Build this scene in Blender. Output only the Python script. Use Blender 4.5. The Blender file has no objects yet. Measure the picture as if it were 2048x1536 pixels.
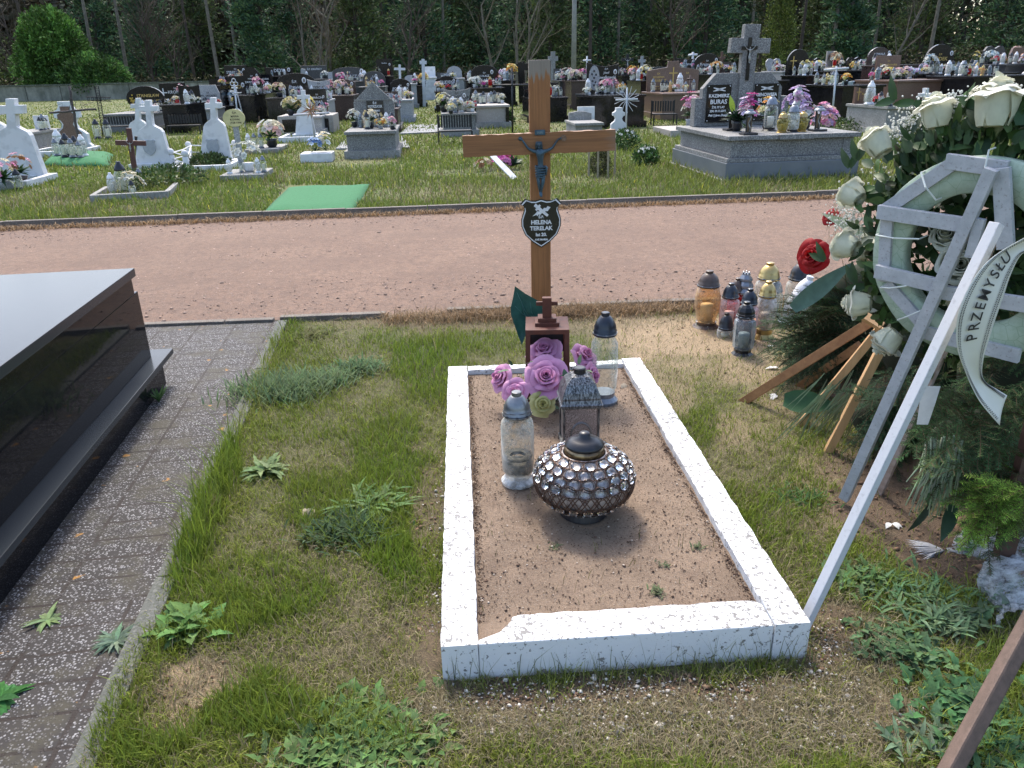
import bpy, bmesh, math, random
import numpy as np
from mathutils import Vector, Matrix
PI=math.pi; rad=math.radians
random.seed(7); RN=np.random.default_rng(7)
S=bpy.context.scene; C=S.collection
# ---------------------------------------------------------------- camera, sky, sun, exposure
H=1.6; F=1538.; PT=rad(22.1); RL=rad(1.35)
cd=bpy.data.cameras.new('camera'); cam=bpy.data.objects.new('camera',cd); C.objects.link(cam)
cam.matrix_world=Matrix.Translation((0,0,H))@Matrix.Rotation(PI/2-PT,4,'X')@Matrix.Rotation(-RL,4,'Z')
cd.sensor_width=36; cd.lens=F/2048*36; cd.clip_start=.05; cd.clip_end=1500
S.camera=cam
SUNV=Vector((.17,-.66,-1)).normalized()
el=math.asin(-SUNV.z); az=math.atan2(-SUNV.x,-SUNV.y)
W=bpy.data.worlds.new('World'); S.world=W; W.use_nodes=True
wn=W.node_tree; bg=wn.nodes['Background']; sk=wn.nodes.new('ShaderNodeTexSky')
sk.sky_type='NISHITA'; sk.sun_disc=False; sk.sun_elevation=el; sk.sun_rotation=az
sk.air_density=1.0; sk.dust_density=3.0; sk.ozone_density=.6
wn.links.new(sk.outputs[0],bg.inputs[0]); bg.inputs[1].default_value=.15
sl=bpy.data.lights.new('sun','SUN'); sl.energy=1.4; sl.angle=rad(9.0); sl.color=(1,.94,.84)
so=bpy.data.objects.new('sun',sl); C.objects.link(so); so.rotation_euler=SUNV.to_track_quat('-Z','Y').to_euler(); so.location=(0,0,30)
vs=S.view_settings; vs.view_transform='Standard'; vs.look='None'; vs.exposure=1.5; vs.gamma=1; vs.use_curve_mapping=False
S.cycles.max_bounces=7; S.cycles.transmission_bounces=6; S.cycles.transparent_max_bounces=8; S.cycles.glossy_bounces=3; S.cycles.diffuse_bounces=3
S.cycles.caustics_reflective=False; S.cycles.caustics_refractive=False; S.cycles.sample_clamp_indirect=6
# ---------------------------------------------------------------- photogrammetry: pixel of the 2048x1536 photo -> point in the place
def ray(x,y):
    u=x-1024; v=768-y; c,s=math.cos(RL),math.sin(RL)
    a=u*c+v*s; b=-u*s+v*c
    return (a, F*math.cos(PT)+b*math.sin(PT), -F*math.sin(PT)+b*math.cos(PT))
def sstep(a,b,x):
    t=np.clip((x-a)/(b-a),0,1); return t*t*(3-2*t)
def terr(x,y):
    return np.maximum(0,np.asarray(y,float)-17)*(.007+.012*sstep(-15,16,np.asarray(x,float)))
def G(x,y,z=0):
    d=ray(x,y); t=(z-H)/d[2]; return Vector((d[0]*t,d[1]*t,z))
def GT(x,y):
    d=ray(x,y); z=0
    for i in range(12):
        t=min((z-H)/min(d[2],-1e-3), 200/d[1]); z=float(terr(d[0]*t,d[1]*t))
    return Vector((d[0]*t,d[1]*t,z))
def at(x,y,Y):
    d=ray(x,y); t=Y/d[1]; return Vector((d[0]*t,Y,H+d[2]*t))
def mpp(x,y,Y):   # metres per photo pixel at that place
    p=at(x,y,Y); return (p.y*math.cos(PT)-(p.z-H)*math.sin(PT))/F
def pix(x,y,z=0):
    x=np.asarray(x,float); y=np.asarray(y,float); z=np.asarray(z,float)-H
    f=y*math.cos(PT)-z*math.sin(PT); up=y*math.sin(PT)+z*math.cos(PT)
    f=np.maximum(f,.05); u=x/f*F; v=up/f*F; c,s=math.cos(RL),math.sin(RL)
    return 1024+u*c-v*s, 768-(u*s+v*c)
# ---------------------------------------------------------------- materials
def NN(nt,typ,out=0,**kw):
    n=nt.nodes.new('ShaderNode'+typ)
    for k,v in kw.items():
        if k in ('operation','blend_type','data_type','feature','noise_dimensions','distance','attribute_name','wave_type','bands_direction','distribution','voronoi_dimensions','interpolation_type'):
            setattr(n,k,v); continue
        i=int(k[1:]) if k[0]=='i' and k[1:].isdigit() else k.replace('_',' ')
        s=n.inputs[i]
        if isinstance(v,bpy.types.NodeSocket): nt.links.new(v,s)
        elif isinstance(v,tuple) and len(v)==3 and s.type=='RGBA': s.default_value=(*v,1)
        else: s.default_value=v
    n_out=n.outputs[out] if out is not None else n
    return n_out
def newmat(name):
    m=bpy.data.materials.new(name); m.use_nodes=True; nt=m.node_tree
    return m,nt,nt.nodes['Principled BSDF']
def setp(nt,b,**kw):
    for k,v in kw.items():
        s=b.inputs[k.replace('_',' ')]
        if isinstance(v,bpy.types.NodeSocket): nt.links.new(v,s)
        elif isinstance(v,tuple) and len(v)==3 and s.type=='RGBA': s.default_value=(*v,1)
        else: s.default_value=v
def oc(nt): return nt.nodes.new('ShaderNodeTexCoord').outputs['Object']
def noise(nt,scale,detail=4,rough=.6,vec=None):
    return NN(nt,'TexNoise',Vector=vec or oc(nt),Scale=float(scale),Detail=float(detail),Roughness=rough)
def ramp(nt,f,a,b): return NN(nt,'MapRange',Value=f,From_Min=float(a),From_Max=float(b))
def mixc(nt,f,a,b): return NN(nt,'Mix',2,data_type='RGBA',i0=f,i6=a,i7=b)
def mul(nt,a,b): return NN(nt,'Math',operation='MULTIPLY',i0=a,i1=b)
def bump(nt,h,st=.3,dist=.01): return NN(nt,'Bump',Height=h,Strength=st,Distance=dist)
def jit(col,a,b):
    f=random.uniform(a,b); return [x*f*random.uniform(.9,1.1) for x in col]
def simple(name,col,col2=None,rough=.7,metal=0,ns=12,bm=0,bd=.003,spec=.5,coat=0,lo=.35,hi=.65):
    m,nt,b=newmat(name)
    n=noise(nt,ns)
    c=mixc(nt,ramp(nt,n,lo,hi),col,col2 or tuple(x*.8 for x in col))
    setp(nt,b,Base_Color=c,Roughness=rough,Metallic=float(metal),Coat_Weight=float(coat))
    b.inputs['Specular IOR Level'].default_value=spec
    if bm: setp(nt,b,Normal=bump(nt,noise(nt,ns*5,6),bm,bd))
    return m
def stone(name,base,sp1,sp2,scale=250,rough=.5,coat=0,bm=0,th=(.5,.62),big=.25):
    m,nt,b=newmat(name)
    n1=noise(nt,scale,2,.5); n2=noise(nt,scale*.6,2,.5,vec=NN(nt,'Mapping',Vector=oc(nt),Location=(3.1,1.7,.4)))
    c=mixc(nt,ramp(nt,n1,*th),base,sp1); c=mixc(nt,ramp(nt,n2,th[0]+.04,th[1]+.04),c,sp2)
    st=noise(nt,2.3,5); c=mixc(nt,mul(nt,ramp(nt,st,.4,.75),big),c,tuple(x*.45 for x in base))
    setp(nt,b,Base_Color=c,Roughness=rough,Coat_Weight=float(coat))
    if bm: setp(nt,b,Normal=bump(nt,n1,bm,.002))
    return m
def vcol(name,rough=.7,trans=0.,bm=0,spec=.3,var=.25,ns=60):
    m,nt,b=newmat(name)
    a=NN(nt,'Attribute',attribute_name='Col')
    c=a
    if var:
        n=ramp(nt,noise(nt,ns,3),.3,.7)
        c=NN(nt,'Mix',2,data_type='RGBA',blend_type='MULTIPLY',i0=float(var),i6=a,i7=NN(nt,'CombineColor',i0=n,i1=n,i2=n))
    setp(nt,b,Base_Color=c,Roughness=rough); b.inputs['Specular IOR Level'].default_value=spec
    if trans:
        t=nt.nodes.new('ShaderNodeBsdfTranslucent'); nt.links.new(c,t.inputs[0])
        mx=nt.nodes.new('ShaderNodeMixShader'); mx.inputs[0].default_value=trans
        nt.links.new(b.outputs[0],mx.inputs[1]); nt.links.new(t.outputs[0],mx.inputs[2])
        nt.links.new(mx.outputs[0],nt.nodes['Material Output'].inputs[0])
    return m
def glassm(name,col,rough=.08,tint=.45,ior=1.45):
    # thin jar wall: mostly see-through with a glossy coat and a little frosted dirt
    m,nt,b=newmat(name)
    tr=nt.nodes.new('ShaderNodeBsdfTransparent'); tr.inputs[0].default_value=(*col,1)
    n=noise(nt,30,5); 
    setp(nt,b,Base_Color=tuple(min(1,x*.8) for x in col),Roughness=rough)
    b.inputs['Specular IOR Level'].default_value=.8
    fr=NN(nt,'LayerWeight',1,Blend=.35)
    f=NN(nt,'Math',operation='ADD',i0=mul(nt,fr,.75),i1=mul(nt,ramp(nt,n,.35,.7),tint))
    mx=nt.nodes.new('ShaderNodeMixShader'); nt.links.new(f,mx.inputs[0])
    nt.links.new(tr.outputs[0],mx.inputs[1]); nt.links.new(b.outputs[0],mx.inputs[2])
    nt.links.new(mx.outputs[0],nt.nodes['Material Output'].inputs[0])
    return m
# ---------------------------------------------------------------- mesh builder
class MB:
    def __init__(s): s.v=[]; s.f=[]; s.c=[]; s.col=(.5,.5,.5); s.M=None; s.uc=False
    def setc(s,c): s.col=tuple(c); s.uc=True; return s
    def add(s,vs,fs,cs=None):
        o=len(s.v)
        for v in vs:
            s.v.append(tuple(s.M@Vector(v)) if s.M is not None else tuple(v))
        s.c+= [tuple(x) for x in cs] if cs is not None else [s.col]*len(vs)
        s.f+=[tuple(i+o for i in f) for f in fs]
        return s
    def box(s,c,d,rz=0,tp=1.):      # centre, full sizes, rotation z, taper of the top
        x,y,z=[a/2 for a in d]; R=Matrix.Rotation(rz,3,'Z') if not isinstance(rz,Matrix) else rz
        vs=[Vector(c)+R@Vector((sx*x*(tp if sz>0 else 1),sy*y*(tp if sz>0 else 1),sz*z)) for sz in(-1,1) for sy in(-1,1) for sx in(-1,1)]
        return s.add(vs,[(0,2,3,1),(4,5,7,6),(0,1,5,4),(2,6,7,3),(0,4,6,2),(1,3,7,5)])
    def prism(s,poly,y0,y1):        # outline in xz (counter-clockwise seen from -y), extruded along y
        n=len(poly)
        vs=[(x,y0,z) for x,z in poly]+[(x,y1,z) for x,z in poly]
        return s.add(vs,[tuple(range(n)),tuple(range(2*n-1,n-1,-1))]+[((i+1)%n,i,i+n,(i+1)%n+n) for i in range(n)])
    def slab(s,poly,z0,z1):         # outline in xy ccw
        n=len(poly)
        vs=[(x,y,z0) for x,y in poly]+[(x,y,z1) for x,y in poly]
        return s.add(vs,[tuple(range(n-1,-1,-1)),tuple(range(n,2*n))]+[(i,(i+1)%n,(i+1)%n+n,i+n) for i in range(n)])
    def lathe(s,prof,seg=20,c=(0,0,0),sq=(1,1),ph=0,cap=True,rib=0,ribn=0):
        vs=[];fs=[]
        for r,z in prof:
            for i in range(seg):
                a=2*PI*i/seg+ph; rr=r*(1+rib*math.cos(ribn*a)) if rib else r
                vs.append((c[0]+rr*math.cos(a)*sq[0],c[1]+rr*math.sin(a)*sq[1],c[2]+z))
        m=len(prof)
        for j in range(m-1):
            for i in range(seg):
                k=(i+1)%seg; fs.append((j*seg+i,j*seg+k,(j+1)*seg+k,(j+1)*seg+i))
        if cap:
            if prof[0][0]>1e-4: fs.append(tuple(range(seg-1,-1,-1)))
            if prof[-1][0]>1e-4: fs.append(tuple((m-1)*seg+i for i in range(seg)))
        return s.add(vs,fs)
    def tube(s,pts,rs,seg=6,cap=True):
        pts=[Vector(p) for p in pts]
        if not hasattr(rs,'__len__'): rs=[rs]*len(pts)
        vs=[];fs=[];up=None
        for i,p in enumerate(pts):
            d=(pts[min(i+1,len(pts)-1)]-pts[max(i-1,0)]).normalized()
            if up is None: up=Vector((0,0,1)) if abs(d.z)<.9 else Vector((1,0,0))
            a=d.cross(up).normalized(); b=a.cross(d).normalized(); up=b
            for k in range(seg):
                t=2*PI*k/seg; vs.append(p+a*(rs[i]*math.cos(t))+b*(rs[i]*math.sin(t)))
        for j in range(len(pts)-1):
            for i in range(seg):
                k=(i+1)%seg; fs.append((j*seg+i,j*seg+k,(j+1)*seg+k,(j+1)*seg+i))
        if cap: fs.append(tuple(range(seg-1,-1,-1))); fs.append(tuple((len(pts)-1)*seg+i for i in range(seg)))
        return s.add(vs,fs)
    def bar(s,a,b,w,t,up=(0,0,1),ends=(0,0)):    # lath from a to b, w wide, t thick (t along 'up' projected)
        a=Vector(a);b=Vector(b); d=(b-a); L=d.length; d.normalize(); a=a-d*ends[0]; b=b+d*ends[1]
        u=Vector(up); u=(u-d*u.dot(d)).normalized(); w_=d.cross(u)
        vs=[p+w_*(sx*w/2)+u*(sz*t/2) for p in (a,b) for sz in(-1,1) for sx in(-1,1)]
        return s.add(vs,[(0,1,3,2),(4,6,7,5),(0,4,5,1),(2,3,7,6),(0,2,6,4),(1,5,7,3)])
    def ball(s,c,r,seg=8,ring=5,sq=(1,1,1)):
        vs=[];fs=[]
        for j in range(ring+1):
            t=PI*j/ring
            for i in range(seg):
                a=2*PI*i/seg; vs.append((c[0]+r*sq[0]*math.sin(t)*math.cos(a),c[1]+r*sq[1]*math.sin(t)*math.sin(a),c[2]-r*sq[2]*math.cos(t)))
        for j in range(ring):
            for i in range(seg):
                k=(i+1)%seg; fs.append((j*seg+i,j*seg+k,(j+1)*seg+k,(j+1)*seg+i))
        return s.add(vs,fs)
    def blade(s,p,d,n,L,w,seg=3,curl=.3,prof=None,fold=0):   # leaf strip: start p, direction d, face normal n
        p=Vector(p);d=Vector(d).normalized();n=Vector(n);n=(n-d*n.dot(d)).normalized(); q=d.cross(n)
        vs=[];fs=[]
        pos=p.copy(); dd=d.copy(); nn=n.copy()
        for i in range(seg+1):
            t=i/seg; ww=w*(prof(t) if prof else math.sin(PI*min(1,.12+.88*t)**.8))/2
            vs+= [pos-q*ww+nn*fold*ww, pos, pos+q*ww+nn*fold*ww]
            R=Matrix.Rotation(-curl/seg,3,q); dd=R@dd; nn=R@nn; pos=pos+dd*(L/seg)
        for i in range(seg):
            a=i*3; fs+=[(a,a+1,a+4,a+3),(a+1,a+2,a+5,a+4)]
        return s.add(vs,fs)
    def build(s,name,mat,parent=None,smooth=False,bevel=0,loc=None,rz=0):
        me=bpy.data.meshes.new(name); me.from_pydata(s.v,[],s.f)
        if s.uc:
            a=me.attributes.new('Col','FLOAT_COLOR','POINT')
            a.data.foreach_set('color',np.array([(*c[:3],1) for c in s.c],dtype=np.float32).ravel())
        if bevel:
            bm=bmesh.new(); bm.from_mesh(me)
            bmesh.ops.bevel(bm,geom=[e for e in bm.edges if e.is_manifold and e.calc_face_angle(0)>.5],offset=bevel,segments=2,affect='EDGES',profile=.6)
            bm.to_mesh(me); bm.free()
        if smooth:
            me.polygons.foreach_set('use_smooth',[True]*len(me.polygons))
        me.materials.append(mat); me.update()
        o=bpy.data.objects.new(name,me); C.objects.link(o); o.parent=parent
        if loc is not None: o.location=loc
        if rz: o.rotation_euler=(0,0,rz)
        return o
def tag(o,label=None,cat=None,group=None,kind=None):
    if label: o['label']=label
    if cat: o['category']=cat
    if group: o['group']=group
    if kind: o['kind']=kind
    return o
def thing(name,label,cat,loc=(0,0,0),rz=0,group=None):
    o=bpy.data.objects.new(name,None); C.objects.link(o); o.location=loc; o.rotation_euler=(0,0,rz); o.empty_display_size=.1
    return tag(o,label,cat,group)
def dup(root,loc,rz=None,label=None,group=None,sc=None):
    def rec(o,par):
        c=o.copy(); C.objects.link(c)
        if par is not None: c.parent=par
        for ch in list(o.children): rec(ch,c)
        return c
    r=rec(root,None); r.location=loc
    if rz is not None: r.rotation_euler=(0,0,rz)
    if sc: r.scale=(sc,)*3 if not hasattr(sc,'__len__') else sc
    if label: r['label']=label
    if group: r['group']=group
    return r
def npmesh(name,V,Fq,col,mat,parent=None,smooth=False):
    """V (n,3); Fq list of int arrays (m,k)"""
    me=bpy.data.meshes.new(name); me.vertices.add(len(V)); me.vertices.foreach_set('co',V.astype(np.float32).ravel())
    nl=sum(f.size for f in Fq); npoly=sum(len(f) for f in Fq)
    me.loops.add(nl); me.polygons.add(npoly)
    me.loops.foreach_set('vertex_index',np.concatenate([f.ravel() for f in Fq]).astype(np.int32))
    tot=np.concatenate([np.full(len(f),f.shape[1]) for f in Fq]); st=np.concatenate([[0],np.cumsum(tot)[:-1]])
    me.polygons.foreach_set('loop_start',st.astype(np.int32))
    if col is not None:
        a=me.attributes.new('Col','FLOAT_COLOR','POINT'); cc=np.ones((len(V),4),np.float32); cc[:,:3]=col; a.data.foreach_set('color',cc.ravel())
    me.update(calc_edges=True)
    if smooth: me.polygons.foreach_set('use_smooth',[True]*npoly)
    me.materials.append(mat)
    o=bpy.data.objects.new(name,me); C.objects.link(o); o.parent=parent
    return o
FONT_CACHE={}
def text(txt,size,mat,parent,loc,off=.0,face='front',name='lettering',al='CENTER',sx=1.,tilt=0,ext=.0006,mw=None,font='r'):
    cu=bpy.data.curves.new('t','FONT'); cu.body=txt; cu.size=size; cu.align_x=al; cu.extrude=ext; cu.offset=off; cu.resolution_u=2
    if font=='i': cu.shear=.35
    o=bpy.data.objects.new('t',cu); C.objects.link(o); 
    dg=bpy.context.evaluated_depsgraph_get(); me=bpy.data.meshes.new_from_object(o.evaluated_get(dg)); bpy.data.objects.remove(o); bpy.data.curves.remove(cu)
    if mw:
        xs=[v.co.x for v in me.vertices]
        if xs and max(xs)-min(xs)>mw: sx=sx*mw/(max(xs)-min(xs))
    M=Matrix.Translation(loc)@Matrix.Rotation(tilt,4,'Y')@Matrix.Rotation(PI/2,4,'X')@Matrix.Diagonal((sx,1,1,1))
    me.transform(M); me.materials.clear(); me.materials.append(mat)
    q=bpy.data.objects.new(name,me); C.objects.link(q); q.parent=parent; return q
def noise2(x,y,s,seed=0,oct=3):
    """cheap value noise in numpy"""
    r=0;amp=1;tot=0
    for k in range(oct):
        X=x*s*2**k+seed*17.3+100; Y=y*s*2**k+seed*5.7+100
        xi=np.floor(X);yi=np.floor(Y);fx=X-xi;fy=Y-yi;fx=fx*fx*(3-2*fx);fy=fy*fy*(3-2*fy)
        h=lambda a,b:np.modf(np.abs(np.sin(a*127.1+b*311.7+seed*3.1)*43758.5453))[0]
        v=(h(xi,yi)*(1-fx)+h(xi+1,yi)*fx)*(1-fy)+(h(xi,yi+1)*(1-fx)+h(xi+1,yi+1)*fx)*fy
        r=r+v*amp;tot+=amp;amp*=.5
    return r/tot
# ---------------------------------------------------------------- the setting: ground, path, kerbs, paving, lawn
GREEN=np.array((.185,.235,.030)); LUSH=np.array((.145,.230,.026)); STRAW=np.array((.28,.235,.14)); SOIL=np.array((.135,.095,.062)); SAND=np.array((.36,.275,.175)); OLIVE=np.array((.24,.235,.055))
# patches: px,py,rx,ry,kind,strength  (photo pixels, projected to the ground)
PATCH=[(1400,680,190,50,'sand',.95),(1560,730,160,50,'sand',.7),(1310,650,120,26,'sand',.6),(1750,1010,110,90,'soil',1.),(1700,930,60,40,'soil',.7),(1950,1100,220,70,'soil',1.),(1640,960,60,60,'sand',.4),
 (390,1375,120,45,'sand',.95),(310,1420,80,50,'sand',.7),(850,1300,40,80,'soil',.8),(800,1290,50,50,'soil',.45),(860,1030,28,130,'soil',.6),(1240,1385,420,26,'soil',.9),(1640,1290,70,80,'soil',.8),(1810,1430,60,40,'sand',.9),
 (1920,1250,70,40,'soil',.5),(1470,870,60,40,'sand',.5),(1640,1060,50,40,'sand',.5),(1700,1180,60,50,'straw',.7),(1240,1420,380,30,'sand',.35),(1500,1390,110,30,'soil',.8),(1570,1290,60,60,'soil',.6),(1340,760,60,80,'sand',.45),(1560,800,60,30,'sand',.5),(1530,860,90,60,'sand',.3),(1620,1000,70,50,'sand',.35),(1890,1480,60,40,'sand',.6),
 (1000,640,330,26,'straw',1.),(1250,645,120,24,'straw',.8),(1250,1450,420,60,'straw',.9),(1700,1330,90,150,'straw',.8),(700,1250,130,60,'straw',.5),(760,1180,90,40,'straw',.35),(620,1100,120,50,'straw',.4),(640,1330,160,60,'straw',.45),
 (600,1180,110,40,'straw',.3),(1130,1500,260,60,'straw',.6),(1450,1480,260,60,'straw',.8),(1650,1480,160,70,'straw',.6),(480,1350,90,50,'straw',.6),(870,1400,60,50,'straw',.5),(1480,960,80,60,'straw',.35),(1560,1120,80,80,'straw',.4),
 (430,900,34,190,'lush',1.),(370,1080,48,120,'lush',1.),(560,670,46,40,'lush',.8),(610,770,90,70,'lush',.4),(860,740,75,70,'lush',.9),(960,690,160,20,'lush',.5),(780,940,80,120,'lush',.7),(700,1030,130,80,'lush',.7),(820,1120,60,90,'lush',.6),
 (420,1430,230,70,'lush',.9),(250,1500,110,60,'lush',.8),(700,1480,110,60,'lush',.8),(1120,1430,60,60,'lush',.35),(560,1180,100,60,'lush',.5),(460,1230,110,60,'lush',.6),(1400,870,70,50,'lush',.5),(1480,1040,90,60,'lush',.5),(1590,1000,60,80,'lush',.5),
 (1960,1500,120,60,'lush',.6),(1850,1180,200,70,'lush',.5),(1340,1080,30,30,'lush',.2),(1290,620,60,20,'lush',.6),(1060,1530,110,40,'lush',.5),(1990,1380,80,60,'lush',.5),(660,860,120,50,'lush',.3),(1600,900,60,40,'lush',.3)]
def masks(x,y):
    px,py=pix(x,y)
    jx=(noise2(x,y,6,1)-.5)*90*1.5/np.maximum(y,1); jy=(noise2(x,y,6,2)-.5)*60*1.5/np.maximum(y,1)
    m={k:np.zeros_like(px) for k in('sand','soil','straw','lush')}
    for a,b,rx,ry,k,s in PATCH:
        d=((px+jx*2-a)/rx)**2+((py+jy*2-b)/ry)**2
        m[k]=np.maximum(m[k],s*np.clip(1.55-d,0,1))
    m['straw']=np.clip(m['straw']*.72+.12*sstep(.55,.78,noise2(x,y,1.7,5)),0,1)
    m['lush']=np.clip(m['lush']+.45*sstep(.55,.75,noise2(x,y,2.1,9))*(1-m['straw']),0,1)
    m['lush']=m['lush']*(1-.9*np.maximum(m['sand'],m['soil']))
    return m
gm,nt,b=newmat('ground')
n1=noise(nt,.6,6); n2=noise(nt,7,8,.7); n3=noise(nt,45,5,.7)
c=mixc(nt,ramp(nt,n1,.40,.62),(.085,.115,.028),(.15,.15,.055)); c=mixc(nt,mul(nt,ramp(nt,n2,.48,.66),.6),c,(.14,.135,.05)); c=mixc(nt,mul(nt,ramp(nt,n3,.42,.7),.6),c,(.045,.055,.018))
setp(nt,b,Base_Color=c,Roughness=.95,Normal=bump(nt,n3,.8,.02))
xs=np.concatenate([np.linspace(-400,-60,12),np.linspace(-55,55,56),np.linspace(60,400,12)]); ys=np.concatenate([np.linspace(-40,4,8),np.linspace(6,100,60),np.linspace(110,600,14)])
X,Y=np.meshgrid(xs,ys); Z=terr(X,np.minimum(Y,110)); V=np.stack([X.ravel(),Y.ravel(),Z.ravel()],1)
i=np.arange(len(ys)-1)[:,None]*len(xs)+np.arange(len(xs)-1)[None]; i=i.ravel()
tag(npmesh('ground',V,[np.stack([i,i+1,i+1+len(xs),i+len(xs)],1)],None,gm,smooth=True),kind='structure')
# near lawn soil sheet with its own colours (soil, sand, thatch)
lm,nt,b=newmat('lawn_soil')
a=NN(nt,'Attribute',attribute_name='Col'); g1=noise(nt,160,5,.75); g2=NN(nt,'TexVoronoi',Vector=oc(nt),Scale=190.)
c=NN(nt,'Mix',2,data_type='RGBA',blend_type='MULTIPLY',i0=.75,i6=a,i7=mixc(nt,ramp(nt,g1,.33,.62),(.3,.27,.24),(1.25,1.2,1.15)))
setp(nt,b,Base_Color=c,Roughness=.95,Normal=bump(nt,g1,.9,.01))
xs=np.arange(-1.72,3.6,.02); ys=np.arange(1.0,5.28,.02); X,Y=np.meshgrid(xs,ys); m=masks(X,Y)
col=np.ones(X.shape+(3,))*np.array((.095,.10,.036))
for k,cc in(('lush',np.array((.05,.065,.02))),('straw',np.array((.17,.135,.08))),('sand',SAND),('soil',SOIL)): col=col*(1-m[k][...,None])+cc*m[k][...,None]
left=-1.06-(Y-1.41)*.137
Z=.004+.012*noise2(X,Y,3,3)+.02*m['soil']*np.exp(-((X+.26)**2+(Y-1.78)**2)/.02)+.03*np.exp(-(((X-2.05)/.75)**2+((Y-3.1)/1.15)**2)**1.6)
Z[X<left-.02]=-.02
V=np.stack([X.ravel(),Y.ravel(),Z.ravel()],1); i=(np.arange(len(ys)-1)[:,None]*len(xs)+np.arange(len(xs)-1)[None]).ravel()
tag(npmesh('ground_lawn',V,[np.stack([i,i+1,i+1+len(xs),i+len(xs)],1)],col.reshape(-1,3),lm,smooth=True),kind='structure')
def lawnz(x,y): return .004+.012*noise2(x,y,3,3)+.03*np.exp(-(((x-2.05)/.75)**2+((y-3.1)/1.15)**2)**1.6)
# path
pm,nt,b=newmat('path_gravel')
o=oc(nt); n1=noise(nt,1.1,5); n2=noise(nt,30,8,.75); n3=noise(nt,150,3,.6); v=NN(nt,'TexVoronoi',Vector=o,Scale=75.)
c=mixc(nt,ramp(nt,n1,.35,.7),(.205,.128,.086),(.150,.090,.060)); c=mixc(nt,mul(nt,ramp(nt,n2,.44,.62),.8),c,(.085,.058,.045)); c=mixc(nt,ramp(nt,v,.12,.03),c,(.36,.29,.25)); c=mixc(nt,mul(nt,ramp(nt,n3,.56,.68),.7),c,(.33,.255,.215))
n4=noise(nt,11,5,.75); c=mixc(nt,mul(nt,ramp(nt,n4,.50,.64),.5),c,(.080,.052,.040)); c=mixc(nt,mul(nt,ramp(nt,noise(nt,55,4,.7),.55,.66),.5),c,(.27,.19,.15))
ed=mul(nt,ramp(nt,noise(nt,1.2,8,.75,vec=NN(nt,'Mapping',Vector=oc(nt),Scale=(.35,1.6,1))),.50,.66),.55); c=mixc(nt,ed,c,(.13,.085,.062))
setp(nt,b,Base_Color=c,Roughness=.95,Normal=bump(nt,NN(nt,'Math',operation='ADD',i0=n2,i1=mul(nt,n3,.5)),.55,.02))
pn=lambda x:5.315+.05*x; pf=lambda x:9.76+.088*x
xs=np.linspace(-16,16,65); ts=np.linspace(0,1,30); X=np.tile(xs,(30,1)); Y=pn(X)*(1-ts[:,None])+pf(X)*ts[:,None]; Z=.006+.02*noise2(X,Y,1.5,4)*np.sin(PI*ts[:,None])
V=np.stack([X.ravel(),Y.ravel(),Z.ravel()],1); i=(np.arange(29)[:,None]*65+np.arange(64)[None]).ravel()
tag(npmesh('path',V,[np.stack([i,i+1,i+66,i+65],1)],None,pm,smooth=True),kind='structure')
kc=stone('kerb_concrete',(.17,.145,.12),(.10,.08,.065),(.24,.22,.19),scale=120,rough=.9,bm=.4,big=.8)
kg=stone('edging_concrete',(.105,.11,.098),(.065,.07,.058),(.16,.165,.15),scale=140,rough=.9,bm=.3,big=.6)
def kerb(name,x0,x1,fy,h,w,step=1.0,mat=kc,gap=None):
    mb=MB(); x=x0
    while x<x1-1e-3:
        xe=min(x+step,x1)
        if not(gap and gap[0]<x<gap[1]):
            a=Vector((x+.004,fy(x),0)); e=Vector((xe-.004,fy(xe),0)); c_=(a+e)/2; ang=math.atan2(e.y-a.y,e.x-a.x)
            mb.box((c_.x,c_.y,h/2-.05+random.uniform(-.004,.004)),((e-a).length,w,h+.1),ang+random.uniform(-.004,.004))
        x=xe
    return tag(mb.build(name,mat,bevel=.006),kind='structure')
kerb('kerb',-14,14,lambda x:pf(x)+.03,.085,.07)
kerb('kerb',-1.62,-.88,lambda x:pn(x)-.035,.05,.06,mat=kc)
kerb('kerb',-.45,4.6,lambda x:pn(x)-.035,.055,.06,mat=kc)
kerb('kerb',-7,-1.66,lambda x:pn(x)-.035,.035,.06,mat=kc)
# paving slabs of washed aggregate, left
pv,nt,b=newmat('washed_aggregate')
o=NN(nt,'Mapping',Vector=oc(nt),Rotation=(0,0,-rad(7.3)))
v=NN(nt,'TexVoronoi',Vector=oc(nt),Scale=125.); vc=NN(nt,'TexVoronoi',1,Vector=oc(nt),Scale=125.)
hs=NN(nt,'SeparateColor',0,i0=vc); dk=noise(nt,2.2,6,.65); 
white=mul(nt,ramp(nt,v,.50,.36),NN(nt,'Math',operation='GREATER_THAN',i0=hs,i1=.30))
dim=mixc(nt,NN(nt,'SeparateColor',1,i0=vc),(.32,.32,.33),(.055,.048,.047))
c=mixc(nt,ramp(nt,dk,.38,.62),(.026,.023,.023),(.014,.012,.012)); c=mixc(nt,white,c,dim)
mo=noise(nt,5,7,.7); c=mixc(nt,mul(nt,ramp(nt,mo,.50,.62),.8),c,(.045,.040,.025))
li=noise(nt,11,3,.5,vec=NN(nt,'Mapping',Vector=oc(nt),Location=(5,2,0))); c=mixc(nt,ramp(nt,li,.68,.71),c,(.30,.15,.03))
sx=NN(nt,'SeparateXYZ',0,i0=o); sy=NN(nt,'SeparateXYZ',1,i0=o)
def joint(nt,s,per,w):
    f=NN(nt,'Math',operation='FRACT',i0=NN(nt,'Math',operation='DIVIDE',i0=s,i1=per)); return NN(nt,'Math',operation='LESS_THAN',i0=f,i1=w/per)
row=NN(nt,'Math',operation='FLOOR',i0=NN(nt,'Math',operation='DIVIDE',i0=sy,i1=.125)); sh=mul(nt,row,.0)
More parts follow.
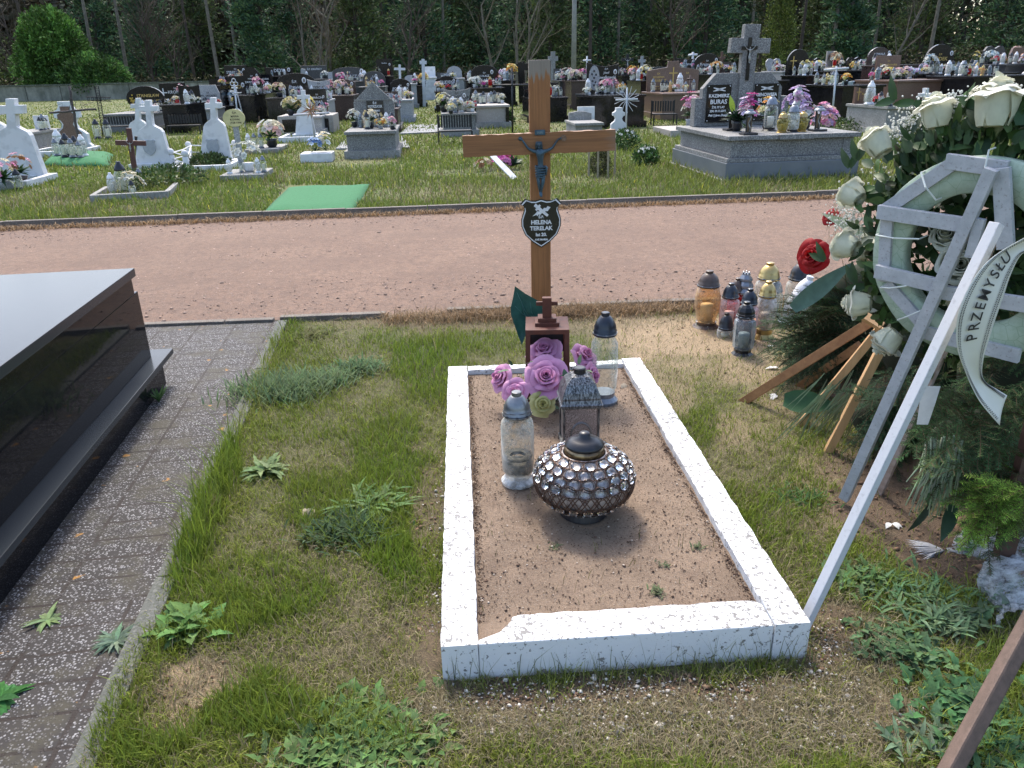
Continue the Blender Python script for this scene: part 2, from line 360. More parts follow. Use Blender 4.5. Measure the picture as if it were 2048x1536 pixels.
j=NN(nt,'Math',operation='MAXIMUM',i0=joint(nt,sx,.25,.014),i1=joint(nt,sy,.125,.012))
j=mul(nt,j,ramp(nt,noise(nt,9,3),.36,.52))
c=mixc(nt,j,c,(.014,.008,.006))
setp(nt,b,Base_Color=c,Roughness=.8,Normal=bump(nt,NN(nt,'Math',operation='SUBTRACT',i0=white,i1=mul(nt,j,2.)),.5,.004))
kx=lambda y:-1.165-(y-1.64)*.134
mb=MB(); mb.add([(-6,-1,.012),(kx(-1)+.02,-1,.012),(kx(5.2)+.02,5.2,.012),(-6,pn(-6)-.06,.012)],[(0,1,2,3)])
tag(mb.build('pavement',pv),kind='structure')
mb=MB()
y=.2
while y<5.1:
    y2=min(y+1.0,5.16); a=Vector((kx(y+.004)+.045,y+.004,0)); e=Vector((kx(y2)+.045,y2-.004,0)); c_=(a+e)/2
    mb.box((c_.x,c_.y,-.02),((e-a).length,.07,.10+random.uniform(-.004,.006)),math.atan2(e.y-a.y,e.x-a.x)); y=y2
tag(mb.build('edging_kerb',kg,bevel=.005),kind='structure')
# ---------------------------------------------------------------- grass
grassm=vcol('grass_blade',rough=.6,trans=.3,var=0,spec=.25)
def blades(name,x,y,z,h,w,lean,col,label=None,az=None,curl=.7):
    n=len(x); az=RN.uniform(0,2*PI,n) if az is None else az
    dx,dy=np.cos(az),np.sin(az); fa=az+RN.uniform(-1.,1.,n)+PI/2; sx,sy=np.cos(fa)*w/2,np.sin(fa)*w/2
    V=np.zeros((n,5,3))
    l1=lean*h*.35; l2=lean*h*1.0; z1=h*np.sqrt(np.clip(1-(lean*.45)**2,.05,1))*.55; z2=h*np.sqrt(np.clip(1-(lean*.8)**2,.04,1))
    V[:,0]=np.stack([x-sx,y-sy,z],1); V[:,1]=np.stack([x+sx,y+sy,z],1)
    V[:,2]=np.stack([x+dx*l1+sx*.8,y+dy*l1+sy*.8,z+z1],1); V[:,3]=np.stack([x+dx*l1-sx*.8,y+dy*l1-sy*.8,z+z1],1)
    V[:,4]=np.stack([x+dx*l2,y+dy*l2,z+z2],1)
    b=np.arange(n)*5; q=np.stack([b,b+1,b+2,b+3],1); t=np.stack([b+3,b+2,b+4],1)
    cc=np.repeat(col[:,None,:],5,1)
    o=npmesh(name,V.reshape(-1,3),[q,t],cc.reshape(-1,3),grassm)
    return tag(o,label,'grass',kind='stuff')
FR0=Vector((-.339,3.888)); fa_=-rad(3.3)  # frame
def in_frame(x,y,pad=0):
    # grave border outer rectangle
    ang=rad(3.35); ox,oy=-.2135,1.695; lx=(x-ox)*math.cos(ang)+(y-oy)*math.sin(ang); ly=-(x-ox)*math.sin(ang)+(y-oy)*math.cos(ang)
    return (lx>-pad)&(lx<1.046+pad)&(ly>-pad)&(ly<2.19+pad)
def near_points(n,y0=1.1,y1=5.27):
    # more points near the camera
    u=RN.random(n); y=1/(1/y0-u*(1/y0-1/y1)) ; 
    x=RN.uniform(-1.7,3.5,n); keep=(x>-1.095-(y-1.41)*.134)&(~in_frame(x,y,.0))&(x<y*.80+.8)
    return x[keep],y[keep]
x,y=near_points(760000)
m=masks(x,y); n=len(x)
clump=sstep(.35,.7,noise2(x,y,14,21))
ke0=np.exp(-((x-(-1.06-(y-1.41)*.136))/.08)**2); dens=.5*ke0+(.30+.55*clump)*(1-.93*m['sand'])*(1-.96*m['soil'])*(1-.45*m['straw'])+.55*m['lush']
k=RN.random(n)<dens; x,y=x[k],y[k]; m={a:b[k] for a,b in m.items()}; n=len(x)
h=RN.gamma(5,.0050,n)*(1+.7*m['lush'])*(1-.35*m['straw']); 
# taller tufts against the edging and round the grave border
ke=np.exp(-((x-(-1.06-(y-1.41)*.136))/.09)**2)*sstep(2.0,2.6,y)*(1-sstep(4.2,5.0,y)); h*=1+2.4*ke*RN.random(n)
w=RN.uniform(.0016,.0036,n)*(1+.25*m['lush'])*(.8+.12*y); lean=RN.beta(2.6,1.8,n)*1.15*(1-.35*m['lush'])
t=RN.random(n); dry=t<(.10+.5*m['straw']+.25*m['sand'])*(1-.75*m['lush'])
base=GREEN*(1-m['lush'][:,None])+LUSH*m['lush'][:,None]
ol=noise2(x,y,2.6,31)[:,None]; base=base*(1-.55*ol)+OLIVE*.55*ol
col=base*RN.uniform(.6,1.45,(n,1))*np.array((1,1,1)); col[dry]=(STRAW*RN.uniform(.5,1.15,(n,1)))[dry]
blades('grass',x,y,lawnz(x,y)-.003,h,w,lean,col,'short patchy lawn grass in front of and beside the white grave border')
# flat dead stems and thatch
x,y=near_points(420000); m=masks(x,y); n=len(x)
k=RN.random(n)<(.12+.62*m['straw']+.12*m['sand']-.15*m['lush'])*(1-.9*m['soil']); x,y=x[k],y[k]; n=len(x)
blades('dry_grass',x,y,lawnz(x,y)+RN.uniform(0,.008,n),RN.uniform(.015,.05,n),RN.uniform(.0010,.0022,n)*(.8+.15*y),RN.uniform(1.0,1.24,n),STRAW*RN.uniform(.35,1.25,(n,1))*(1,1,1),'dead straw coloured grass lying in the lawn')
# dry plants hanging over the near kerb
n=9000; x=RN.uniform(-.9,2.3,n); x=np.where(RN.random(n)<.5,RN.normal(.3,.45,n),x); y=5.24+.05*x-np.abs(RN.normal(0,.09,n)); 
blades('dry_weeds',x,y,np.full(n,.0),RN.uniform(.03,.13,n),RN.uniform(.003,.006,n),RN.uniform(.5,1.2,n),np.array((.30,.205,.115))*RN.uniform(.4,1.5,(n,1)),'brown withered weeds along the near kerb of the path')
n=7000; x=RN.uniform(-7,7,n); y=9.66+.088*x-np.abs(RN.normal(0,.07,n)); 
blades('dry_weeds',x,y,np.full(n,.01),RN.uniform(.03,.09,n),RN.uniform(.006,.012,n),RN.uniform(.7,1.2,n),np.array((.32,.21,.11))*RN.uniform(.4,1.4,(n,1)),'withered litter along the far kerb of the path')
# far lawn beyond the path
n=430000; u=RN.random(n); y=1/(1/9.6-u*(1/9.6-1/62.)); x=RN.uniform(-1,1,n)*(y*.78+1.5)
k=(y>9.86+.088*x); px,py=pix(x,y); k&=~((py>371)&(py<429)&(px>525+(429-py)*.9)&(px<706+(429-py)*.6)); x,y=x[k],y[k]; n=len(x)
nz=noise2(x,y,.55,41,4); dryp=.7*sstep(.55,.75,noise2(x,y,.8,43,4))*(1-.6*sstep(22,40,y)); 
px,py=pix(x,y); dryp=np.maximum(dryp,np.clip(1.3-((px-690)/110)**2-((py-318)/20)**2,0,1)); dryp=np.maximum(dryp,.8*np.clip(1.3-((px-1120)/120)**2-((py-250)/22)**2,0,1)); dryp=np.maximum(dryp,.6*np.clip(1.3-((px-900)/260)**2-((py-390)/20)**2,0,1))
k=RN.random(n)<.85-.6*dryp; x,y,nz,dryp=x[k],y[k],nz[k],dryp[k]; n=len(x)
h=RN.gamma(4,.016,n)*(.5+1.1*nz)*(1-.4*dryp)*(1-.45*sstep(26,45,y)); w=.0011*y*RN.uniform(.6,1.3,n)
far=np.array((.135,.205,.030)); c1=far*(1-nz[:,None])+np.array((.17,.19,.045))*nz[:,None]; col=c1*RN.uniform(.55,1.4,(n,1)); dr=RN.random(n)<(.10+.5*dryp)*(1-.75*sstep(20,36,y)); col[dr]=(STRAW*RN.uniform(.5,1.2,(n,1)))[dr]
yl=RN.random(n)<.012; col[yl]=np.array((.55,.5,.08))
blades('grass',x,y,terr(x,y)-.004,h,w,RN.beta(2,2,n)*1.0,col,'long uneven meadow grass between the old graves beyond the path')
# white gravel chips and brown debris
def bits(name,x,y,z,r,col,label,cat,mat):
    n=len(x); O=np.array([(1,0,0),(0,1,0),(-1,0,0),(0,-1,0),(0,0,1),(0,0,-.6)],float)
    a=RN.uniform(0,PI,n); sc=RN.uniform(.6,1.3,(n,3))*r[:,None]; sc[:,2]*=.6
    P=O[None]*sc[:,None]; X=P[...,0]*np.cos(a)[:,None]-P[...,1]*np.sin(a)[:,None]; Y=P[...,0]*np.sin(a)[:,None]+P[...,1]*np.cos(a)[:,None]
    V=np.stack([X+x[:,None],Y+y[:,None],P[...,2]+z[:,None]],2)
    T=np.array([(0,1,4),(1,2,4),(2,3,4),(3,0,4),(1,0,5),(2,1,5),(3,2,5),(0,3,5)]); b=(np.arange(n)*6)[:,None,None]
    o=npmesh(name,V.reshape(-1,3),[(T[None]+b).reshape(-1,3)],np.repeat(col[:,None],6,1).reshape(-1,3),mat)
    return tag(o,label,cat,kind='stuff')
stonem=vcol('stone_bits',rough=.8,var=.2)
x,y=near_points(90000); px,py=pix(x,y)
f=np.maximum.reduce([np.clip(1.3-((px-a)/rx)**2-((py-b)/ry)**2,0,1)*s for a,b,rx,ry,s in((1200,1430,430,75,1),(1650,1380,100,150,.8),(880,1150,34,260,.9),(1560,1440,300,90,.8),(1370,1040,60,200,.0))])
k=RN.random(len(x))<f*.8; x,y=x[k],y[k]; n=len(x)
bits('gravel',x,y,lawnz(x,y)+.006,RN.gamma(3,.0011,n),np.array((.62,.58,.52))*RN.uniform(.35,1.3,(n,1)),'pale gravel chips scattered in the thin grass round the border','gravel',stonem)
x,y=near_points(60000); f=masks(x,y); k=RN.random(len(x))<(f['soil']*.95+f['sand']*.4); x,y=x[k],y[k]; n=len(x)
bits('soil_crumbs',x,y,lawnz(x,y)+.004,RN.gamma(3,.0013,n),np.array((.2,.12,.075))*RN.uniform(.5,1.5,(n,1)),'crumbs of brown soil on the bare patches','soil',stonem)
n=16000; x=RN.uniform(-9,9,n); u=RN.random(n); y=pn(x)*(1-u)+pf(x)*u
bits('path_stones',x,y,np.full(n,.012),RN.gamma(2.2,.0027,n),np.array((.33,.235,.185))*RN.uniform(.4,1.5,(n,1)),'small loose stones on the pinkish path','gravel',stonem)
# sand inside the grave border
sm_,nt,b=newmat('sand_fill')
g0=noise(nt,3.5,5,.6); g1=noise(nt,120,6,.8); g2=noise(nt,240,3,.6); g3=noise(nt,9,6,.7)
c=mixc(nt,ramp(nt,g0,.38,.62),(.27,.195,.135),(.19,.135,.092)); c=mixc(nt,mul(nt,ramp(nt,g1,.5,.66),.75),c,(.085,.052,.038)); c=mixc(nt,mul(nt,ramp(nt,g2,.6,.66),.8),c,(.34,.29,.23)); c=mixc(nt,mul(nt,ramp(nt,g3,.5,.7),.5),c,(.13,.085,.06))
setp(nt,b,Base_Color=c,Roughness=.95,Normal=bump(nt,g1,1.,.008))
# ---------------------------------------------------------------- white grave border and its sand
wp,nt,b=newmat('flaking_white_paint')
o=oc(nt); n1=noise(nt,62,5,.7,vec=NN(nt,'Mapping',Vector=o,Scale=(1.,1.,1.15),Rotation=(0,0,.5))); n2=noise(nt,6,4); n3=noise(nt,22,5,.6,vec=NN(nt,'Mapping',Vector=o,Location=(2.2,0,1.),Scale=(1,1,1.)))
lo=NN(nt,'MapRange',Value=n2,From_Min=.3,From_Max=.7,To_Min=.535,To_Max=.605)
ch=NN(nt,'MapRange',Value=n1,From_Min=.0,From_Max=1.); nt.nodes.remove(ch.node)
nz_=NN(nt,'SeparateXYZ',2,i0=NN(nt,'NewGeometry',1)); lo=NN(nt,'Math',operation='ADD',i0=lo,i1=NN(nt,'MapRange',Value=nz_,From_Min=0.,From_Max=1.,To_Min=.035,To_Max=-.03))
f1=NN(nt,'MapRange',Value=NN(nt,'Math',operation='SUBTRACT',i0=n1,i1=lo),From_Min=0.,From_Max=.02)
f2=ramp(nt,n3,.645,.655)
f=NN(nt,'Math',operation='MAXIMUM',i0=f1,i1=f2)
wz=NN(nt,'SeparateXYZ',2,i0=o); foot=NN(nt,'MapRange',Value=NN(nt,'Math',operation='ADD',i0=wz,i1=mul(nt,n3,-.05)),From_Min=.0,From_Max=-.025)
c=mixc(nt,f,(.64,.65,.66),mixc(nt,n3,(.11,.105,.10),(.24,.235,.225))); c=mixc(nt,mul(nt,foot,.8),c,(.25,.2,.16))
setp(nt,b,Base_Color=c,Roughness=.65,Normal=bump(nt,NN(nt,'Math',operation='SUBTRACT',i0=noise(nt,55,5),i1=mul(nt,f,.5)),.35,.004))
gb=thing('grave_border','low white painted concrete grave border with flaking paint around brown sand','grave border',(-.2135,1.695,0),rad(3.35))
def rough_bar(mb,x0,x1,y0,y1,z0,z1,n,seed,ax):
    # a cast concrete member with a slightly uneven top edge; ax = long axis
    vs=[];fs=[];r=random.Random(seed)
    for i in range(n+1):
        t=i/n; j=lambda a:r.uniform(-a,a)
        e=0 if i in(0,n) else 1
        for (u,z) in((0,z0),(0,z1-.006),(.006,z1),(1-.006,z1),(1,z1-.006),(1,z0)):
            if ax=='y': p=(x0+(x1-x0)*u+j(.0028)*e,y0+(y1-y0)*t,z+j(.0022)*e*(z>z0))
            else: p=(x0+(x1-x0)*t,y0+(y1-y0)*u+j(.0028)*e,z+j(.0022)*e*(z>z0))
            vs.append(p)
    for i in range(n):
        for k in range(6):
            a=i*6+k;b_=i*6+(k+1)%6
            fs.append((a,b_,b_+6,a+6) if ax=='x' else (a,a+6,b_+6,b_))
    fs+=[tuple(range(5,-1,-1)),tuple(n*6+i for i in range(6))] if ax=='x' else [tuple(range(6)),tuple(n*6+5-i for i in range(6))]
    mb.add(vs,fs)
m_=MB(); rough_bar(m_,0,.102,0,2.19,-.05,.134,70,1,'y'); m_.build('side_member',wp,gb)
m_=MB(); rough_bar(m_,.944,1.046,.0,2.19,-.05,.137,70,2,'y'); m_.build('side_member',wp,gb)
m_=MB(); rough_bar(m_,.105,.941,2.125,2.187,-.05,.131,30,3,'x'); m_.build('head_member',wp,gb)
# foot member, its inner left corner broken off at a slant
pl=[(.1035,.004),(.942,.004),(.942,.098),(.925,.118)]
r=random.Random(5)
for i in range(1,26): pl.append((.925-i*(.925-.205)/26,.120+r.uniform(-.0035,.0035)))
pl+=[(.205,.112),(.196,.088),(.165,.05),(.1035,.022)]
MB().slab(pl,-.05,.131).build('foot_member',wp,gb,bevel=.004)
m_=MB(); xs=np.linspace(.09,.955,60); ys=np.linspace(.015,2.15,130); X,Y=np.meshgrid(xs,ys); Z=.098+.016*noise2(X,Y,4,8)-.012*np.exp(-((X-.45)/.2)**2-((Y-.8)/.2)**2)
V=np.stack([X.ravel(),Y.ravel(),Z.ravel()],1); i=(np.arange(129)[:,None]*60+np.arange(59)[None]).ravel()
so_=npmesh('sand',V,[np.stack([i,i+1,i+61,i+60],1)],None,sm_,smooth=True); so_.location=gb.location; so_.rotation_euler=gb.rotation_euler; tag(so_,kind='structure')
def fr(lx,ly):   # border coordinates -> world
    a=rad(3.35); return (-.2135+lx*math.cos(a)-ly*math.sin(a),1.695+lx*math.sin(a)+ly*math.cos(a))
n=17000; lx=RN.uniform(.11,.935,n); ly=RN.uniform(.12,2.1,n); wx,wy=fr(lx,ly); zz=.100+.014*noise2(lx,ly,4,8)
cc=np.array((.11,.065,.045))*RN.uniform(.4,1.3,(n,1)); lt=RN.random(n)<.08; cc[lt]=(.62,.52,.42)
ex=RN.random(n)<.35; lx=np.where(ex,np.where(RN.random(n)<.5,.108+np.abs(RN.normal(0,.012,n)),.938-np.abs(RN.normal(0,.012,n))),lx); wx,wy=fr(lx,ly)
bits('brown_debris',wx,wy,zz+.002,RN.gamma(3.5,.00052,n),cc,'fine brown litter and grit on the sand inside the border','litter',stonem)
n=520; lx=RN.uniform(.11,.93,n); ly=RN.uniform(.1,2.05,n); k=noise2(lx,ly,5,77)>.62; k|=(RN.random(n)<.05); k|=(lx<.25)&(ly>1.6); lx,ly=lx[k],ly[k]; n=len(lx); wx,wy=fr(lx,ly)
blades('sparse_grass',wx,wy,np.full(n,.1),RN.uniform(.015,.07,n),np.full(n,.0022),RN.uniform(.1,.8,n),np.array((.16,.15,.06))*RN.uniform(.6,1.3,(n,1)),'a few thin stalks of grass growing in the sand of the grave')
n=260; wx=RN.uniform(-.2,.85,n); wy=1.66+RN.normal(0,.03,n)+.055*(wx+.2); blades('sparse_grass',wx,wy,np.full(n,.005),RN.uniform(.04,.15,n),np.full(n,.0022),RN.uniform(.1,.7,n),np.array((.12,.14,.05))*RN.uniform(.6,1.3,(n,1)),'thin stalks standing against the front of the border')
# dead weed on the sand near the crystal lantern etc.: dried grass stalk bits
# ---------------------------------------------------------------- black granite tomb
bk,nt,b=newmat('black_granite')
n1=noise(nt,260,2,.5); c=mixc(nt,ramp(nt,n1,.62,.7),(.0085,.0085,.010),(.035,.035,.04))
du=noise(nt,7,6,.7); c=mixc(nt,mul(nt,ramp(nt,du,.35,.9),.3),c,(.02,.02,.022))
setp(nt,b,Base_Color=c,Roughness=NN(nt,'MapRange',Value=du,From_Min=.3,From_Max=.8,To_Min=.02,To_Max=.07)); b.inputs['Specular IOR Level'].default_value=.25; b.inputs['IOR'].default_value=1.3
bt,nt,b=newmat('black_granite_dusty_sky_top')  # weathered dusty faces; the blue-grey base also paints in reflected sky
n1=noise(nt,300,3,.6); du=noise(nt,3,6,.65); c=mixc(nt,n1,(.015,.018,.021),(.045,.052,.06)); 
setp(nt,b,Base_Color=c,Roughness=.2); b.inputs['Specular IOR Level'].default_value=.3; b.inputs['IOR'].default_value=1.35
tb=thing('granite_tomb','large polished black granite tomb cut off by the left edge, with a stepped ledge','tomb',(-1.974,3.984,0),rad(7.3))
def tp(name,x1,ya,z0,z1,mat,bev=.004,x0=-1.25,yb=-2.75): return MB().box(((x0+x1)/2,(ya+yb)/2,(z0+z1)/2),(x1-x0,ya-yb,z1-z0)).build(name,mat,tb,bevel=bev)
tp('base',.03,.06,-.03,.168,bk); tp('ledge',.085,.11,.171,.2,bt,.003)
tp('wall',.0,.0,.2005,.565,bk); tp('recess',.003,-.06,.566,.657,bk,.002); tp('cover_slab',.025,-.05,.658,.70,bt,.003)
# ---------------------------------------------------------------- wooden cross
def woodmat(name,a,bb,weath=None,axis='Z',wz=None,gr=18.):
    m,nt,b=newmat(name); o=oc(nt)
    sc={'Z':(1,1,.045),'X':(.045,1,1),'Y':(1,.045,1)}[axis]
    g=noise(nt,gr*5,6,.7,vec=NN(nt,'Mapping',Vector=o,Scale=sc)); g2=noise(nt,gr*1.3,3,.5,vec=NN(nt,'Mapping',Vector=o,Scale=sc)); 
    c=mixc(nt,ramp(nt,g,.35,.65),a,bb); c=mixc(nt,mul(nt,ramp(nt,g2,.5,.7),.5),c,tuple(x*.45 for x in a))
    cr=ramp(nt,g,.66,.71); c=mixc(nt,mul(nt,cr,.8),c,tuple(x*.2 for x in a))
    if weath:
        gr_=mixc(nt,g,(.30,.25,.20),(.14,.11,.085)); s=NN(nt,'SeparateXYZ',{'Z':2,'X':0}[axis],i0=o); jit=mul(nt,NN(nt,'Math',operation='SUBTRACT',i0=noise(nt,gr*3,3,.6,vec=NN(nt,'Mapping',Vector=o,Scale=sc)),i1=.5),.16)
        c=mixc(nt,ramp(nt,NN(nt,'Math',operation='ADD',i0=s,i1=jit),*weath),c,gr_)
    setp(nt,b,Base_Color=c,Roughness=.62,Coat_Weight=.08,Normal=bump(nt,g,.35,.003)); return m
wpost=woodmat('varnished_wood_post',(.30,.125,.038),(.205,.078,.022),weath=(1.565,1.585))
wbeam=woodmat('varnished_wood_beam',(.28,.12,.04),(.19,.075,.024),weath=(.33,.5),axis='X')
black=simple('black_enamel',(.006,.006,.009),rough=.25,spec=.6); whitep=simple('white_enamel',(.8,.8,.82),rough=.5)
whitel=simple('white_letters',(.72,.72,.72),rough=.6); goldl=simple('gold_letters',(.55,.38,.12),rough=.45,metal=.3)
bronze=simple('blue_green_bronze',(.05,.10,.135),(.035,.05,.06),rough=.45,metal=.35,ns=18,bm=.4)
cx=thing('wooden_cross','tall varnished wooden cross with bronze crucifix figure and black shield plaque','cross',(.169,4.05,0),rad(1))
def uneven(c,d,n,ax,seed,j=.002,bev=.003):
    mb=MB(); r=random.Random(seed); x,y,z=[a/2 for a in d]; k='xyz'.index(ax); vs=[];fs=[]
    for i in range(n+1):
        t=-1+2*i/n
        for (p,q) in((-1,-1),(1,-1),(1,1),(-1,1)):
            e=j if 0<i<n else 0
            if k==2: v=(c[0]+p*x+r.uniform(-e,e),c[1]+q*y,c[2]+t*z)
            else: v=(c[0]+t*x,c[1]+p*y,c[2]+q*z+r.uniform(-e,e))
            vs.append(v)
    for i in range(n):
        for a in range(4):
            b_=(a+1)%4; fs.append((i*4+a,i*4+b_,i*4+4+b_,i*4+4+a))
    fs+=[(3,2,1,0),tuple(n*4+i for i in range(4))]
    mb.add(vs,fs); return mb
uneven((0,.012,.70),(.103,.07,1.90),24,'z',2,.0007).build('post',wpost,cx,bevel=.002)
bmx=uneven((0,0,0),(.762,.028,.102),30,'x',4,.0022).build('crossbeam',wbeam,cx,bevel=.0015); bmx.location=(-.006,-.0385,1.266); bmx.rotation_euler=(0,-rad(1.0),0)
# shield plaque
def shield(sc,n=10):
    pts=[(0,-.1275),(.045,-.098),(.083,-.062),(.103,-.015),(.104,.02),(.096,.045),(.087,.072),(.090,.088),(.106,.104),(.083,.1275),(.055,.117),(.03,.116),(0,.1245)]
    L=[p for p in pts]+[(-x,z) for x,z in reversed(pts[1:-1])]
    return [(x*sc,z*sc) for x,z in L]
pq=MB().prism(shield(1.),-.004,0).build('plaque',black,cx); pq.location=(.002,-.0245,.866)
MB().prism(shield(.95),-.0052,-.0041).build('plaque_border',whitep,pq); MB().prism(shield(.905),-.0062,-.0053).build('plaque_face',black,pq)
e=MB(); e.M=Matrix.Translation((0,-.0068,.068))@Matrix.Rotation(rad(40),4,'Y')
e.prism([(-.014,-.009+.0),(.046,-.007),(.046,.006),(-.014,.008),(-.016,.018),(-.026,.016),(-.026,.008),(-.043,.009),(-.043,-.008),(-.026,-.008),(-.026,-.018),(-.015,-.018)],-.0004,.0002)
e.M=Matrix.Translation((0.002,-.0070,.06))@Matrix.Rotation(rad(-25),4,'Y')
lf=[(-.052,-.001),(-.03,-.003)]+[( -.03+i*.01,(-.006 if i%2 else -.012)) for i in range(8)]+[(.052,.0)]+[(.04-i*.01,(.006 if i%2 else .012)) for i in range(8)]
e.prism(lf,-.0006,.0); e.build('cross_and_palm_emblem',whitel,pq)
for t,sz,z,of in(('Ś.P.',.0185,.027,.0006),('HELENA',.029,-.004,.0011),('TERELAK',.029,-.035,.0011),('lat 20.',.0235,-.066,.0009),('AVE MARIA',.0135,-.089,.0006)):
    text(t,sz,whitel,pq,(0,-.0066,z),off=of,mw={'HELENA':.116,'TERELAK':.138,'AVE MARIA':.082}.get(t))
# name plate above the figure
MB().box((-.002,-.056,1.318),(.052,.004,.026)).build('scroll_plate',bronze,cx,bevel=.004)
text('INRI',.016,simple('plate_letters',(.18,.24,.27),rough=.5,metal=.4),cx,(-.002,-.0595,1.312),off=.0004)
# corpus: one continuous surface grown over a skeleton
def skinned(joints,edges,name,mat,parent,sub=2):
    bm=bmesh.new(); L=bm.verts.layers.skin.verify(); vs=[bm.verts.new(j[0]) for j in joints]
    for a,c_ in edges: bm.edges.new((vs[a],vs[c_]))
    pass
    for v,j in zip(vs,joints): v[L].radius=(j[1],j[2] if len(j)>2 else j[1]); v[L].use_root=False
    vs[0][L].use_root=True
    me=bpy.data.meshes.new(name); bm.to_mesh(me); bm.free(); o=bpy.data.objects.new(name,me); C.objects.link(o)
    o.modifiers.new('s','SKIN').use_smooth_shade=True; q=o.modifiers.new('u','SUBSURF'); q.levels=q.render_levels=sub
    dg=bpy.context.evaluated_depsgraph_get(); m2=bpy.data.meshes.new_from_object(o.evaluated_get(dg)); bpy.data.objects.remove(o)
    m2.materials.clear(); m2.materials.append(mat); p=bpy.data.objects.new(name,m2); C.objects.link(p); p.parent=parent; return p
def corpus(parent,mat,s=1.,loc=(0,0,0),detail=True):
    # z=0 at the wrists' height; total figure about 0.27 m at s=1
    J=[((0,-.010,-.125),.017,.013),((.001,-.011,-.085),.0165,.012),((0,-.014,-.050),.022,.0145),((0,-.013,-.030),.020,.011),((-.003,-.018,-.012),.008,.008),((-.006,-.024,.006),.0125,.0135),((-.007,-.024,.020),.0105,.011),
       ((.034,-.010,-.027),.009),((.060,-.008,-.012),.0062),((.088,-.007,.004),.0044),((.099,-.007,.009),.0062),((.107,-.010,.013),.0035),
       ((-.034,-.010,-.027),.009),((-.060,-.008,-.012),.0062),((-.088,-.007,.006),.0044),((-.098,-.007,.011),.0062),((-.106,-.010,.015),.0035),
       ((.013,-.014,-.155),.0135),((.012,-.024,-.195),.0098),((.006,-.017,-.225),.0082),((.003,-.012,-.252),.0055),((.004,-.02,-.268),.0055),((.003,-.023,-.279),.004),
       ((-.013,-.014,-.155),.0135),((-.010,-.024,-.195),.0098),((-.006,-.018,-.225),.0082),((-.003,-.013,-.250),.0055),((-.002,-.022,-.264),.0055),((-.001,-.026,-.275),.004)]
    J=[((j[0][0],j[0][1],j[0][2] if i in(9,10,11,14,15,16) else -.024+j[0][2]*.89),)+j[1:] for i,j in enumerate(J)]
    J=[(tuple(a*s for a in j[0]),)+tuple(r*s for r in j[1:]) for j in J]
    E_=[(0,1),(1,2),(2,3),(3,4),(4,5),(5,6),(3,7),(7,8),(8,9),(9,10),(10,11),(3,12),(12,13),(13,14),(14,15),(15,16),(0,17),(17,18),(18,19),(19,20),(20,21),(21,22),(0,23),(23,24),(24,25),(25,26),(26,27),(27,28)]
    f=skinned(J,E_,'crucifix_figure',mat,parent,2 if detail else 1); f.location=loc
    if detail:
        h=MB(); h.M=Matrix.Translation((0,0,-.026))
        for k in range(16):   # hair and beard strands
            a=rad(-20+k*14); h.tube([( -.007+.0115*math.cos(a),-.023+.006*math.sin(a)*-1+.004,.024),(-.007+.0150*math.cos(a),-.021+.004,.008),(-.007+.0165*math.cos(a),-.018,-.014)],[.003,.0035,.0015],5)
        h.tube([(-.0065,-.037,.012),(-.0065,-.0405,.006),(-.0065,-.036,.003)],[.0016,.0026,.0015],5); h.tube([(-.012,-.034,.000),(-.0065,-.037,-.006),(-.002,-.034,.000)],[.002,.0035,.002],5)
        for ex in(-.0112,-.002): h.ball((ex,-.0355,.0115),.0018,6,4)
        h.build('hair',mat,f,smooth=True)
        c_=MB()
        for k in range(9):
            z=-.122-k*.0062; pts=[]
            for q in range(15):
                a=2*PI*q/14; r=1.25+.02*math.sin(q*3+k); pts.append((.0205*r*math.cos(a)*(1-.03*k*.5),-.013+.0155*r*math.sin(a),z+.004*math.cos(a+.6)*(1 if k%2 else -.6)))
            c_.tube(pts,.0042,5,cap=False)
        c_.tube([(.024,-.015,-.118),(.031,-.018,-.128),(.028,-.016,-.15),(.03,-.014,-.165)],[.004,.007,.006,.003],6)
        c_.build('loincloth',mat,f,smooth=True)
        n_=MB(); n_.lathe([(.009,-.0),(.011,.003),(.009,.005),(.004,.004)],14,(0,0,0)); v=n_.v; n_.v=[(x-.098,-z+.004,y+.012) for x,y,z in v]; n_.build('nail_rosette',mat,f,smooth=True)
    return f
corpus(cx,bronze,1.0,(-.002,-.053,1.278))
kn=MB(); kn.lathe([(.0,.001),(.006,.0012),(.012,.0008),(.016,.0)],16); kn.v=[(x+.115,-z-.0535,y+1.288) for x,y,z in kn.v]; kn.build('wood_knot',simple('dark_knot',(.22,.14,.09),(.10,.05,.025),rough=.8,ns=90),cx)
# ---------------------------------------------------------------- grave lanterns (glass)
g_clear=glassm('clear_glass',(.93,.95,.91),tint=.12); g_dusty=glassm('dusty_glass',(.88,.87,.80),tint=.32); g_amber=glassm('amber_glass',(.92,.72,.48),tint=.25); g_red=glassm('red_glass',(.75,.04,.03),tint=.5); g_blue=glassm('blue_glass',(.55,.62,.66),tint=.35); g_pink=glassm('pink_glass',(.93,.74,.74),tint=.5); g_yel=glassm('yellow_glass',(.62,.54,.20),tint=.5)
p_black=simple('black_plastic',(.012,.013,.018),rough=.35,bm=.05); p_navy=simple('navy_lacquer',(.010,.013,.022),(.018,.024,.038),rough=.3,spec=.5,ns=40); p_silver=simple('silver_lacquer',(.24,.25,.26),(.13,.135,.145),rough=.3,metal=.7); p_gold=simple('gold_lacquer',(.52,.38,.16),(.38,.27,.1),rough=.3,metal=.8); p_white=simple('white_plastic',(.75,.75,.76),rough=.35); p_brown=simple('brown_plastic',(.07,.045,.035),rough=.4)
wax=simple('white_wax',(.62,.60,.52),(.5,.48,.42),rough=.5); p_grey=simple('grey_lacquer',(.16,.18,.21),(.25,.27,.3),rough=.3,metal=.4,ns=30)
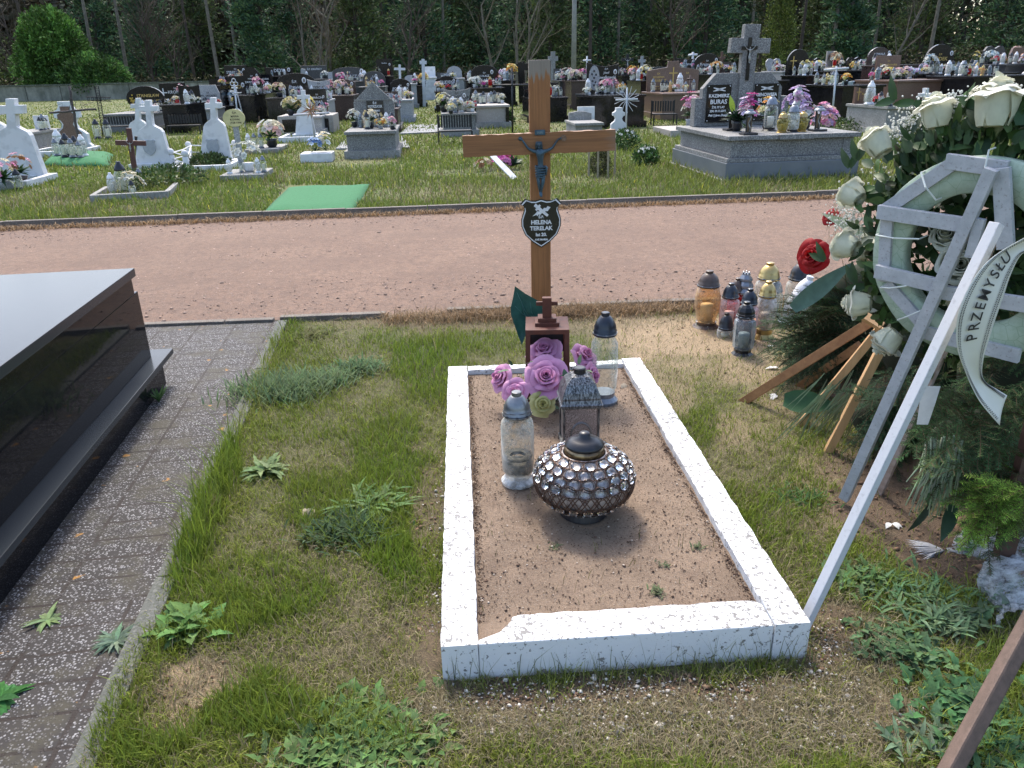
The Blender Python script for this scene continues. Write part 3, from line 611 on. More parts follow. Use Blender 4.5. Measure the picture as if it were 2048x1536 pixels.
dirt=simple('sooty_residue',(.03,.025,.02),(.12,.11,.09),rough=.8,ns=60)
def lantern(label,loc,h,r,glass,cap,base=None,seg=20,style='round',capf=.27,basef=.10,cat='grave lantern',group=None,rz=0,tilt=None,candle=wax,crown=True,name='grave_lantern'):
    t=thing(name,label,cat,loc,rz,group)
    if tilt: t.rotation_euler=tilt
    hb=h*basef; hc=h*capf; hg=h-hb-hc; sg=8 if style=='octagon' else (4 if style=='square' else seg); ph=PI/sg if sg<10 else 0; sm=sg>10
    if basef>0: MB().lathe([(r*1.02,0),(r*1.05,hb*.25),(r*.8,hb*.6),(r*.82,hb)],sg,ph=ph).build('base',base or cap,t,smooth=False)
    w=r*.035
    if style=='vase': pr=[(r*.62,hb),(r*.72,hb+.02*hg),(r*.98,hb+.4*hg),(r,hb+.72*hg),(r*.86,hb+.93*hg),(r*.66,hb+hg)]
    elif style=='bulge': pr=[(r*.78,hb),(r*.95,hb+.10*hg),(r*1.0,hb+.45*hg),(r*.96,hb+.85*hg),(r*.72,hb+.95*hg),(r*.62,hb+hg)]
    else: pr=[(r*.84,hb),(r*.97,hb+.06*hg),(r,hb+.3*hg),(r,hb+.80*hg),(r*.93,hb+.90*hg),(r*.70,hb+.955*hg),(r*.66,hb+hg)]
    MB().lathe(pr,sg,ph=ph,cap=False).build('glass_jar',glass,t,smooth=sm)
    if candle: MB().lathe([(r*.5,hb+.01),(r*.52,hb+hg*.45),(r*.5,hb+hg*.5)],14).build('candle_insert',candle,t,smooth=True)
    z=h-hc; a=hc*.82
    cp=MB().lathe([(r*.78,z-.004),(r*.86,z),(r*.86,z+.07*hc),(r*.80,z+.09*hc),(r*.83,z+.2*hc),(r*.78,z+.23*hc),(r*.76,z+.4*hc),(r*.62,z+.62*hc),(r*.40,z+.80*hc),(r*.30,z+.84*hc)],sg if sg!=20 else 24,ph=ph,rib=.02,ribn=8 if sm else 0).build('lid',cap,t,smooth=sm)
    MB().lathe([(r*.30,z+.84*hc),(r*.30,z+.98*hc),(r*.24,z+hc),(.001,z+hc)],12).build('chimney',cap,cp,smooth=False)
    if crown:
        m=MB(); q_=np.linspace(0,2*PI,49); m.tube([(r*.85*math.cos(q),r*.85*math.sin(q),z+.08*hc) for q in q_],[r*(.022+.05*max(0,math.cos(8*q))**3) for q in q_],6,cap=False)
        m.build('studded_rim',p_silver if cap!=p_silver else p_black,cp)
    return t
zs=.105
# clear jar with silver dome, dirty bottom
t=lantern('clear glass lantern with silver dome lid, dirty at the bottom, left of crystal lantern',(.016,2.66,zs),.385,.064,g_dusty,p_silver,base=glassm('frosted_foot',(.8,.82,.82),tint=.7,rough=.3),capf=.25,basef=.12,candle=None)
MB().lathe([(.052,.052),(.058,.056),(.058,.085),(.05,.088)],20).build('soot_ring',dirt,t,smooth=True); MB().lathe([(.03,.105),(.056,.112),(.056,.12),(.03,.118)],20,cap=False).build('soot_ring',dirt,t,smooth=True)
MB().lathe([(.0475,.287),(.0515,.289),(.0515,.297),(.0485,.299)],24).build('black_band',p_black,t); MB().lathe([(.0475,.302),(.0515,.304),(.0515,.310),(.048,.312)],24).build('black_band',p_black,t)
# tall octagonal
t=lantern('tall clear octagonal glass lantern with ribbed black lid at the head of the border',(.442,3.43,zs),.452,.066,g_clear,p_navy,base=p_grey,style='bulge',seg=20,capf=.24,basef=.12,candle=None)
for k in range(4):
    m=MB(); a=rad(45+90*k)
    for q in range(14): m.ball((.064*math.cos(a),.064*math.sin(a),.09+q*.0155),.0048,5,3)
    m.build('beaded_ridge',g_clear,t,smooth=True)
# square metal lantern with domed roof
mt,nt,b=newmat('silver_brushed_black'); n1=noise(nt,170,6,.75,vec=NN(nt,'Mapping',Vector=oc(nt),Scale=(1,1,.12))); setp(nt,b,Base_Color=mixc(nt,ramp(nt,n1,.42,.62),(.02,.02,.022),(.27,.28,.29)),Roughness=.38,Metallic=.6,Normal=bump(nt,n1,.3,.002))
t=thing('metal_lantern','square black and silver brushed metal lantern with domed roof behind the crystal lantern','grave lantern',(.283,2.985,zs),rad(2))
m=MB(); w=.073
for sx in(-1,1):
    for sy in(-1,1): m.box((sx*w,sy*w,.105),(.008,.008,.20))
m.box((0,0,.008),(.162,.162,.016)); m.box((0,0,.2),(.165,.165,.008)); m.build('frame',mt,t,bevel=.001)
gmm,nt,b=newmat('woven_silver_panel'); v=NN(nt,'TexVoronoi',Vector=NN(nt,'Mapping',Vector=oc(nt),Rotation=(0,rad(45),0)),Scale=150.,feature='DISTANCE_TO_EDGE'); setp(nt,b,Base_Color=mixc(nt,ramp(nt,v,.04,.2),(.50,.46,.46),(.09,.07,.07)),Roughness=.35,Metallic=.6,Normal=bump(nt,v,-.5,.003))
for yy in(-.0695,.0695): MB().box((0,yy,.107),(.134,.003,.17)).build('woven_panel',gmm,t)
for xx in(-.0695,.0695): MB().box((xx,0,.107),(.003,.134,.17)).build('woven_panel',gmm,t)
m=MB(); pass
rf=MB().lathe([(.123,.205),(.126,.212),(.118,.218),(.112,.232),(.112,.240),(.104,.262),(.083,.295),(.052,.320),(.030,.328)],4,ph=PI/4).build('roof',mt,t,bevel=.002)
m=MB()
for k in range(16):
    a=k*PI/8; m.tube([(.078*max(abs(math.cos(a)),0)*math.copysign(1,math.cos(a)),.078*math.sin(a),.238),(.07*math.cos(a),.07*math.sin(a),.270),(.036*math.cos(a),.036*math.sin(a),.322)],[.0025,.0025,.002],5)
m.build('roof_ribs',mt,rf); MB().lathe([(.026,.326),(.026,.348),(.021,.352),(.001,.352)],14).build('chimney',p_black,rf)
m=MB(); m.tube([(.045*math.cos(PI*k/10),-.073,.06+.07*math.sin(PI*k/10)) for k in range(11)],.004,6); m.build('arch_trim',p_silver,t,smooth=True); MB().lathe([(.034,.016),(.034,.09)],14).build('candle_insert',simple('rosy_candle',(.5,.28,.22),rough=.5),t,smooth=True)
# crystal lantern
cr,nt,b=newmat('faceted_crystal'); setp(nt,b,Base_Color=(.96,.96,.97),Roughness=.0,Transmission_Weight=1.,IOR=1.6)
foil=simple('silver_foil',(.42,.38,.37),(.16,.13,.125),rough=.4,metal=.6,ns=120)  # reflective foil added behind the crystals to make them sparkle
fil=simple('bronze_filigree',(.055,.03,.022),(.13,.08,.06),rough=.4,metal=.7,ns=50)
t=thing('crystal_lantern','large round brown filigree lantern set with rows of clear crystals','grave lantern',(.25,2.43,.098),0)
A=.18;B=.118;ZC=.148
def ell(th): return (A*math.cos(th),ZC+B*math.sin(th))   # radius, z
MB().lathe([(.085,0),(.088,.008),(.082,.03),(.07,.036)],28).build('base',p_black,t,smooth=False)
m=MB(); prof=[]
for th in np.linspace(rad(-58),rad(62),26): r_,z_=ell(th); prof.append((r_-.009,z_))
dk,nt,b=newmat('dark_inner_glass'); n1=noise(nt,40,4); setp(nt,b,Base_Color=mixc(nt,ramp(nt,n1,.4,.6),(.22,.18,.165),(.44,.39,.36)),Roughness=.3,Transmission_Weight=.0); m.lathe(prof,40,cap=False); m.build('inner_glass',dk,t,smooth=True)
m=MB()
rows=[(55,13),(41,17),(27,20),(14,21),(-29,20),(-45,16)]
for ri,(deg,nn) in enumerate(rows):
    mc=MB(); mf=MB(); th=rad(deg); r_,z_=ell(th); nrm=Vector((math.cos(th)/A,0,math.sin(th)/B)).normalized(); cr_=min(PI*r_/nn*.98,.0245)
    for k in range(nn):
        a=2*PI*(k+.5*(ri%2))/nn; R=Matrix.Rotation(a,3,'Z'); n_=R@nrm; p=R@Vector((r_,0,z_)); tg=R@Vector((0,1,0)); u=n_.cross(tg)
        ring=[p+(tg*math.cos(q)+u*math.sin(q))*cr_ for q in np.linspace(0,2*PI,13)]
        m.tube(ring,.0015,4,cap=False)
        rr=cr_*.80; P_=lambda q,f,hgt: p+(tg*math.cos(2*PI*q/10)+u*math.sin(2*PI*q/10))*rr*f+n_*hgt
        vs=[P_(q,1,-.001) for q in range(10)]+[P_(q+.5,.72,.0055) for q in range(10)]+[P_(q,.40,.0085) for q in range(10)]
        fs=[]
        for q in range(10): w_=(q+1)%10; fs+=[(q,w_,10+q),(w_,10+w_,10+q),(10+q,10+w_,20+w_),(10+q,20+w_,20+q)]
        mc.add(vs,fs+[tuple(range(20,30)),tuple(range(9,-1,-1))]); mf.add([P_(q,1.05,-.0025) for q in range(10)]+[p-n_*.006],[(q,(q+1)%10,10) for q in range(10)])
    mc.build('crystal_row',cr,t); mf.build('foil_row',foil,t)
for deg in(62,48.5,34.5,20.5,7,-20,-38,-54):
    th=rad(deg); r_,z_=ell(th); m.tube([(r_*math.cos(a),r_*math.sin(a),z_) for a in np.linspace(0,2*PI,61)],.0022,4,cap=False)
for s_ in range(28):      # plaited band
    for sg in(-1,1):
        for off in(0,.33):
            pts=[]
            for q in np.linspace(0,1,9):
                th=rad(8-27*(.5-.5*math.cos(PI*q))); r_,z_=ell(th); a=2*PI*(s_+off+sg*q*1.25)/28; pts.append(((r_+.002)*math.cos(a),(r_+.002)*math.sin(a),z_))
            m.tube(pts,.0021,4,cap=False)
m.build('filigree_cage',fil,t,smooth=True)
MB().lathe([(.068,.246),(.073,.252),(.070,.272),(.062,.276)],28).build('gold_neck',simple('brassy_collar',(.4,.28,.15),(.12,.08,.05),rough=.3,metal=.9,ns=25),t,smooth=True)
ld=MB().lathe([(.066,.275),(.070,.280),(.069,.286),(.045,.302),(.022,.312),(.020,.322),(.014,.328),(.001,.329)],28).build('lid',p_black,t,smooth=True)
# rusty red metal lantern with cross
rust,nt,b=newmat('brown_red_paint'); n1=noise(nt,25,5); setp(nt,b,Base_Color=mixc(nt,ramp(nt,n1,.4,.7),(.095,.022,.011),(.065,.016,.009)),Roughness=.6,Normal=bump(nt,noise(nt,90),.15,.002))
t=thing('metal_lantern','open four legged brown red lantern with a little cross on its roof','grave lantern',(.170,3.43,zs),rad(-2))
for sx in(-1,1):
    for sy in(-1,1): MB().bar((sx*.094,sy*.098,0),(sx*.089,sy*.093,.385),.022,.022,(0,1,0)).build('leg',rust,t,bevel=.002)
m=MB(); m.box((0,0,.394),(.200,.208,.022)); m.build('roof_plate',rust,t,bevel=.002)
m=MB(); m.box((0,0,.413),(.112,.105,.016)); m.box((0,0,.430),(.085,.08,.016)); m.build('roof_step',rust,t,bevel=.0015)
m=MB(); m.box((0,-.01,.482),(.042,.03,.10)); m.box((0,0,.500),(.10,.014,.018)); m.build('roof_cross',rust,t,bevel=.0015)
MB().box((0,0,.05),(.19,.19,.006)).build('floor_plate',p_black,t); MB().box((0,.098,.3),(.17,.004,.14)).build('back_plate',p_black,t)
# ---------------------------------------------------------------- flowers
petal=vcol('petals',rough=.55,trans=.22,var=.12,ns=40,spec=.3); leafm=vcol('leaves',rough=.5,trans=.12,var=.3,ns=30,spec=.3); needle=vcol('needles',rough=.7,trans=.1,var=0,spec=.1)
def rose(mb,R,col,open_=1.,seed=0,edge=None,layers=6,h=1.0,soft=0):
    """a rose blossom round +z: a tight heart and loose, uneven outer petals"""
    r=random.Random(seed); edge=edge or tuple(min(1,c*1.15+.02) for c in col)
    for L in range(layers):
        t=L/(layers-1); n=[2,3,3,4,5,5,6][L]
        for k in range(n):
            a0=2*PI*(k+r.uniform(-.16,.16))/n+L*1.1; wd=PI*.8 if L==0 else (1.5 if L<3 else 1.2)*PI/n*1.35; lean=r.uniform(-.12,.12)
            rb=R*(.05+.10*t+soft*(.10+.22*t)); rt=R*((.13+.26*t+.66*t**2.6*open_)+lean*t); ht=R*h*(1.0-.10*t-.55*t**2.2*open_)*r.uniform(.9,1.1); curl=R*(.02+.26*t*t)*r.uniform(.6,1.3); tip=r.uniform(.0,.14)*(1-soft)-.05*soft
            vs=[];cs=[];nu,nv=8,6
            for j in range(nv+1):
                v=j/nv
                for i in range(nu+1):
                    u=-1+2*i/nu; a=a0+u*wd*(.5+.5*math.sin(min(1,v*1.25)*PI/2))*(1-.25*max(0,v-.8)*5*abs(u))
                    rr=rb+(rt-rb)*(v**(.8-.35*soft))*(1-.08*u*u)+curl*max(0,v-.72)*2.6*(1+.35*math.sin(u*4+k*2+L))
                    z=-R*(.35+.2*soft)+(ht+R*(.35+.2*soft))*math.sin(min(v,.93)/.93*PI/2*.97)*(1-(.10+tip)*u*u*v)-curl*max(0,v-.76)*3.0+R*(.02+.05*t)*math.sin(u*4.3+L*2+k*1.7)*v
                    vs.append((rr*math.cos(a),rr*math.sin(a),z)); f=v**2*(.35+.65*t); cs.append(tuple(col[q]*(1-f)+edge[q]*f for q in range(3)))
            mb.add(vs,[(j*(nu+1)+i,j*(nu+1)+i+1,(j+1)*(nu+1)+i+1,(j+1)*(nu+1)+i) for j in range(nv) for i in range(nu)],cs)
    mb.uc=True
def aim(loc,d): return Matrix.Translation(loc)@Vector(d).to_track_quat('Z','Y').to_matrix().to_4x4()
def rose_part(parent,loc,d,R,col,seed,name='rose',open_=1.,edge=None,label=None,h=1.,soft=0):
    m=MB(); rose(m,R,col,open_,seed,edge,h=h,soft=soft); o=m.build(name,petal,parent,smooth=True); o.matrix_local=aim(loc,d)
    if label: o['label']=label
    return o
def leafy(mb,p,d,L,w,col,n=None,curl=.4,fold=.25,seg=4):
    c=jit(col,.75,1.25); mb.setc(c); n=n or (random.uniform(-.5,.5),random.uniform(-.5,.5),1)
    mb.blade(p,d,n,L,w,seg,curl,fold=fold)
bq=thing('artificial_bouquet','artificial lilac pink rose bouquet with a large dark teal leaf in the brown red lantern','flowers',(.15,3.33,.1),0)
PK=(.56,.17,.36); PE=(.70,.36,.54); B0=Vector((.15,3.33,.1))
for (x,y,Y,R,d,op) in((1088,706,3.42,.070,(-.1,-.6,.9),.95),(1091,757,3.24,.082,(.02,-.9,.7),1.1),(1007,757,3.36,.062,(-.8,-.5,.5),.9),(1032,785,3.22,.056,(-.3,-.9,.5),.85),(1166,716,3.44,.062,(.5,-.5,.8),.95),(1176,752,3.34,.058,(.7,-.6,.2),.85)):
    rose_part(bq,at(x,y,Y)-B0,d,R,PK,int(x),edge=PE,open_=op)
m=MB(); m.M=aim(at(1085,808,3.17)-B0,(0,-.9,.4)); rose(m,.045,(.42,.40,.10),1.2,4,(.55,.52,.25),layers=5); m.M=None; m.build('yellow_green_blossom',petal,bq,smooth=True)
m=MB()
for k in range(46):
    p=at(random.uniform(1010,1180),random.uniform(720,830),random.uniform(3.2,3.45))-B0
    leafy(m,p,(random.uniform(-1,1),random.uniform(-1,.6),random.uniform(-.2,1)),random.uniform(.03,.06),random.uniform(.018,.032),random.choice([(.05,.12,.05),(.10,.17,.09),(.03,.08,.05)]))
m.setc((.05,.08,.03))
for (x,y,Y) in((1088,706,3.42),(1091,757,3.24),(1007,757,3.36),(1032,785,3.22),(1166,716,3.44),(1176,752,3.34)): q=at(x,y,Y)-B0; m.tube([(0,0,.0),(q.x*.5,q.y*.5,q.z*.6),tuple(q)],.003,5)
m.build('foliage',leafm,bq,smooth=True)
# big artificial leaf standing behind the lantern
def outline_leaf(px,Y,name,parent,col,base,veins=None,thick=.0015,cup=.03):
    P=[at(x,y,Y)-Vector(base) for x,y in px]; c=sum(P,Vector())/len(P); mb=MB(); n=len(P)
    vs=[];
    rings=5
    for j in range(rings+1):
        f=j/rings
        for p in P: q=c+(p-c)*f; vs.append((q.x,q.y+cup*(1-f*f)+.008*math.sin(f*9+q.x*60),q.z))
    fs=[(j*n+i,j*n+(i+1)%n,(j+1)*n+(i+1)%n,(j+1)*n+i) for j in range(rings) for i in range(n)]
    mb.setc(col); mb.add(vs,fs); return mb.build(name,leafm,parent,smooth=True)
outline_leaf([(1030,573),(1050,586),(1072,600),(1086,608),(1098,622),(1096,636),(1090,652),(1072,655),(1056,662),(1050,672),(1044,690),(1036,672),(1028,648),(1022,630),(1021,616),(1026,596)],3.66,'large_leaf',bq,(.022,.085,.075),B0)
outline_leaf([(1100,628),(1112,640),(1120,655),(1126,676),(1120,690),(1100,690),(1080,690),(1062,684),(1070,665),(1086,648)],3.62,'large_leaf',bq,(.02,.07,.05),B0)
m=MB(); m.setc((.07,.17,.15))
for a,b_ in(((1034,585),(1070,650)),((1030,612),(1066,640)),((1060,604),(1072,640)),((1042,600),(1060,648))): m.tube([at(*a,3.655)-B0,at((a[0]+b_[0])/2-3,(a[1]+b_[1])/2+2,3.675)-B0,at(*b_,3.665)-B0],[.0012,.0018,.0022],4)
m.build('leaf_veins',leafm,bq,smooth=True)
# ---------------------------------------------------------------- weeds: rosettes and clumps
weedm=vcol('weed_leaves',rough=.85,trans=.25,var=.4,ns=90,spec=.08)
def weed(label,px,py,z,n,L,w,col,up=.45,lobes=0,spread=0.,group=None,curl=.9,name='weed_plant',cat='weed'):
    p0=G(px,py,z); t=thing(name,label,cat,p0,0,group); m=MB(); L*=.9; w*=.85; n=int(n*1.7); col=[(c*.95+.012) for c in col]
    for k in range(n):
        a=2*PI*k/n*2.4+random.uniform(-.3,.3); q=Vector((random.gauss(0,1)*spread,random.gauss(0,1)*spread*.8,0)); e=up*random.uniform(.5,1.5)
        c=jit(col,.7,1.35); m.setc(c); LL=L*random.uniform(.6,1.2)
        pr=(lambda t_: (math.sin(PI*min(1,.1+.9*t_)**.75))*(1+(.35*math.cos(t_*lobes*2*PI) if lobes else 0))+.05)
        m.blade(q,(math.cos(a),math.sin(a),e),(0,0,1),LL,w*random.uniform(.7,1.2),max(4,lobes*2+2) if lobes else 4,curl*random.uniform(.5,1.2),prof=pr,fold=.25)
    m.build('leaves',weedm,t,smooth=True); return t
SG=(.14,.22,.13); DG=(.055,.12,.035); MG=(.10,.19,.06)
weed('pale grey green bushy weed clump spilling over the paving edge',565,785,.0,900,.12,.009,(.19,.27,.125),up=2.2,spread=.12,curl=.6); weed('narrow end of the pale grey green clump beside the broad one',660,770,.0,160,.11,.010,(.19,.27,.125),up=1.8,spread=.06,curl=.6)
weed('smaller dark grey green weed clump near the path, right of the pale bushy one',712,745,.0,330,.10,.012,(.12,.19,.085),up=1.6,spread=.075)
weed('low brownish green weed clump by the path kerb at the top of the edging',610,678,.0,160,.10,.012,(.15,.16,.06),up=1.3,spread=.09)
weed('broad grey green rosette weed in the middle of the left lawn',530,945,.01,34,.12,.030,(.20,.28,.12),up=.7,lobes=4,spread=.02)
weed('grey green feathery weed in the lawn beside the border',745,1010,.01,80,.13,.020,(.13,.21,.075),up=.7,lobes=4,spread=.05)
weed('dark leafy weed clump in the lawn beside the border, below the feathery one',690,1070,.01,380,.075,.013,(.06,.105,.045),up=1.5,lobes=3,spread=.062)
weed('large green dock weed with wavy leaves by the concrete edging',370,1260,.01,22,.125,.046,(.14,.27,.08),up=1.3,lobes=5,spread=.03)
weed('light green rosette weed growing in the paving',95,1240,.014,13,.075,.017,(.20,.28,.13),up=.35)
weed('grey green rosette weed in the paving against the edging',232,1283,.014,42,.085,.013,(.15,.22,.15),up=.45,lobes=3)
weed('upright green weed growing against the black granite ledge',318,803,.012,12,.11,.018,(.11,.20,.07),up=2.2,curl=.6)
weed('leafy lobed weed clump at the bottom edge of the lawn',700,1500,.01,480,.062,.026,(.13,.22,.07),up=1.5,lobes=3,spread=.085)
weed('bright green leaf cut off by the left edge of the photo, on the paving',-6,1400,.014,12,.10,.035,(.07,.22,.06),up=.4)
rw='green weeds in the grass right of the border'
for i,(a,b_,n,L,w,s,c,lb) in enumerate([(1300+0,1080,0,0,0,0,0,''),(1720,1160,70,.06,.02,.055,(.11,.20,.07),'clump of grey green lobed weeds just right of the white leaning leg'),(1850,1200,150,.075,.012,.09,(.12,.22,.10),'wide clump of narrow leaved weeds between the white leg and the cellophane'),(1880,1250,36,.10,.014,.03,(.15,.24,.12),'pale spiky rosette weed in front of the wide clump'),(1790,1290,90,.045,.02,.06,(.09,.17,.07),'low round leaved weeds below the wide clump'),(1940,1240,30,.07,.022,.03,(.13,.2,.10),'broad leaved weed beside the cellophane wrapping'),(1840,1320,26,.05,.03,.03,(.10,.19,.08),'small broad leaved seedling clump above the pale soil patch'),(1930,1410,70,.06,.03,.07,(.08,.18,.07),'green leafy weeds left of the brown pole'),(1990,1500,90,.065,.028,.08,(.07,.16,.06),'dark green leafy weeds right of the brown pole at the bottom'),(1850,1480,45,.06,.016,.05,(.15,.21,.12),'pale lobed weeds at the foot of the brown pole'),(1600,1000,60,.06,.008,.05,(.06,.13,.035),'dark grassy tuft beside the natural wooden legs')]):
    if n: weed(lb,a,b_,.02,n,L,w,c,up=1.2,lobes=3 if w>.018 else 0,spread=s,group=rw)
for a,b_,s in((1315,1185,1.),(1110,1095,.6),(1395,1095,.8),(1325,1130,.6)): weed({1315:'tiny green seedling tuft in the sand near the foot member',1110:'tiny dry tuft in the middle of the sand',1395:'small dry grass tuft on the right half of the sand',1325:'tiny pale seedling in the sand right of centre'}[a],a,b_,.105,int(26*s),.028*s,.005,(.13,.16,.08),up=1.2,spread=.012)
wl=MB(); wl.setc((.5,.42,.3)); p=G(612,1030,.02); wl.blade(p,(1,.5,.6),(0,-1,.6),.05,.035,4,1.2); wl.blade(p,(-.6,.4,.8),(0,-1,.6),.04,.03,4,1.2); tag(wl.build('dead_leaf',leafm,smooth=True),'pale crumpled dead leaf lying in the left lawn','leaf')
wl=MB(); wl.setc((.55,.45,.32)); p=G(1245,768,.12); wl.blade(p,(.3,-.6,-.3),(.4,-.6,1),.07,.04,4,1.2); wl.blade(p,(.8,-.3,-.2),(.4,-.6,1),.05,.03,4,1.2); tag(wl.build('dead_leaf',leafm,smooth=True),'pale dry curled leaf in the sand by the head of the border','leaf')
wl=MB(); wl.setc((.45,.40,.10)); p=G(428,1270,.012); wl.blade(p,(1,.1,.1),(0,0,1),.045,.04,4,.3); tag(wl.build('dead_leaf',leafm,smooth=True),'small yellow leaf on the soil beside the dock weed','leaf')
# ---------------------------------------------------------------- the group of used grave lanterns beside the path
def hz(px,pb,pt):   # ground point and height from base and top pixels
    g=G(px,pb); return g, at(px,pt,g.y).z
grp='used grave lanterns standing together by the path'
def cand(px,pb,pt,pw,label,glass,cap,**k):
    g,h=hz(px,pb,pt); r=pw*mpp(px,pb,g.y)/2; return lantern(label,g,h,r,glass,cap,group=grp,**k)
cand(1411,655,541,50,'amber and clear vase shaped grave lantern with brown lid, leftmost of the used group',g_amber,p_brown,base=p_brown,style='vase',capf=.27,basef=.11)
cand(1455,660,566,38,'pink grave lantern with blue black lid behind the small black domed one',g_pink,p_navy,base=p_black,capf=.30)
cand(1450,676,625,34,'small low lantern with black dome lid and white insert, before the pink one',g_clear,p_black,basef=.0,capf=.62,crown=True)
cand(1484,711,603,42,'bluish eight sided grave lantern with black lid and flared black foot, nearest',g_blue,p_black,style='octagon',capf=.28,basef=.13)
cand(1491,684,577,38,'pale pink grave lantern with dark blue lid just behind the bluish eight sided one',g_pink,p_navy,base=p_black,capf=.28)
cand(1469,640,556,34,'red grave lantern with brown lid in the middle of the used group',g_red,p_brown,base=p_black,capf=.32)
cand(1529,640,525,50,'wide clear grave lantern with large gold dome lid',g_clear,p_gold,base=p_gold,capf=.28)
cand(1526,678,562,40,'milky grave lantern with dimpled gold lid and woven gold foot',glassm('milky_glass',(.85,.8,.76),tint=.75),p_gold,base=p_gold,style='vase',capf=.26,basef=.18)
cand(1590,640,523,50,'clear grave lantern with matt black dome lid half hidden by fir branches',g_clear,p_black,base=p_black,capf=.30)
cand(1546,636,560,30,'small clear grave lantern with grey lid behind the two gold lidded ones',g_clear,p_grey,base=p_black,capf=.30)
cand(1578,648,547,46,'white lidded grave lantern leaning against its neighbour by the fir branches',glassm('white_glass',(.9,.9,.9),tint=.7),p_white,base=p_white,capf=.45,basef=.05).rotation_euler=(rad(4),rad(16),0)
g,h=hz(1484,640,541); t=thing('grave_lantern','grey metallic pagoda shaped grave lantern with stepped roof behind the others','grave lantern',g,.2,grp); r=.046
MB().lathe([(r*.9,0),(r,.02),(r*.7,.05),(r*.75,h*.55)],8).build('body',p_grey,t); MB().lathe([(r*1.35,h*.55),(r*1.4,h*.59),(r*1.05,h*.66),(r*1.2,h*.68),(r*1.2,h*.72),(r*.85,h*.79),(r*.98,h*.81),(r*.98,h*.85),(r*.6,h*.92),(r*.6,h*.94)],8).build('stepped_roof',p_grey,t)
m=MB(); [m.ball((r*.45*math.cos(a),r*.45*math.sin(a),h*.96),r*.16,6,4) for a in np.linspace(0,2*PI,7)[:-1]]; m.build('crown',p_silver,t)
m=MB(); m.lathe([(.022,0),(.0225,.005),(.0225,.085),(.019,.09),(.019,.086)],18); o=m.build('candle_insert',wax,smooth=False); o.location=G(1394,648,.024); o.rotation_euler=(rad(90),0,rad(50)); tag(o,'white spent candle insert lying on its side by the amber lantern','candle',grp)
# ---------------------------------------------------------------- funeral wreath seen from its back
WF=Vector((1.308,2.637,0)); ww=Vector((.6,-.8,0)); ln=rad(5); n0=Vector((-.8,-.6,0)); wu=Vector((0,0,1))*math.cos(ln)+n0*math.sin(ln); wy=wu.cross(ww)
WM=Matrix((( ww.x,wy.x,wu.x,WF.x),(ww.y,wy.y,wu.y,WF.y),(ww.z,wy.z,wu.z,WF.z),(0,0,0,1))); WI=WM.inverted()
def onw(px,py,off=0.):     # pixel -> local wreath coordinates on the plane y=off
    d=Vector(ray(px,py)); c=Vector((0,0,H)); o=WF+wy*off; t=(o-c).dot(wy)/d.dot(wy); q=WI@(c+d*t); return Vector((q.x,off,q.z))
gpw,nt,b=newmat('weathered_white_lath'); o=oc(nt); n1=noise(nt,22,6,.7,vec=NN(nt,'Mapping',Vector=o,Scale=(1,1,1))); n2=noise(nt,90,4,.7)
c=mixc(nt,ramp(nt,n1,.35,.7),(.33,.345,.365),(.46,.47,.49)); c=mixc(nt,mul(nt,ramp(nt,n2,.58,.66),.7),c,(.2,.18,.17)); setp(nt,b,Base_Color=c,Roughness=.75,Normal=bump(nt,n2,.2,.002))
brightw,nt,b=newmat('white_painted_leg'); n2=noise(nt,60,5,.7); c=mixc(nt,mul(nt,ramp(nt,n2,.55,.7),.5),(.50,.51,.53),(.27,.27,.28)); setp(nt,b,Base_Color=c,Roughness=.6,Normal=bump(nt,n2,.15,.002))
foam,nt,b=newmat('pale_green_foam'); n1=noise(nt,30,5,.7); v=NN(nt,'TexVoronoi',Vector=oc(nt),Scale=26.,feature='DISTANCE_TO_EDGE')
c=mixc(nt,ramp(nt,n1,.4,.62),(.36,.44,.35),(.29,.37,.28)); c=mixc(nt,mul(nt,ramp(nt,v,.035,.0),.45),c,(.12,.2,.12)); setp(nt,b,Base_Color=c,Roughness=.9,Normal=bump(nt,n1,.4,.004))
wr=thing('funeral_wreath','big white rose wreath seen from behind, pale green foam ring on white lath stand','wreath'); wr.matrix_world=WM
CX,CZ=.318,1.033
m=MB(); ro,ri=.315,.205; rc=(ro+ri)/2; hw=(ro-ri)/2; vs=[];fs=[]; nseg=72; prof=[(-hw,0.),(-hw*.92,-.012),(hw*.92,-.012),(hw,0.),(hw*.9,.045),(0,.06),(-hw*.9,.045)]
for k in range(nseg):
    a=2*PI*k/nseg
    for q,(dr,dy) in enumerate(prof): r_=rc+dr*(1+.03*math.sin(a*9+q)); vs.append((CX+r_*math.cos(a),dy,CZ+r_*math.sin(a)))
np_=len(prof)
for k in range(nseg):
    for q in range(np_): fs.append((k*np_+q,((k+1)%nseg)*np_+q,((k+1)%nseg)*np_+(q+1)%np_,k*np_+(q+1)%np_))
m.add(vs,fs); m.build('foam_ring',foam,wr,smooth=True)
def lath(p,q,w,off,name='lath',mat=None,t=.018,e=(.0,.0)):
    a=onw(*p,off);b_=onw(*q,off); return MB().bar(a,b_,w,t,(0,1,0),e).build(name,mat or gpw,wr,bevel=.0015)
lath((1768,422),(1902,330),.042,-.016); lath((1893,322),(2016,338),.045,-.018); lath((1776,424),(1768,562),.040,-.016); lath((1774,566),(1850,652),.040,-.016); lath((1850,664),(2040,712),.045,-.016)
lath((1762,424),(1926,449),.045,-.036,e=(.01,0)); lath((1757,543),(1888,574),.045,-.036,e=(.01,0)); lath((1885,584),(2070,612),.045,-.036); lath((2003,336),(2012,498),.046,-.038); lath((1961,437),(1941,515),.03,-.052)
lath((1984,338),(1688,998),.036,-.056,name='leg',t=.024)
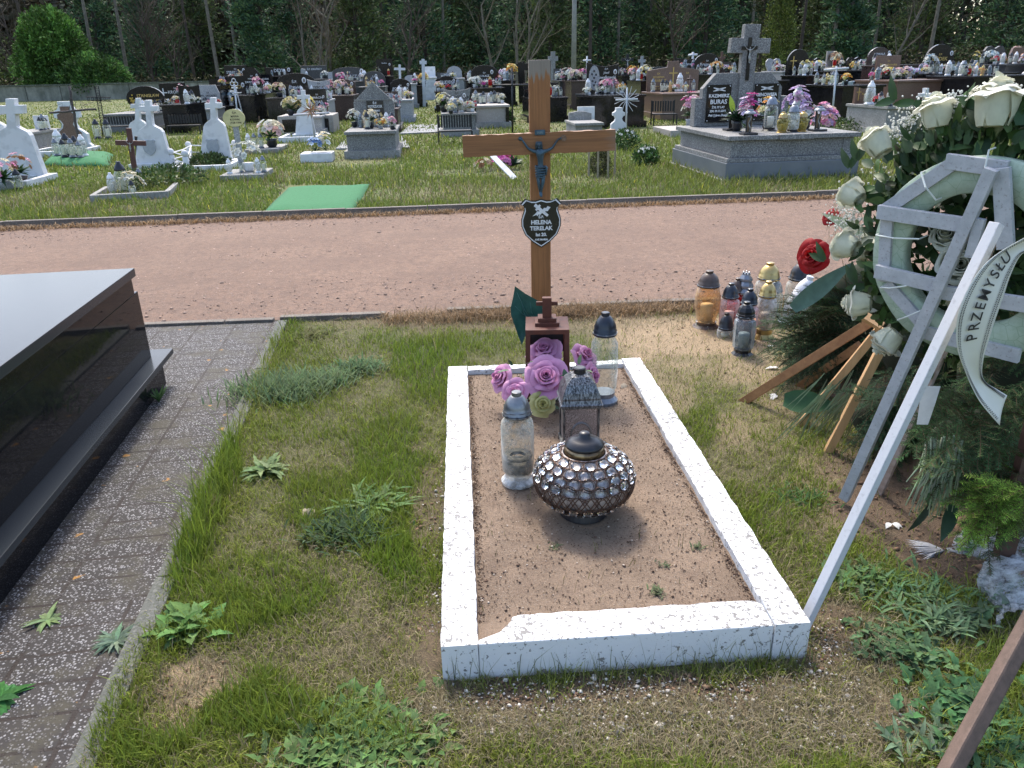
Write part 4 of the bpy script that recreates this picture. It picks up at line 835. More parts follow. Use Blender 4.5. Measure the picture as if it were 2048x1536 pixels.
pa=WI@Vector((.846,1.86,-.01)); pb=WI@at(1994,447,2.09); MB().bar(pa,pb,.030,.028,(-.2,-1,.3)).build('leg',brightw,wr,bevel=.002)
pa=WI@Vector(G(1755,995)); pb=WI@at(1990,470,2.3); MB().bar(pa,pb,.026,.02,(0,-1,.3)).build('leg',simple('pale_pink_lath',(.42,.33,.29),(.3,.22,.18),rough=.8,ns=40),wr)
for (a,b_) in(((1978,300),(1970,385)),((1842,345),(1872,400)),((1752,470),(1838,478)),((1760,575),(1812,572)),((1795,640),(1840,622))):
    p=onw(*a,-.03); q=onw(*b_,-.045); c_=(p+q)/2+Vector((0,-.018,0)); MB().tube([p+Vector((0,.04,0)),p,c_,q,q+Vector((0,.05,0))],.0028,5).build('cable_tie',bpy.data.materials.get('clear_nylon') or simple('clear_nylon',(.62,.66,.62),rough=.4),wr)
WR=(.60,.61,.46); WE=(.72,.72,.63); RP=[]
for k,(x,y,off,R,d,op) in enumerate([(1757,291,.03,.050,(-.7,.2,.7),.8),(1990,218,.05,.072,(-.1,.2,1),.75),(1873,232,.05,.052,(-.3,.2,1),.8),(1708,392,.06,.045,(-1,.3,.3),.9),(1697,492,.05,.050,(-1,.2,.1),1.),(1722,607,.02,.048,(-.9,-.3,-.1),.95),(1778,678,.0,.050,(-.5,-.4,-.8),1.),(1740,500,.2,.05,(-.7,.7,0),1.),(1888,482,.10,.045,(.2,-.4,.5),.9),(1917,528,.10,.050,(.3,-.5,.2),1.),(1905,395,.14,.04,(.2,.2,-1),1.),(2080,240,.14,.06,(.5,.2,1),.9)]):
    p=onw(x,y,off); RP.append((x,y)); o=rose_part(wr,p,d,R*1.22,WR,100+k,name='white_rose',open_=op*.72,edge=WE,h=1.08,soft=1)
m=MB()      # ruscus leaves and shrubs on the flower side
for k in range(1500):
    a=rad(random.uniform(20,265)); r_=random.uniform(.24,.41) if random.random()<.6 else random.uniform(.33,.46)
    if 150<math.degrees(a)<262: r_*=.92
    p=Vector((CX+r_*math.cos(a),random.uniform(.04,.20),CZ+r_*math.sin(a))); q_=WM@p; X_,Y_=pix(q_.x,q_.y,q_.z)
    if any((X_-x)**2+(Y_-y)**2<34**2 for x,y in RP) and random.random()<.9: continue
    d=Vector((math.cos(a)+random.uniform(-.9,.9),random.uniform(-.3,.8),math.sin(a)+random.uniform(-.9,.9)))
    leafy(m,p,d,random.uniform(.045,.085),random.uniform(.020,.036),random.choice([(.03,.065,.022),(.022,.05,.018),(.05,.10,.028),(.075,.14,.04)]),(random.uniform(-1,1),-1,random.uniform(-1,1)),curl=.5,seg=3)
for k in range(620):
    a=random.uniform(0,2*PI); r_=random.uniform(.0,.21); p=Vector((CX+r_*math.cos(a),random.uniform(.07,.18),CZ+r_*math.sin(a)))
    leafy(m,p,(random.uniform(-1,1),random.uniform(-.2,.2),random.uniform(-1,1)),random.uniform(.04,.08),.03,random.choice([(.025,.055,.02),(.04,.085,.025)]),(random.uniform(-1,1),-1,random.uniform(-1,1)),seg=3)
for x,y in((1715,320),(1722,388),(1700,335),(1790,200),(1828,205),(1955,215),(1700,610),(1745,560),(1712,565),(1735,625),(1650,520)):
    for q in range(2): leafy(m,onw(x,y,.10),(random.uniform(-1,1),0,random.uniform(-.3,1)),.085,.028,(.03,.07,.02),(0,-1,.3),seg=5)
m.build('ruscus_leaves',leafm,wr,smooth=True)
m=MB(); m.setc((.78,.78,.72)); st=MB(); st.setc((.12,.2,.08))
def gyp(x,y,n,sx,sy,off=.14):
    for q in range(n):
        p=onw(x+random.gauss(0,sx),y+random.gauss(0,sy),off+random.uniform(-.03,.05)); m.ball(p,random.uniform(.0025,.0048),5,3)
        if q%5==0: st.tube([p,p+Vector((random.uniform(-.02,.02),0,-.05))],.0007,3)
gyp(1915,208,420,45,13); gyp(1830,248,240,28,20); gyp(2035,250,200,18,40); gyp(1700,440,240,20,28); gyp(1690,410,80,12,12,.18); gyp(1800,260,110,18,14); gyp(1960,235,160,25,12); gyp(1760,350,60,14,22); gyp(1700,700,0,1,1)
tag(m.build('gypsophila_blossoms',petal,wr),kind='stuff'); st.build('gypsophila_stems',leafm,wr)
# printed ribbon
rib=simple('cream_ribbon',(.66,.65,.58),(.60,.59,.53),rough=.5,ns=8); ink=simple('black_print',(.02,.02,.022),rough=.6)
rb=thing('mourning_ribbon','cream mourning ribbon printed with black capitals hanging from the white rose wreath','ribbon',at(1960,600,2.0)); RB=rb.location.copy()
Lp=[(2056,470),(2003,500),(1968,528),(1938,570),(1918,616),(1911,655),(1914,700),(1930,745),(1943,775),(1962,808),(1998,850)]
Rp=[(2070,500),(2042,508),(2021,546),(2006,590),(1990,636),(1976,680),(1966,715),(1963,748),(1972,765),(1990,776),(2013,790)]
Ys=[2.0,1.985,1.97,1.96,1.955,1.96,1.97,1.99,2.0,2.0,2.0]
LL=[at(*p,Y) -RB for p,Y in zip(Lp,Ys)]; RR=[at(*p,Y+.025)-RB for p,Y in zip(Rp,Ys)]
def cat(P,t): 
    t=max(0,min(len(P)-1.001,t)); i=int(t); f=t-i; p0,p1,p2,p3=P[max(i-1,0)],P[i],P[i+1],P[min(i+2,len(P)-1)]
    return .5*((2*p1)+(p2-p0)*f+(2*p0-5*p1+4*p2-p3)*f*f+(3*p1-p0-3*p2+p3)*f**3)
m=MB(); N=60; vs=[];
for k in range(N+1):
    t=k/N*(len(LL)-1); a=cat(LL,t); b_=cat(RR,t)
    for u in range(7): f=u/6; p=a*(1-f)+b_*f; vs.append(p+Vector((0,.006*math.sin(f*PI)-.003,0)))
m.add(vs,[(k*7+u,k*7+u+1,k*7+u+8,k*7+u+7) for k in range(N) for u in range(6)]); o=m.build('band',rib,rb,smooth=True); 
sd=o.modifiers.new('thick','SOLIDIFY'); sd.thickness=.0006
m=MB()
for side in(.07,.13,.86,.92):
    for k in range(130):
        t=(k+.5*(side in(.13,.92)))/130*(len(LL)-1.2); a=cat(LL,t); b_=cat(RR,t); p=a*(1-side)+b_*side; d=(cat(LL,t+.05)-a).normalized(); x_=(b_-a).normalized(); nn=d.cross(x_).normalized(); nn=nn if nn.y<0 else -nn; p=p+nn*.0035
        s=.0018; m.add([p-x_*s*1.6,p-d*s,p+x_*s*1.6,p+d*s],[(0,1,2,3)])
m.build('printed_edge',ink,rb)
for ch,t in zip('PRZEMYSŁU',(5.15,4.62,4.14,3.68,3.2,2.72,2.28,1.86,1.42)):
    a=cat(LL,t); b_=cat(RR,t); p=(a+b_)/2; up=(cat(LL,t-.1)+cat(RR,t-.1)-a-b_).normalized(); x_=(b_-a).normalized(); 
    # the line of print runs up along the ribbon
    e1=up; e3=x_.cross(up).normalized(); e3=e3 if e3.y<0 else -e3; e2=e3.cross(e1)
    cu=bpy.data.curves.new('t','FONT'); cu.body=ch; cu.size=.047; cu.align_x='CENTER'; cu.extrude=.0002; cu.offset=.0004; q=bpy.data.objects.new('t',cu); C.objects.link(q); me=bpy.data.meshes.new_from_object(q.evaluated_get(bpy.context.evaluated_depsgraph_get())); bpy.data.objects.remove(q)
    M=Matrix(((e1.x,e2.x,e3.x,0),(e1.y,e2.y,e3.y,0),(e1.z,e2.z,e3.z,0),(0,0,0,1))); M.translation=p+e3*.0045-e2*.014
    me.transform(M@Matrix.Diagonal((.85,1,1,1))); me.materials.clear(); me.materials.append(ink); q=bpy.data.objects.new('printed_letter',me); C.objects.link(q); q.parent=rb
# ---------------------------------------------------------------- fir covered wreaths behind, mound, props
def fir(mb,p,d,L,dens=1.,droop=.3,col=(.028,.060,.024),tw=1.):
    p=Vector(p);d=Vector(d).normalized(); side=d.cross(Vector((0,0,1)))
    if side.length<.1: side=Vector((1,0,0))
    side.normalize(); nrm=side.cross(d).normalized(); R0=Matrix.Rotation(random.uniform(-.6,.6),3,d); side=R0@side; nrm=R0@nrm
    def twig(a,dd,l):
        n=max(6,int(l*330*dens)); sd=dd.cross(nrm).normalized(); end=a+dd*l
        c0=jit(col,.55,1.6)
        mb.setc((.09,.06,.035)); mb.tube([a,end],[.0016,.0007],3,cap=False)
        for k in range(n):
            t=(k+random.random())/n; q=a+dd*(l*t); s=1 if k%2 else -1; nl=random.uniform(.014,.022)*(1-.3*t)
            v=(sd*s*random.uniform(.6,1.1)+dd*random.uniform(.4,.9)+nrm*random.uniform(-.1,.55)).normalized(); w_=v.cross(nrm); w_=w_.normalized()*.0016
            f_=random.uniform(.8,1.25)*(1+.5*t*t); c_=[x*f_ for x in c0]; i=len(mb.v); e=q+v*nl
            mb.v+=[tuple(q-w_),tuple(q+w_),tuple(e)]; mb.c+=[c_]*3; mb.f.append((i,i+1,i+2))
    mb.uc=True
    n=max(3,int(L/.035)); pos=p.copy(); dd=d.copy(); seg=L/n
    for k in range(n):
        nx=pos+dd*seg; twig(pos,dd,seg*1.02)
        l=.13*tw*(1-k/n)**.8*min(1,L/.3)+.02
        if k>0:
            for s in(-1,1): twig(pos,(dd*.75+side*s*.8+Vector((0,0,random.uniform(-.2,.15)))).normalized(),l*random.uniform(.7,1.1))
        pos=nx; dd=(dd+Vector((0,0,-droop*seg*2))).normalized()
    twig(pos,dd,.04)
soilm,nt,b=newmat('mound_soil'); n1=noise(nt,14,8,.7); n2=noise(nt,80,5,.7); setp(nt,b,Base_Color=mixc(nt,mul(nt,n1,ramp(nt,n2,.3,.7)),(.19,.115,.07),(.10,.06,.04)),Roughness=.95,Normal=bump(nt,n2,.8,.01))
m=MB(); nx,ny=40,52; vs=[]
for j in range(ny+1):
    for i in range(nx+1):
        x=1.56+1.6*i/nx; y=1.95+2.35*j/ny; u=2*i/nx-1;v_=2*j/ny-1; hh=max(0,1-abs(u)**2.6)*max(0,1-abs(v_)**3)
        e=float(noise2(np.array(x),np.array(y),7,66)); vs.append((x+.03*(e-.5),y,-.02+.24*hh**.7+.05*(e-.5)*min(1,hh*4)))
m.add(vs,[(j*(nx+1)+i,j*(nx+1)+i+1,(j+1)*(nx+1)+i+1,(j+1)*(nx+1)+i) for j in range(ny) for i in range(nx)]); tag(m.build('terrain_mound',soilm,smooth=True),kind='structure')
pine=woodmat('planed_pine',(.55,.34,.17),(.46,.27,.12),gr=10.,axis='Z'); bruno=simple('brown_stained_wood',(.40,.20,.085),(.28,.13,.055),rough=.6,ns=30,bm=.2); darkw=simple('dark_brown_wood',(.075,.035,.025),(.05,.022,.016),rough=.5,ns=30,bm=.2)
def prop(par,a,b_,w,t,mat,name='leg'):
    inv=par.matrix_world.inverted() if False else Matrix.Translation(-par.location); return MB().bar(inv@Vector(a),inv@Vector(b_),w,t,(0,-.8,.6)).build(name,mat,par,bevel=.0015)
w2=thing('funeral_wreath','fir wreath with red flower leaning behind the white rose wreath on light natural wooden legs','wreath',(1.62,3.35,0))
B2=w2.location.copy()
prop(w2,G(1650,912)-Vector((0,0,.01)),at(1775,672,2.95),.034,.028,pine); prop(w2,G(1592,858)-Vector((0,0,.01)),at(1762,654,3.15),.034,.028,pine); prop(w2,at(1722,628,3.18),at(1764,654,3.12),.036,.025,pine,'cross_lath')
m=MB(); cB=at(1670,640,3.85)-B2
for k in range(210):
    a=random.uniform(0,2*PI); e=random.uniform(-.9,1.1); d=Vector((math.cos(a)*.9-.35,math.sin(a)*.45-.35,math.sin(e)*.75-.12)); p=cB+Vector((d.x*.16+random.uniform(.0,.34),d.y*.2,d.z*.22-.02)); fir(m,p,d,random.uniform(.16,.30),droop=.9,col=(.026,.055,.026))
m.build('fir_branches',needle,w2)
m=MB(); m.ball(cB+Vector((.24,.14,-.05)),.34,20,12,(1.0,.45,.95)); m.build('dark_fill',simple('shade_fill_green',(.02,.03,.014),(.035,.035,.02),rough=1,ns=40,bm=.5),w2,smooth=True)  # added dark ball, its colour stands for the shade inside the fir
m=MB(); m.M=aim(at(1630,512,3.3)-B2,(-.8,-.6,.25)); rose(m,.062,(.42,.008,.008),1.1,9,(.30,.004,.006),h=1.1); m.M=None; m.build('red_flower',petal,w2,smooth=True)
m=MB(); m.M=aim(at(1662,435,3.1)-B2,(-.6,-.6,.6)); rose(m,.03,(.40,.008,.008),1.,10,(.28,.004,.006)); m.M=None; m.build('red_flower',petal,w2,smooth=True)
def bl(par,col,p,d,n,L,w,seg,curl,**k): m=MB(); m.setc(col); m.blade(p,d,n,L,w,seg,curl,**k); return m.build('broad_leaf',leafm,par,smooth=True)
bl(w2,(.09,.16,.12),at(1585,618,3.1)-B2,at(1700,530,3.1)-at(1585,618,3.1),(0,-1,.6),.31,.075,8,.1,fold=.3); bl(w2,(.035,.10,.035),at(1568,800,3.3)-B2,at(1660,810,3.2)-at(1568,800,3.3),(.3,-1,.5),.24,.11,6,.1,fold=.3); bl(w2,(.45,.5,.33),at(1740,475,2.95)-B2,at(1655,430,2.95)-at(1740,475,2.95),(0,-1,.5),.22,.05,6,.1,fold=.3)
w3=thing('funeral_wreath','lower fir wreath on brown stained legs, furthest left in the heap beside the used lanterns','wreath',(1.75,3.9,0)); B3=w3.location.copy()
prop(w3,G(1483,806),at(1748,640,3.2),.042,.03,bruno); prop(w3,G(1592,778),at(1720,690,3.5),.04,.03,bruno)
m=MB()
for k in range(130):
    a=random.uniform(-.3,.9)*PI; d=Vector((-1.0,random.uniform(-.6,.5),random.uniform(-.35,.30))); p=at(random.uniform(1630,1770),random.uniform(620,770),random.uniform(3.85,4.3))-B3; fir(m,p,d,random.uniform(.16,.26),droop=.8,col=(.03,.065,.028))
m.build('fir_branches',needle,w3)
m=MB()
for k in range(60):
    m.setc(jit((.2,.26,.14),.5,1.2)); p=at(random.uniform(1640,1760),random.uniform(740,790),random.uniform(3.0,3.3))-B2; m.blade(p,(random.uniform(-.9,-.3),-.5,random.uniform(-.9,-.2)),(0,-1,.5),random.uniform(.2,.34),.006,4,.25)
m.build('palm_blades',leafm,w2,smooth=True)
w4=thing('funeral_wreath','dense fir wreath at the right photo edge with pale palm stems, behind the ribbon','wreath',(1.75,2.35,0)); B4=w4.location.copy()
m=MB()
for k in range(270):
    x=random.uniform(1900,2130); y=random.uniform(480,1010); Y=random.uniform(2.65,2.9)-.55*max(0,min(1,(y-700)/160)); x+=(60 if y<760 else 0); p=at(x,y,Y)-B4; d=Vector((-1+random.uniform(-.4,1.),random.uniform(-.9,.1),random.uniform(-.5,.6)))
    fir(m,p,d,random.uniform(.14,.24),droop=.8,col=random.choice([(.028,.062,.026),(.04,.08,.03),(.05,.085,.03)]))
for k in range(80):
    p=at(random.uniform(1760,1910),random.uniform(720,880),random.uniform(2.8,3.0))-B4; fir(m,p,(random.uniform(-.8,.2),random.uniform(-.3,.2),random.uniform(-.9,.1)),random.uniform(.14,.24),droop=.8,col=(.022,.05,.024))
m.build('fir_branches',needle,w4)
m=MB(); m.ball(at(2120,720,3.05)-B4,.42,20,12,(1,.5,1.1)); m.ball(at(1880,690,3.35)-B4,.24,16,10,(1.1,.7,1)); m.ball(at(1985,900,2.62)-B4,.20,16,10,(1.3,.7,.9)); m.ball(at(1800,830,3.05)-B4,.15,16,10,(1.4,.8,.9)); m.build('dark_fill',simple('shade_fill_green_dark',(.018,.028,.014),(.03,.03,.018),rough=1,ns=40,bm=.5),w4,smooth=True)  # added dark balls paint the shade deep between the branches
m=MB()
for k in range(60):
    m.setc(jit((.36,.42,.27),.7,1.15)); x=random.uniform(1850,1925); p=at(x,random.uniform(870,900),2.16)-B4; q=at(x-random.uniform(-6,44),random.uniform(950,1035),2.08)-B4; m.tube([p,(p+q)/2+Vector((.01,0,-.01)),q],[.0035,.003,.0015],4)
m.build('palm_stems',leafm,w4,smooth=True)
bl(w4,(.10,.18,.08),at(1870,930,2.25)-B4,(-.1,-.3,-1),(0,-1,.4),.15,.07,5,.1,fold=.3); bl(w4,(.04,.085,.05),at(1905,1010,2.15)-B4,(-.35,-.5,-.8),(0,-1,.4),.13,.05,5,.2,fold=.3); bl(w4,(.03,.045,.03),at(1860,1010,2.15)-B4,(-.5,-.3,-.8),(0,-1,.4),.12,.025,5,.6,fold=.3)
m=MB(); m.setc((.50,.53,.56)); m.blade(at(1862,772,2.2)-B4,(-.05,-.1,-1),(0,-1,.2),.13,.06,5,.1,prof=lambda t:1-.4*t); m.build('ribbon_end',petal,w4,smooth=True)
m=MB()
for k in range(110):
    p=at(random.uniform(1960,2070),random.uniform(960,1060),random.uniform(1.95,2.1))-B4; fir(m,p,(-random.uniform(.2,1),random.uniform(-.6,.2),random.uniform(-.6,.3)),random.uniform(.04,.08),droop=.8,col=(.12,.20,.03),tw=.5)
m.build('thuja_sprays',needle,w4)
prop(w4,G(1987,1192),at(2075,830,2.1),.05,.035,darkw); 
m=MB(); m.bar(Vector(G(1868,1600)),at(2085,1200,1.62),.040,.036,(0,-1,.3)); tag(m.build('wooden_pole',simple('grey_brown_pole',(.13,.085,.065),(.09,.06,.045),rough=.75,ns=40,bm=.3),bevel=.006),'grey brown wooden pole slanting across the bottom right corner','pole')
# white stray petals on the ground
ptl=[(1553,790,.030),(1546,735,.03),(1640,500,0),(1783,1046,.022),(1545,692,.02),(1505,1200,0)]
m=None
for k,(x,y,s) in enumerate(ptl):
    if not s: continue
    m=MB(); m.setc((.75,.75,.73))
    for q in range(3): m.blade(G(x+random.uniform(-4,4),y,.03),(random.uniform(-1,1),random.uniform(-1,1),.3),(0,0,1),s*1.6,s,4,1.)
    tag(m.build('fallen_petals',petal,smooth=True),['crumpled white blossom lying beside the brown stained legs','white petals under the fir branches next to the used lanterns','','single white petal on bare soil in front of the palm stems','small white petal on the sand beside the nearest used lantern'][k],'petals')
# cellophane bundles
cel,nt,b=newmat('cellophane'); n1=noise(nt,16,6,.75,vec=NN(nt,'Mapping',Vector=oc(nt),Scale=(1.,2.6,2.6))); tr=nt.nodes.new('ShaderNodeBsdfTransparent'); tr.inputs[0].default_value=(.92,.95,.96,1); setp(nt,b,Base_Color=(.72,.75,.78),Roughness=.08,Normal=bump(nt,n1,1.,.02)); mx=nt.nodes.new('ShaderNodeMixShader'); nt.links.new(ramp(nt,n1,.30,.72),mx.inputs[0]); nt.links.new(tr.outputs[0],mx.inputs[1]); nt.links.new(b.outputs[0],mx.inputs[2]); nt.links.new(mx.outputs[0],nt.nodes['Material Output'].inputs[0])
def crumple(p0,p1,r0,r1,seed,n=16,sg=22,flat=.55):
    r=random.Random(seed); mb=MB(); p0=Vector(p0);p1=Vector(p1);d=(p1-p0); a=d.cross(Vector((0,0,1))).normalized(); vs=[]
    for i in range(n+1):
        t=i/n; rr=(r0+(r1-r0)*t)*(1+.25*math.sin(t*7+seed))
        for k in range(sg):
            q=2*PI*k/sg; R_=rr*(1+r.uniform(-.22,.22)); vs.append(p0+d*t+a*R_*math.cos(q)+Vector((0,0,R_*flat*math.sin(q)+rr*flat*.8)))
    mb.add(vs,[(i*sg+k,i*sg+(k+1)%sg,(i+1)*sg+(k+1)%sg,(i+1)*sg+k) for i in range(n) for k in range(sg)]); return mb
cb=thing('wrapped_bouquet','bouquet wrapped in crumpled clear cellophane tied with silver fringe, lying on the soil','flowers',G(1888,1110)); CB=cb.location.copy()
crumple(Vector((0,0,0)),G(2055,1120)-CB,.02,.10,3).build('cellophane_wrap',cel,cb,smooth=True); crumple(Vector((.02,.01,0)),G(1985,1070,.05)-CB,.015,.06,5).build('cellophane_wrap',cel,cb,smooth=True)
m=MB()
for k in range(260): a=random.uniform(-.6,.6); e=random.uniform(0,.75); m.blade((0,0,.02),(-1,a,e-.2),(0,0,1),random.uniform(.08,.13),.005,2,.4)
m.build('silver_fringe',p_silver if False else simple('silver_fringe',(.6,.61,.64),rough=.3,metal=.3),cb)
m=MB(); m.setc((.2,.26,.1)); [m.tube([(-.03,0,.02),(-.06,.01*k,.015),tuple(G(1800-k*10,1070+14*k)-CB)],.003,5) for k in range(3)]; m.build('stems',leafm,cb)
m=MB(); m.setc((.1,.2,.06)); [leafy(m,(random.uniform(.03,.25),random.uniform(-.02,.04),random.uniform(.02,.05)),(1,random.uniform(-.5,.5),.2),.07,.02,(.1,.2,.08)) for k in range(24)]; m.build('foliage',leafm,cb,smooth=True)
cb2=thing('wrapped_bouquet','crumpled clear cellophane bouquet at the right edge in front of the dark brown leg','flowers',G(2030,1255)); crumple(Vector((-.015,-.03,0)),Vector((.05,.16,.04)),.05,.07,9,flat=.9).build('cellophane_wrap',cel,cb2,smooth=True)
m=MB(); [leafy(m,(random.uniform(-.02,.05),random.uniform(-.0,.1),random.uniform(.03,.07)),(random.uniform(-1,1),random.uniform(-.5,.5),.4),.05,.02,(.12,.18,.12)) for k in range(20)]; m.build('foliage',leafm,cb2,smooth=True)
# ---------------------------------------------------------------- the cemetery behind: materials
gBK=simple('polished_black_granite',(.006,.006,.007),(.012,.012,.014),rough=.12,spec=.35,ns=6); gDG=stone('dark_grey_granite',(.035,.037,.041),(.018,.018,.021),(.07,.073,.077),scale=60,rough=.3); gLG=stone('light_grey_granite',(.30,.31,.32),(.18,.18,.19),(.42,.42,.43),scale=60,rough=.45)
gBR=stone('brown_granite',(.145,.085,.063),(.095,.055,.044),(.20,.12,.09),scale=60,rough=.3); gRB=stone('dark_red_granite',(.045,.026,.024),(.025,.016,.016),(.07,.042,.036),scale=60,rough=.25); gTZ=stone('grey_terrazzo',(.20,.20,.195),(.09,.09,.09),(.32,.32,.31),scale=75,rough=.8,th=(.48,.60),big=.5,bm=.2); gCO=stone('old_concrete',(.27,.265,.25),(.19,.185,.17),(.34,.335,.32),scale=40,rough=.9,bm=.2,big=.6)
gBE=stone('beige_terrazzo',(.34,.31,.28),(.24,.21,.19),(.43,.40,.37),scale=70,rough=.7); gWH=stone('whitewashed_plaster',(.60,.61,.62),(.50,.51,.52),(.66,.67,.68),scale=6,rough=.85,bm=.1,big=.12); gBL=simple('blue_grey_tiles',(.12,.135,.155),(.15,.165,.18),rough=.35,ns=3)
mBK=simple('black_iron',(.018,.018,.020),rough=.5,metal=.3); mGW=simple('silver_painted_iron',(.52,.55,.58),rough=.45,metal=.2); mCOR=simple('dull_metal_figure',(.38,.38,.36),rough=.4,metal=.5)
MATS=dict(k=gBK,d=gDG,g=gLG,b=gBR,r=gRB,t=gTZ,c=gCO,e=gBE,w=gWH)
PRO=dict(rect=[(-.5,0),(.5,0),(.5,1),(-.5,1)],
 arch=[(-.5,0),(.5,0),(.5,.62)]+[(.5*math.cos(a),.62+.38*math.sin(a)) for a in np.linspace(.2,PI-.2,13)]+[(-.5,.62)],
 wave=[(-.5,0),(.5,0),(.5,.93)]+[(.5-t,.93-.10*math.sin(t*PI)+.07*t) for t in np.linspace(.1,.9,8)]+[(-.5,1)],
 shoulder=[(-.5,0),(.5,0),(.5,.75),(.42,.84),(.3,.86),(.2,.97),(0,1),(-.2,.97),(-.3,.86),(-.42,.84),(-.5,.75)],
 slant=[(-.5,0),(.5,0),(.5,.72),(.2,.95),(-.1,1),(-.5,.82)],
 gable=[(-.5,0),(.5,0),(.5,.55),(.0,1.0),(-.5,.55)],
 oval=[(.5*math.cos(a),.5+.5*math.sin(a)) for a in np.linspace(-PI/2+.5,3*PI/2-.5,22)],
 round=[(-.5,0),(.5,0)]+[(.5*math.cos(a),.45+.55*math.sin(a)) for a in np.linspace(0,PI,15)],
 heart=[(-.32,0),(.32,0),(.5,.45),(.5,.75),(.38,.97),(.2,1),(.0,.86),(-.2,1),(-.38,.97),(-.5,.75),(-.5,.45)],
 concave=[(-.5,0),(.5,0),(.44,.5),(.5,1),(.3,.92),(0,.88),(-.3,.92),(-.5,1),(-.44,.5)],
 cut=[(-.5,0),(.5,0),(.5,.62),(.36,1),(-.36,1),(-.5,.62)],
 step=[(-.5,0),(.5,0),(.5,.7),(.12,.8),(.1,1),(-.1,1),(-.12,.8),(-.5,.7)])
RZ=.09
def solveY(px,sy,hs):
    lo,hi=9.,70.
    for i in range(40):
        Y=(lo+hi)/2; p=at(px,sy,Y); 
        if p.z-float(terr(p.x,Y))>hs: lo=Y
        else: hi=Y
    return (lo+hi)/2
def cross_poly(w,h,t,ty,flare=0):
    a=t/2; return [(-a,0),(a,0),(a,ty-a),(w/2,ty-a-flare),(w/2,ty+a+flare),(a,ty+a),(a+flare,h),(-a-flare,h),(-a,ty+a),(-w/2,ty+a+flare),(-w/2,ty-a-flare),(-a,ty-a)]
TB={}
def tomb(key,cx,top,wp,sy,prof,mat,lines,desc,Y=None,hs=.5,lc='w',slab=True,L=1.9,smat=None,cross=None,oval=0,frame=False,wide=1.12,rz=RZ,fs=1.,thick=.10,tx=0,extra=None):
    Y=Y or solveY(cx,sy,hs); P=at(cx,top,Y); g=float(terr(P.x,Y)); s=mpp(cx,top,Y); w=wp*s; Ht=P.z-g
    if sy and Y: hs=max(.2,at(cx,sy,Y).z-g)
    t=thing('granite_tomb' if mat not in'cw' else 'stone_tomb',desc,'tomb',(P.x,Y,g),rz); W=w*wide; M=MATS[mat]; SM=smat and MATS[smat] or M
    if slab:
        MB().box((0,-L/2+.1,.06),(W+.14,L+.35,.16)).build('plinth',gCO if mat in'gtec' else SM,t); MB().box((0,-L/2+.1,hs/2+.02),(W,L+.2,hs-.14)).build('tomb_body',SM,t)
        MB().box((0,-L/2+.08,hs-.03),(W+.07,L+.3,.06)).build('cover_slab',SM,t,bevel=.008)
    hh=Ht-hs; MB().prism([(x*w,z*hh+hs) for x,z in PRO[prof]],-thick/2,thick/2).build('headstone',M,t,bevel=.006 if wp>40 else 0)
    yf=-thick/2-.004; lm_={'w':whitel,'g':goldl,'d':black}[lc]
    z=hs+hh*(.80 if prof in('rect','wave','concave') else .68); 
    for ln_,sz in lines:
        fsz=w*sz*fs; text(ln_,fsz,lm_,t,(tx*w,yf,z-fsz*.7),off=fsz*.012,mw=w*(.86 if tx==0 else .6)); z-=fsz*1.35
    if oval:
        o=MB().prism([(.055*w*math.cos(a)+oval*w,hs+hh*.68+.075*w*math.sin(a)) for a in np.linspace(0,2*PI,15)[:-1]],yf-.006,yf+.003).build('portrait_oval',whitep,t)
        MB().prism([(.034*w*math.cos(a)+oval*w,hs+hh*.68+.05*w*math.sin(a)-.008*w) for a in np.linspace(0,2*PI,11)[:-1]],yf-.008,yf-.006).build('portrait',simple('portrait_tone',(.2,.17,.15),rough=.5) if 'portrait_tone' not in bpy.data.materials else bpy.data.materials['portrait_tone'],o)
    if cross:
        ox,cw,ch,cm=cross; o=MB().prism([(x+ox*w,z+hs+hh*.18) for x,z in cross_poly(cw*w,ch*hh,cw*w*.13,ch*hh*.68)],yf-.012,yf+.002).build('cross_relief',{'g':goldl,'w':whitel,'k':black}[cm],t)
    TB[key]=dict(o=t,w=w,W=W,hs=hs,hh=hh,Y=Y,x=P.x,g=g,rz=rz,desc=desc,cx=cx,L=L if slab else 0); return t
K='k'
tomb('szy',287,172,74,222,'oval',K,[('STANISŁAW',.11),('SZYMKIEWICZ',.135),('1951-2016',.06)],'black oval headstone with gold letters and a gold rose on a grey tomb',lc='g',smat='t',hs=.55,tx=.08,L=2.0)
tomb('kro',343,166,50,212,'rect',K,[('Ś.P.',.08),('KROPISZ',.16),('1938-2009',.07)],'black headstone with a tall white cross beside its white lettering',cross=(-.36,.3,.6,'w'),hs=.5,tx=.12)
tomb('lgt',414,170,44,214,'cut','g',[('Ś.P.',.08),('WŁ. SIKORSKI',.12),('1931-2005',.07)],'pale grey headstone right of the pink flowers, pearl lettering',lc='d',hs=.5)
tomb('bk1',462,152,58,208,'rect',K,[('RODZINA',.09),('WOLSKICH',.14)],'wide plain black headstone behind the light blue flowers',hs=.5,oval=.36,lc='g',cross=None)
tomb('str',470,131,44,160,'rect',K,[('Ś.P.',.08),('STREMECKA',.15),('1929-2011',.07)],'black back row headstone with a pale grey block on its left',Y=36,oval=.36)
tomb('zaw',501,133,34,188,'slant',K,[('Ś.P.',.1),('HALINA',.13),('ZAWADZKA',.15),('1940-2012',.07)],'tall black headstone with two small portraits near its top',Y=31,oval=.3)
tomb('bor',530,149,26,185,'rect',K,[('BOREK',.17),('JAN 1922',.10),('1994',.1)],'narrow black headstone between the two portrait stones',Y=32)
tomb('dyr',558,134,52,152,'wave',K,[('DRYK',.16)],'low black back row headstone with a small black cross on top',Y=42,oval=.36,cross=None)
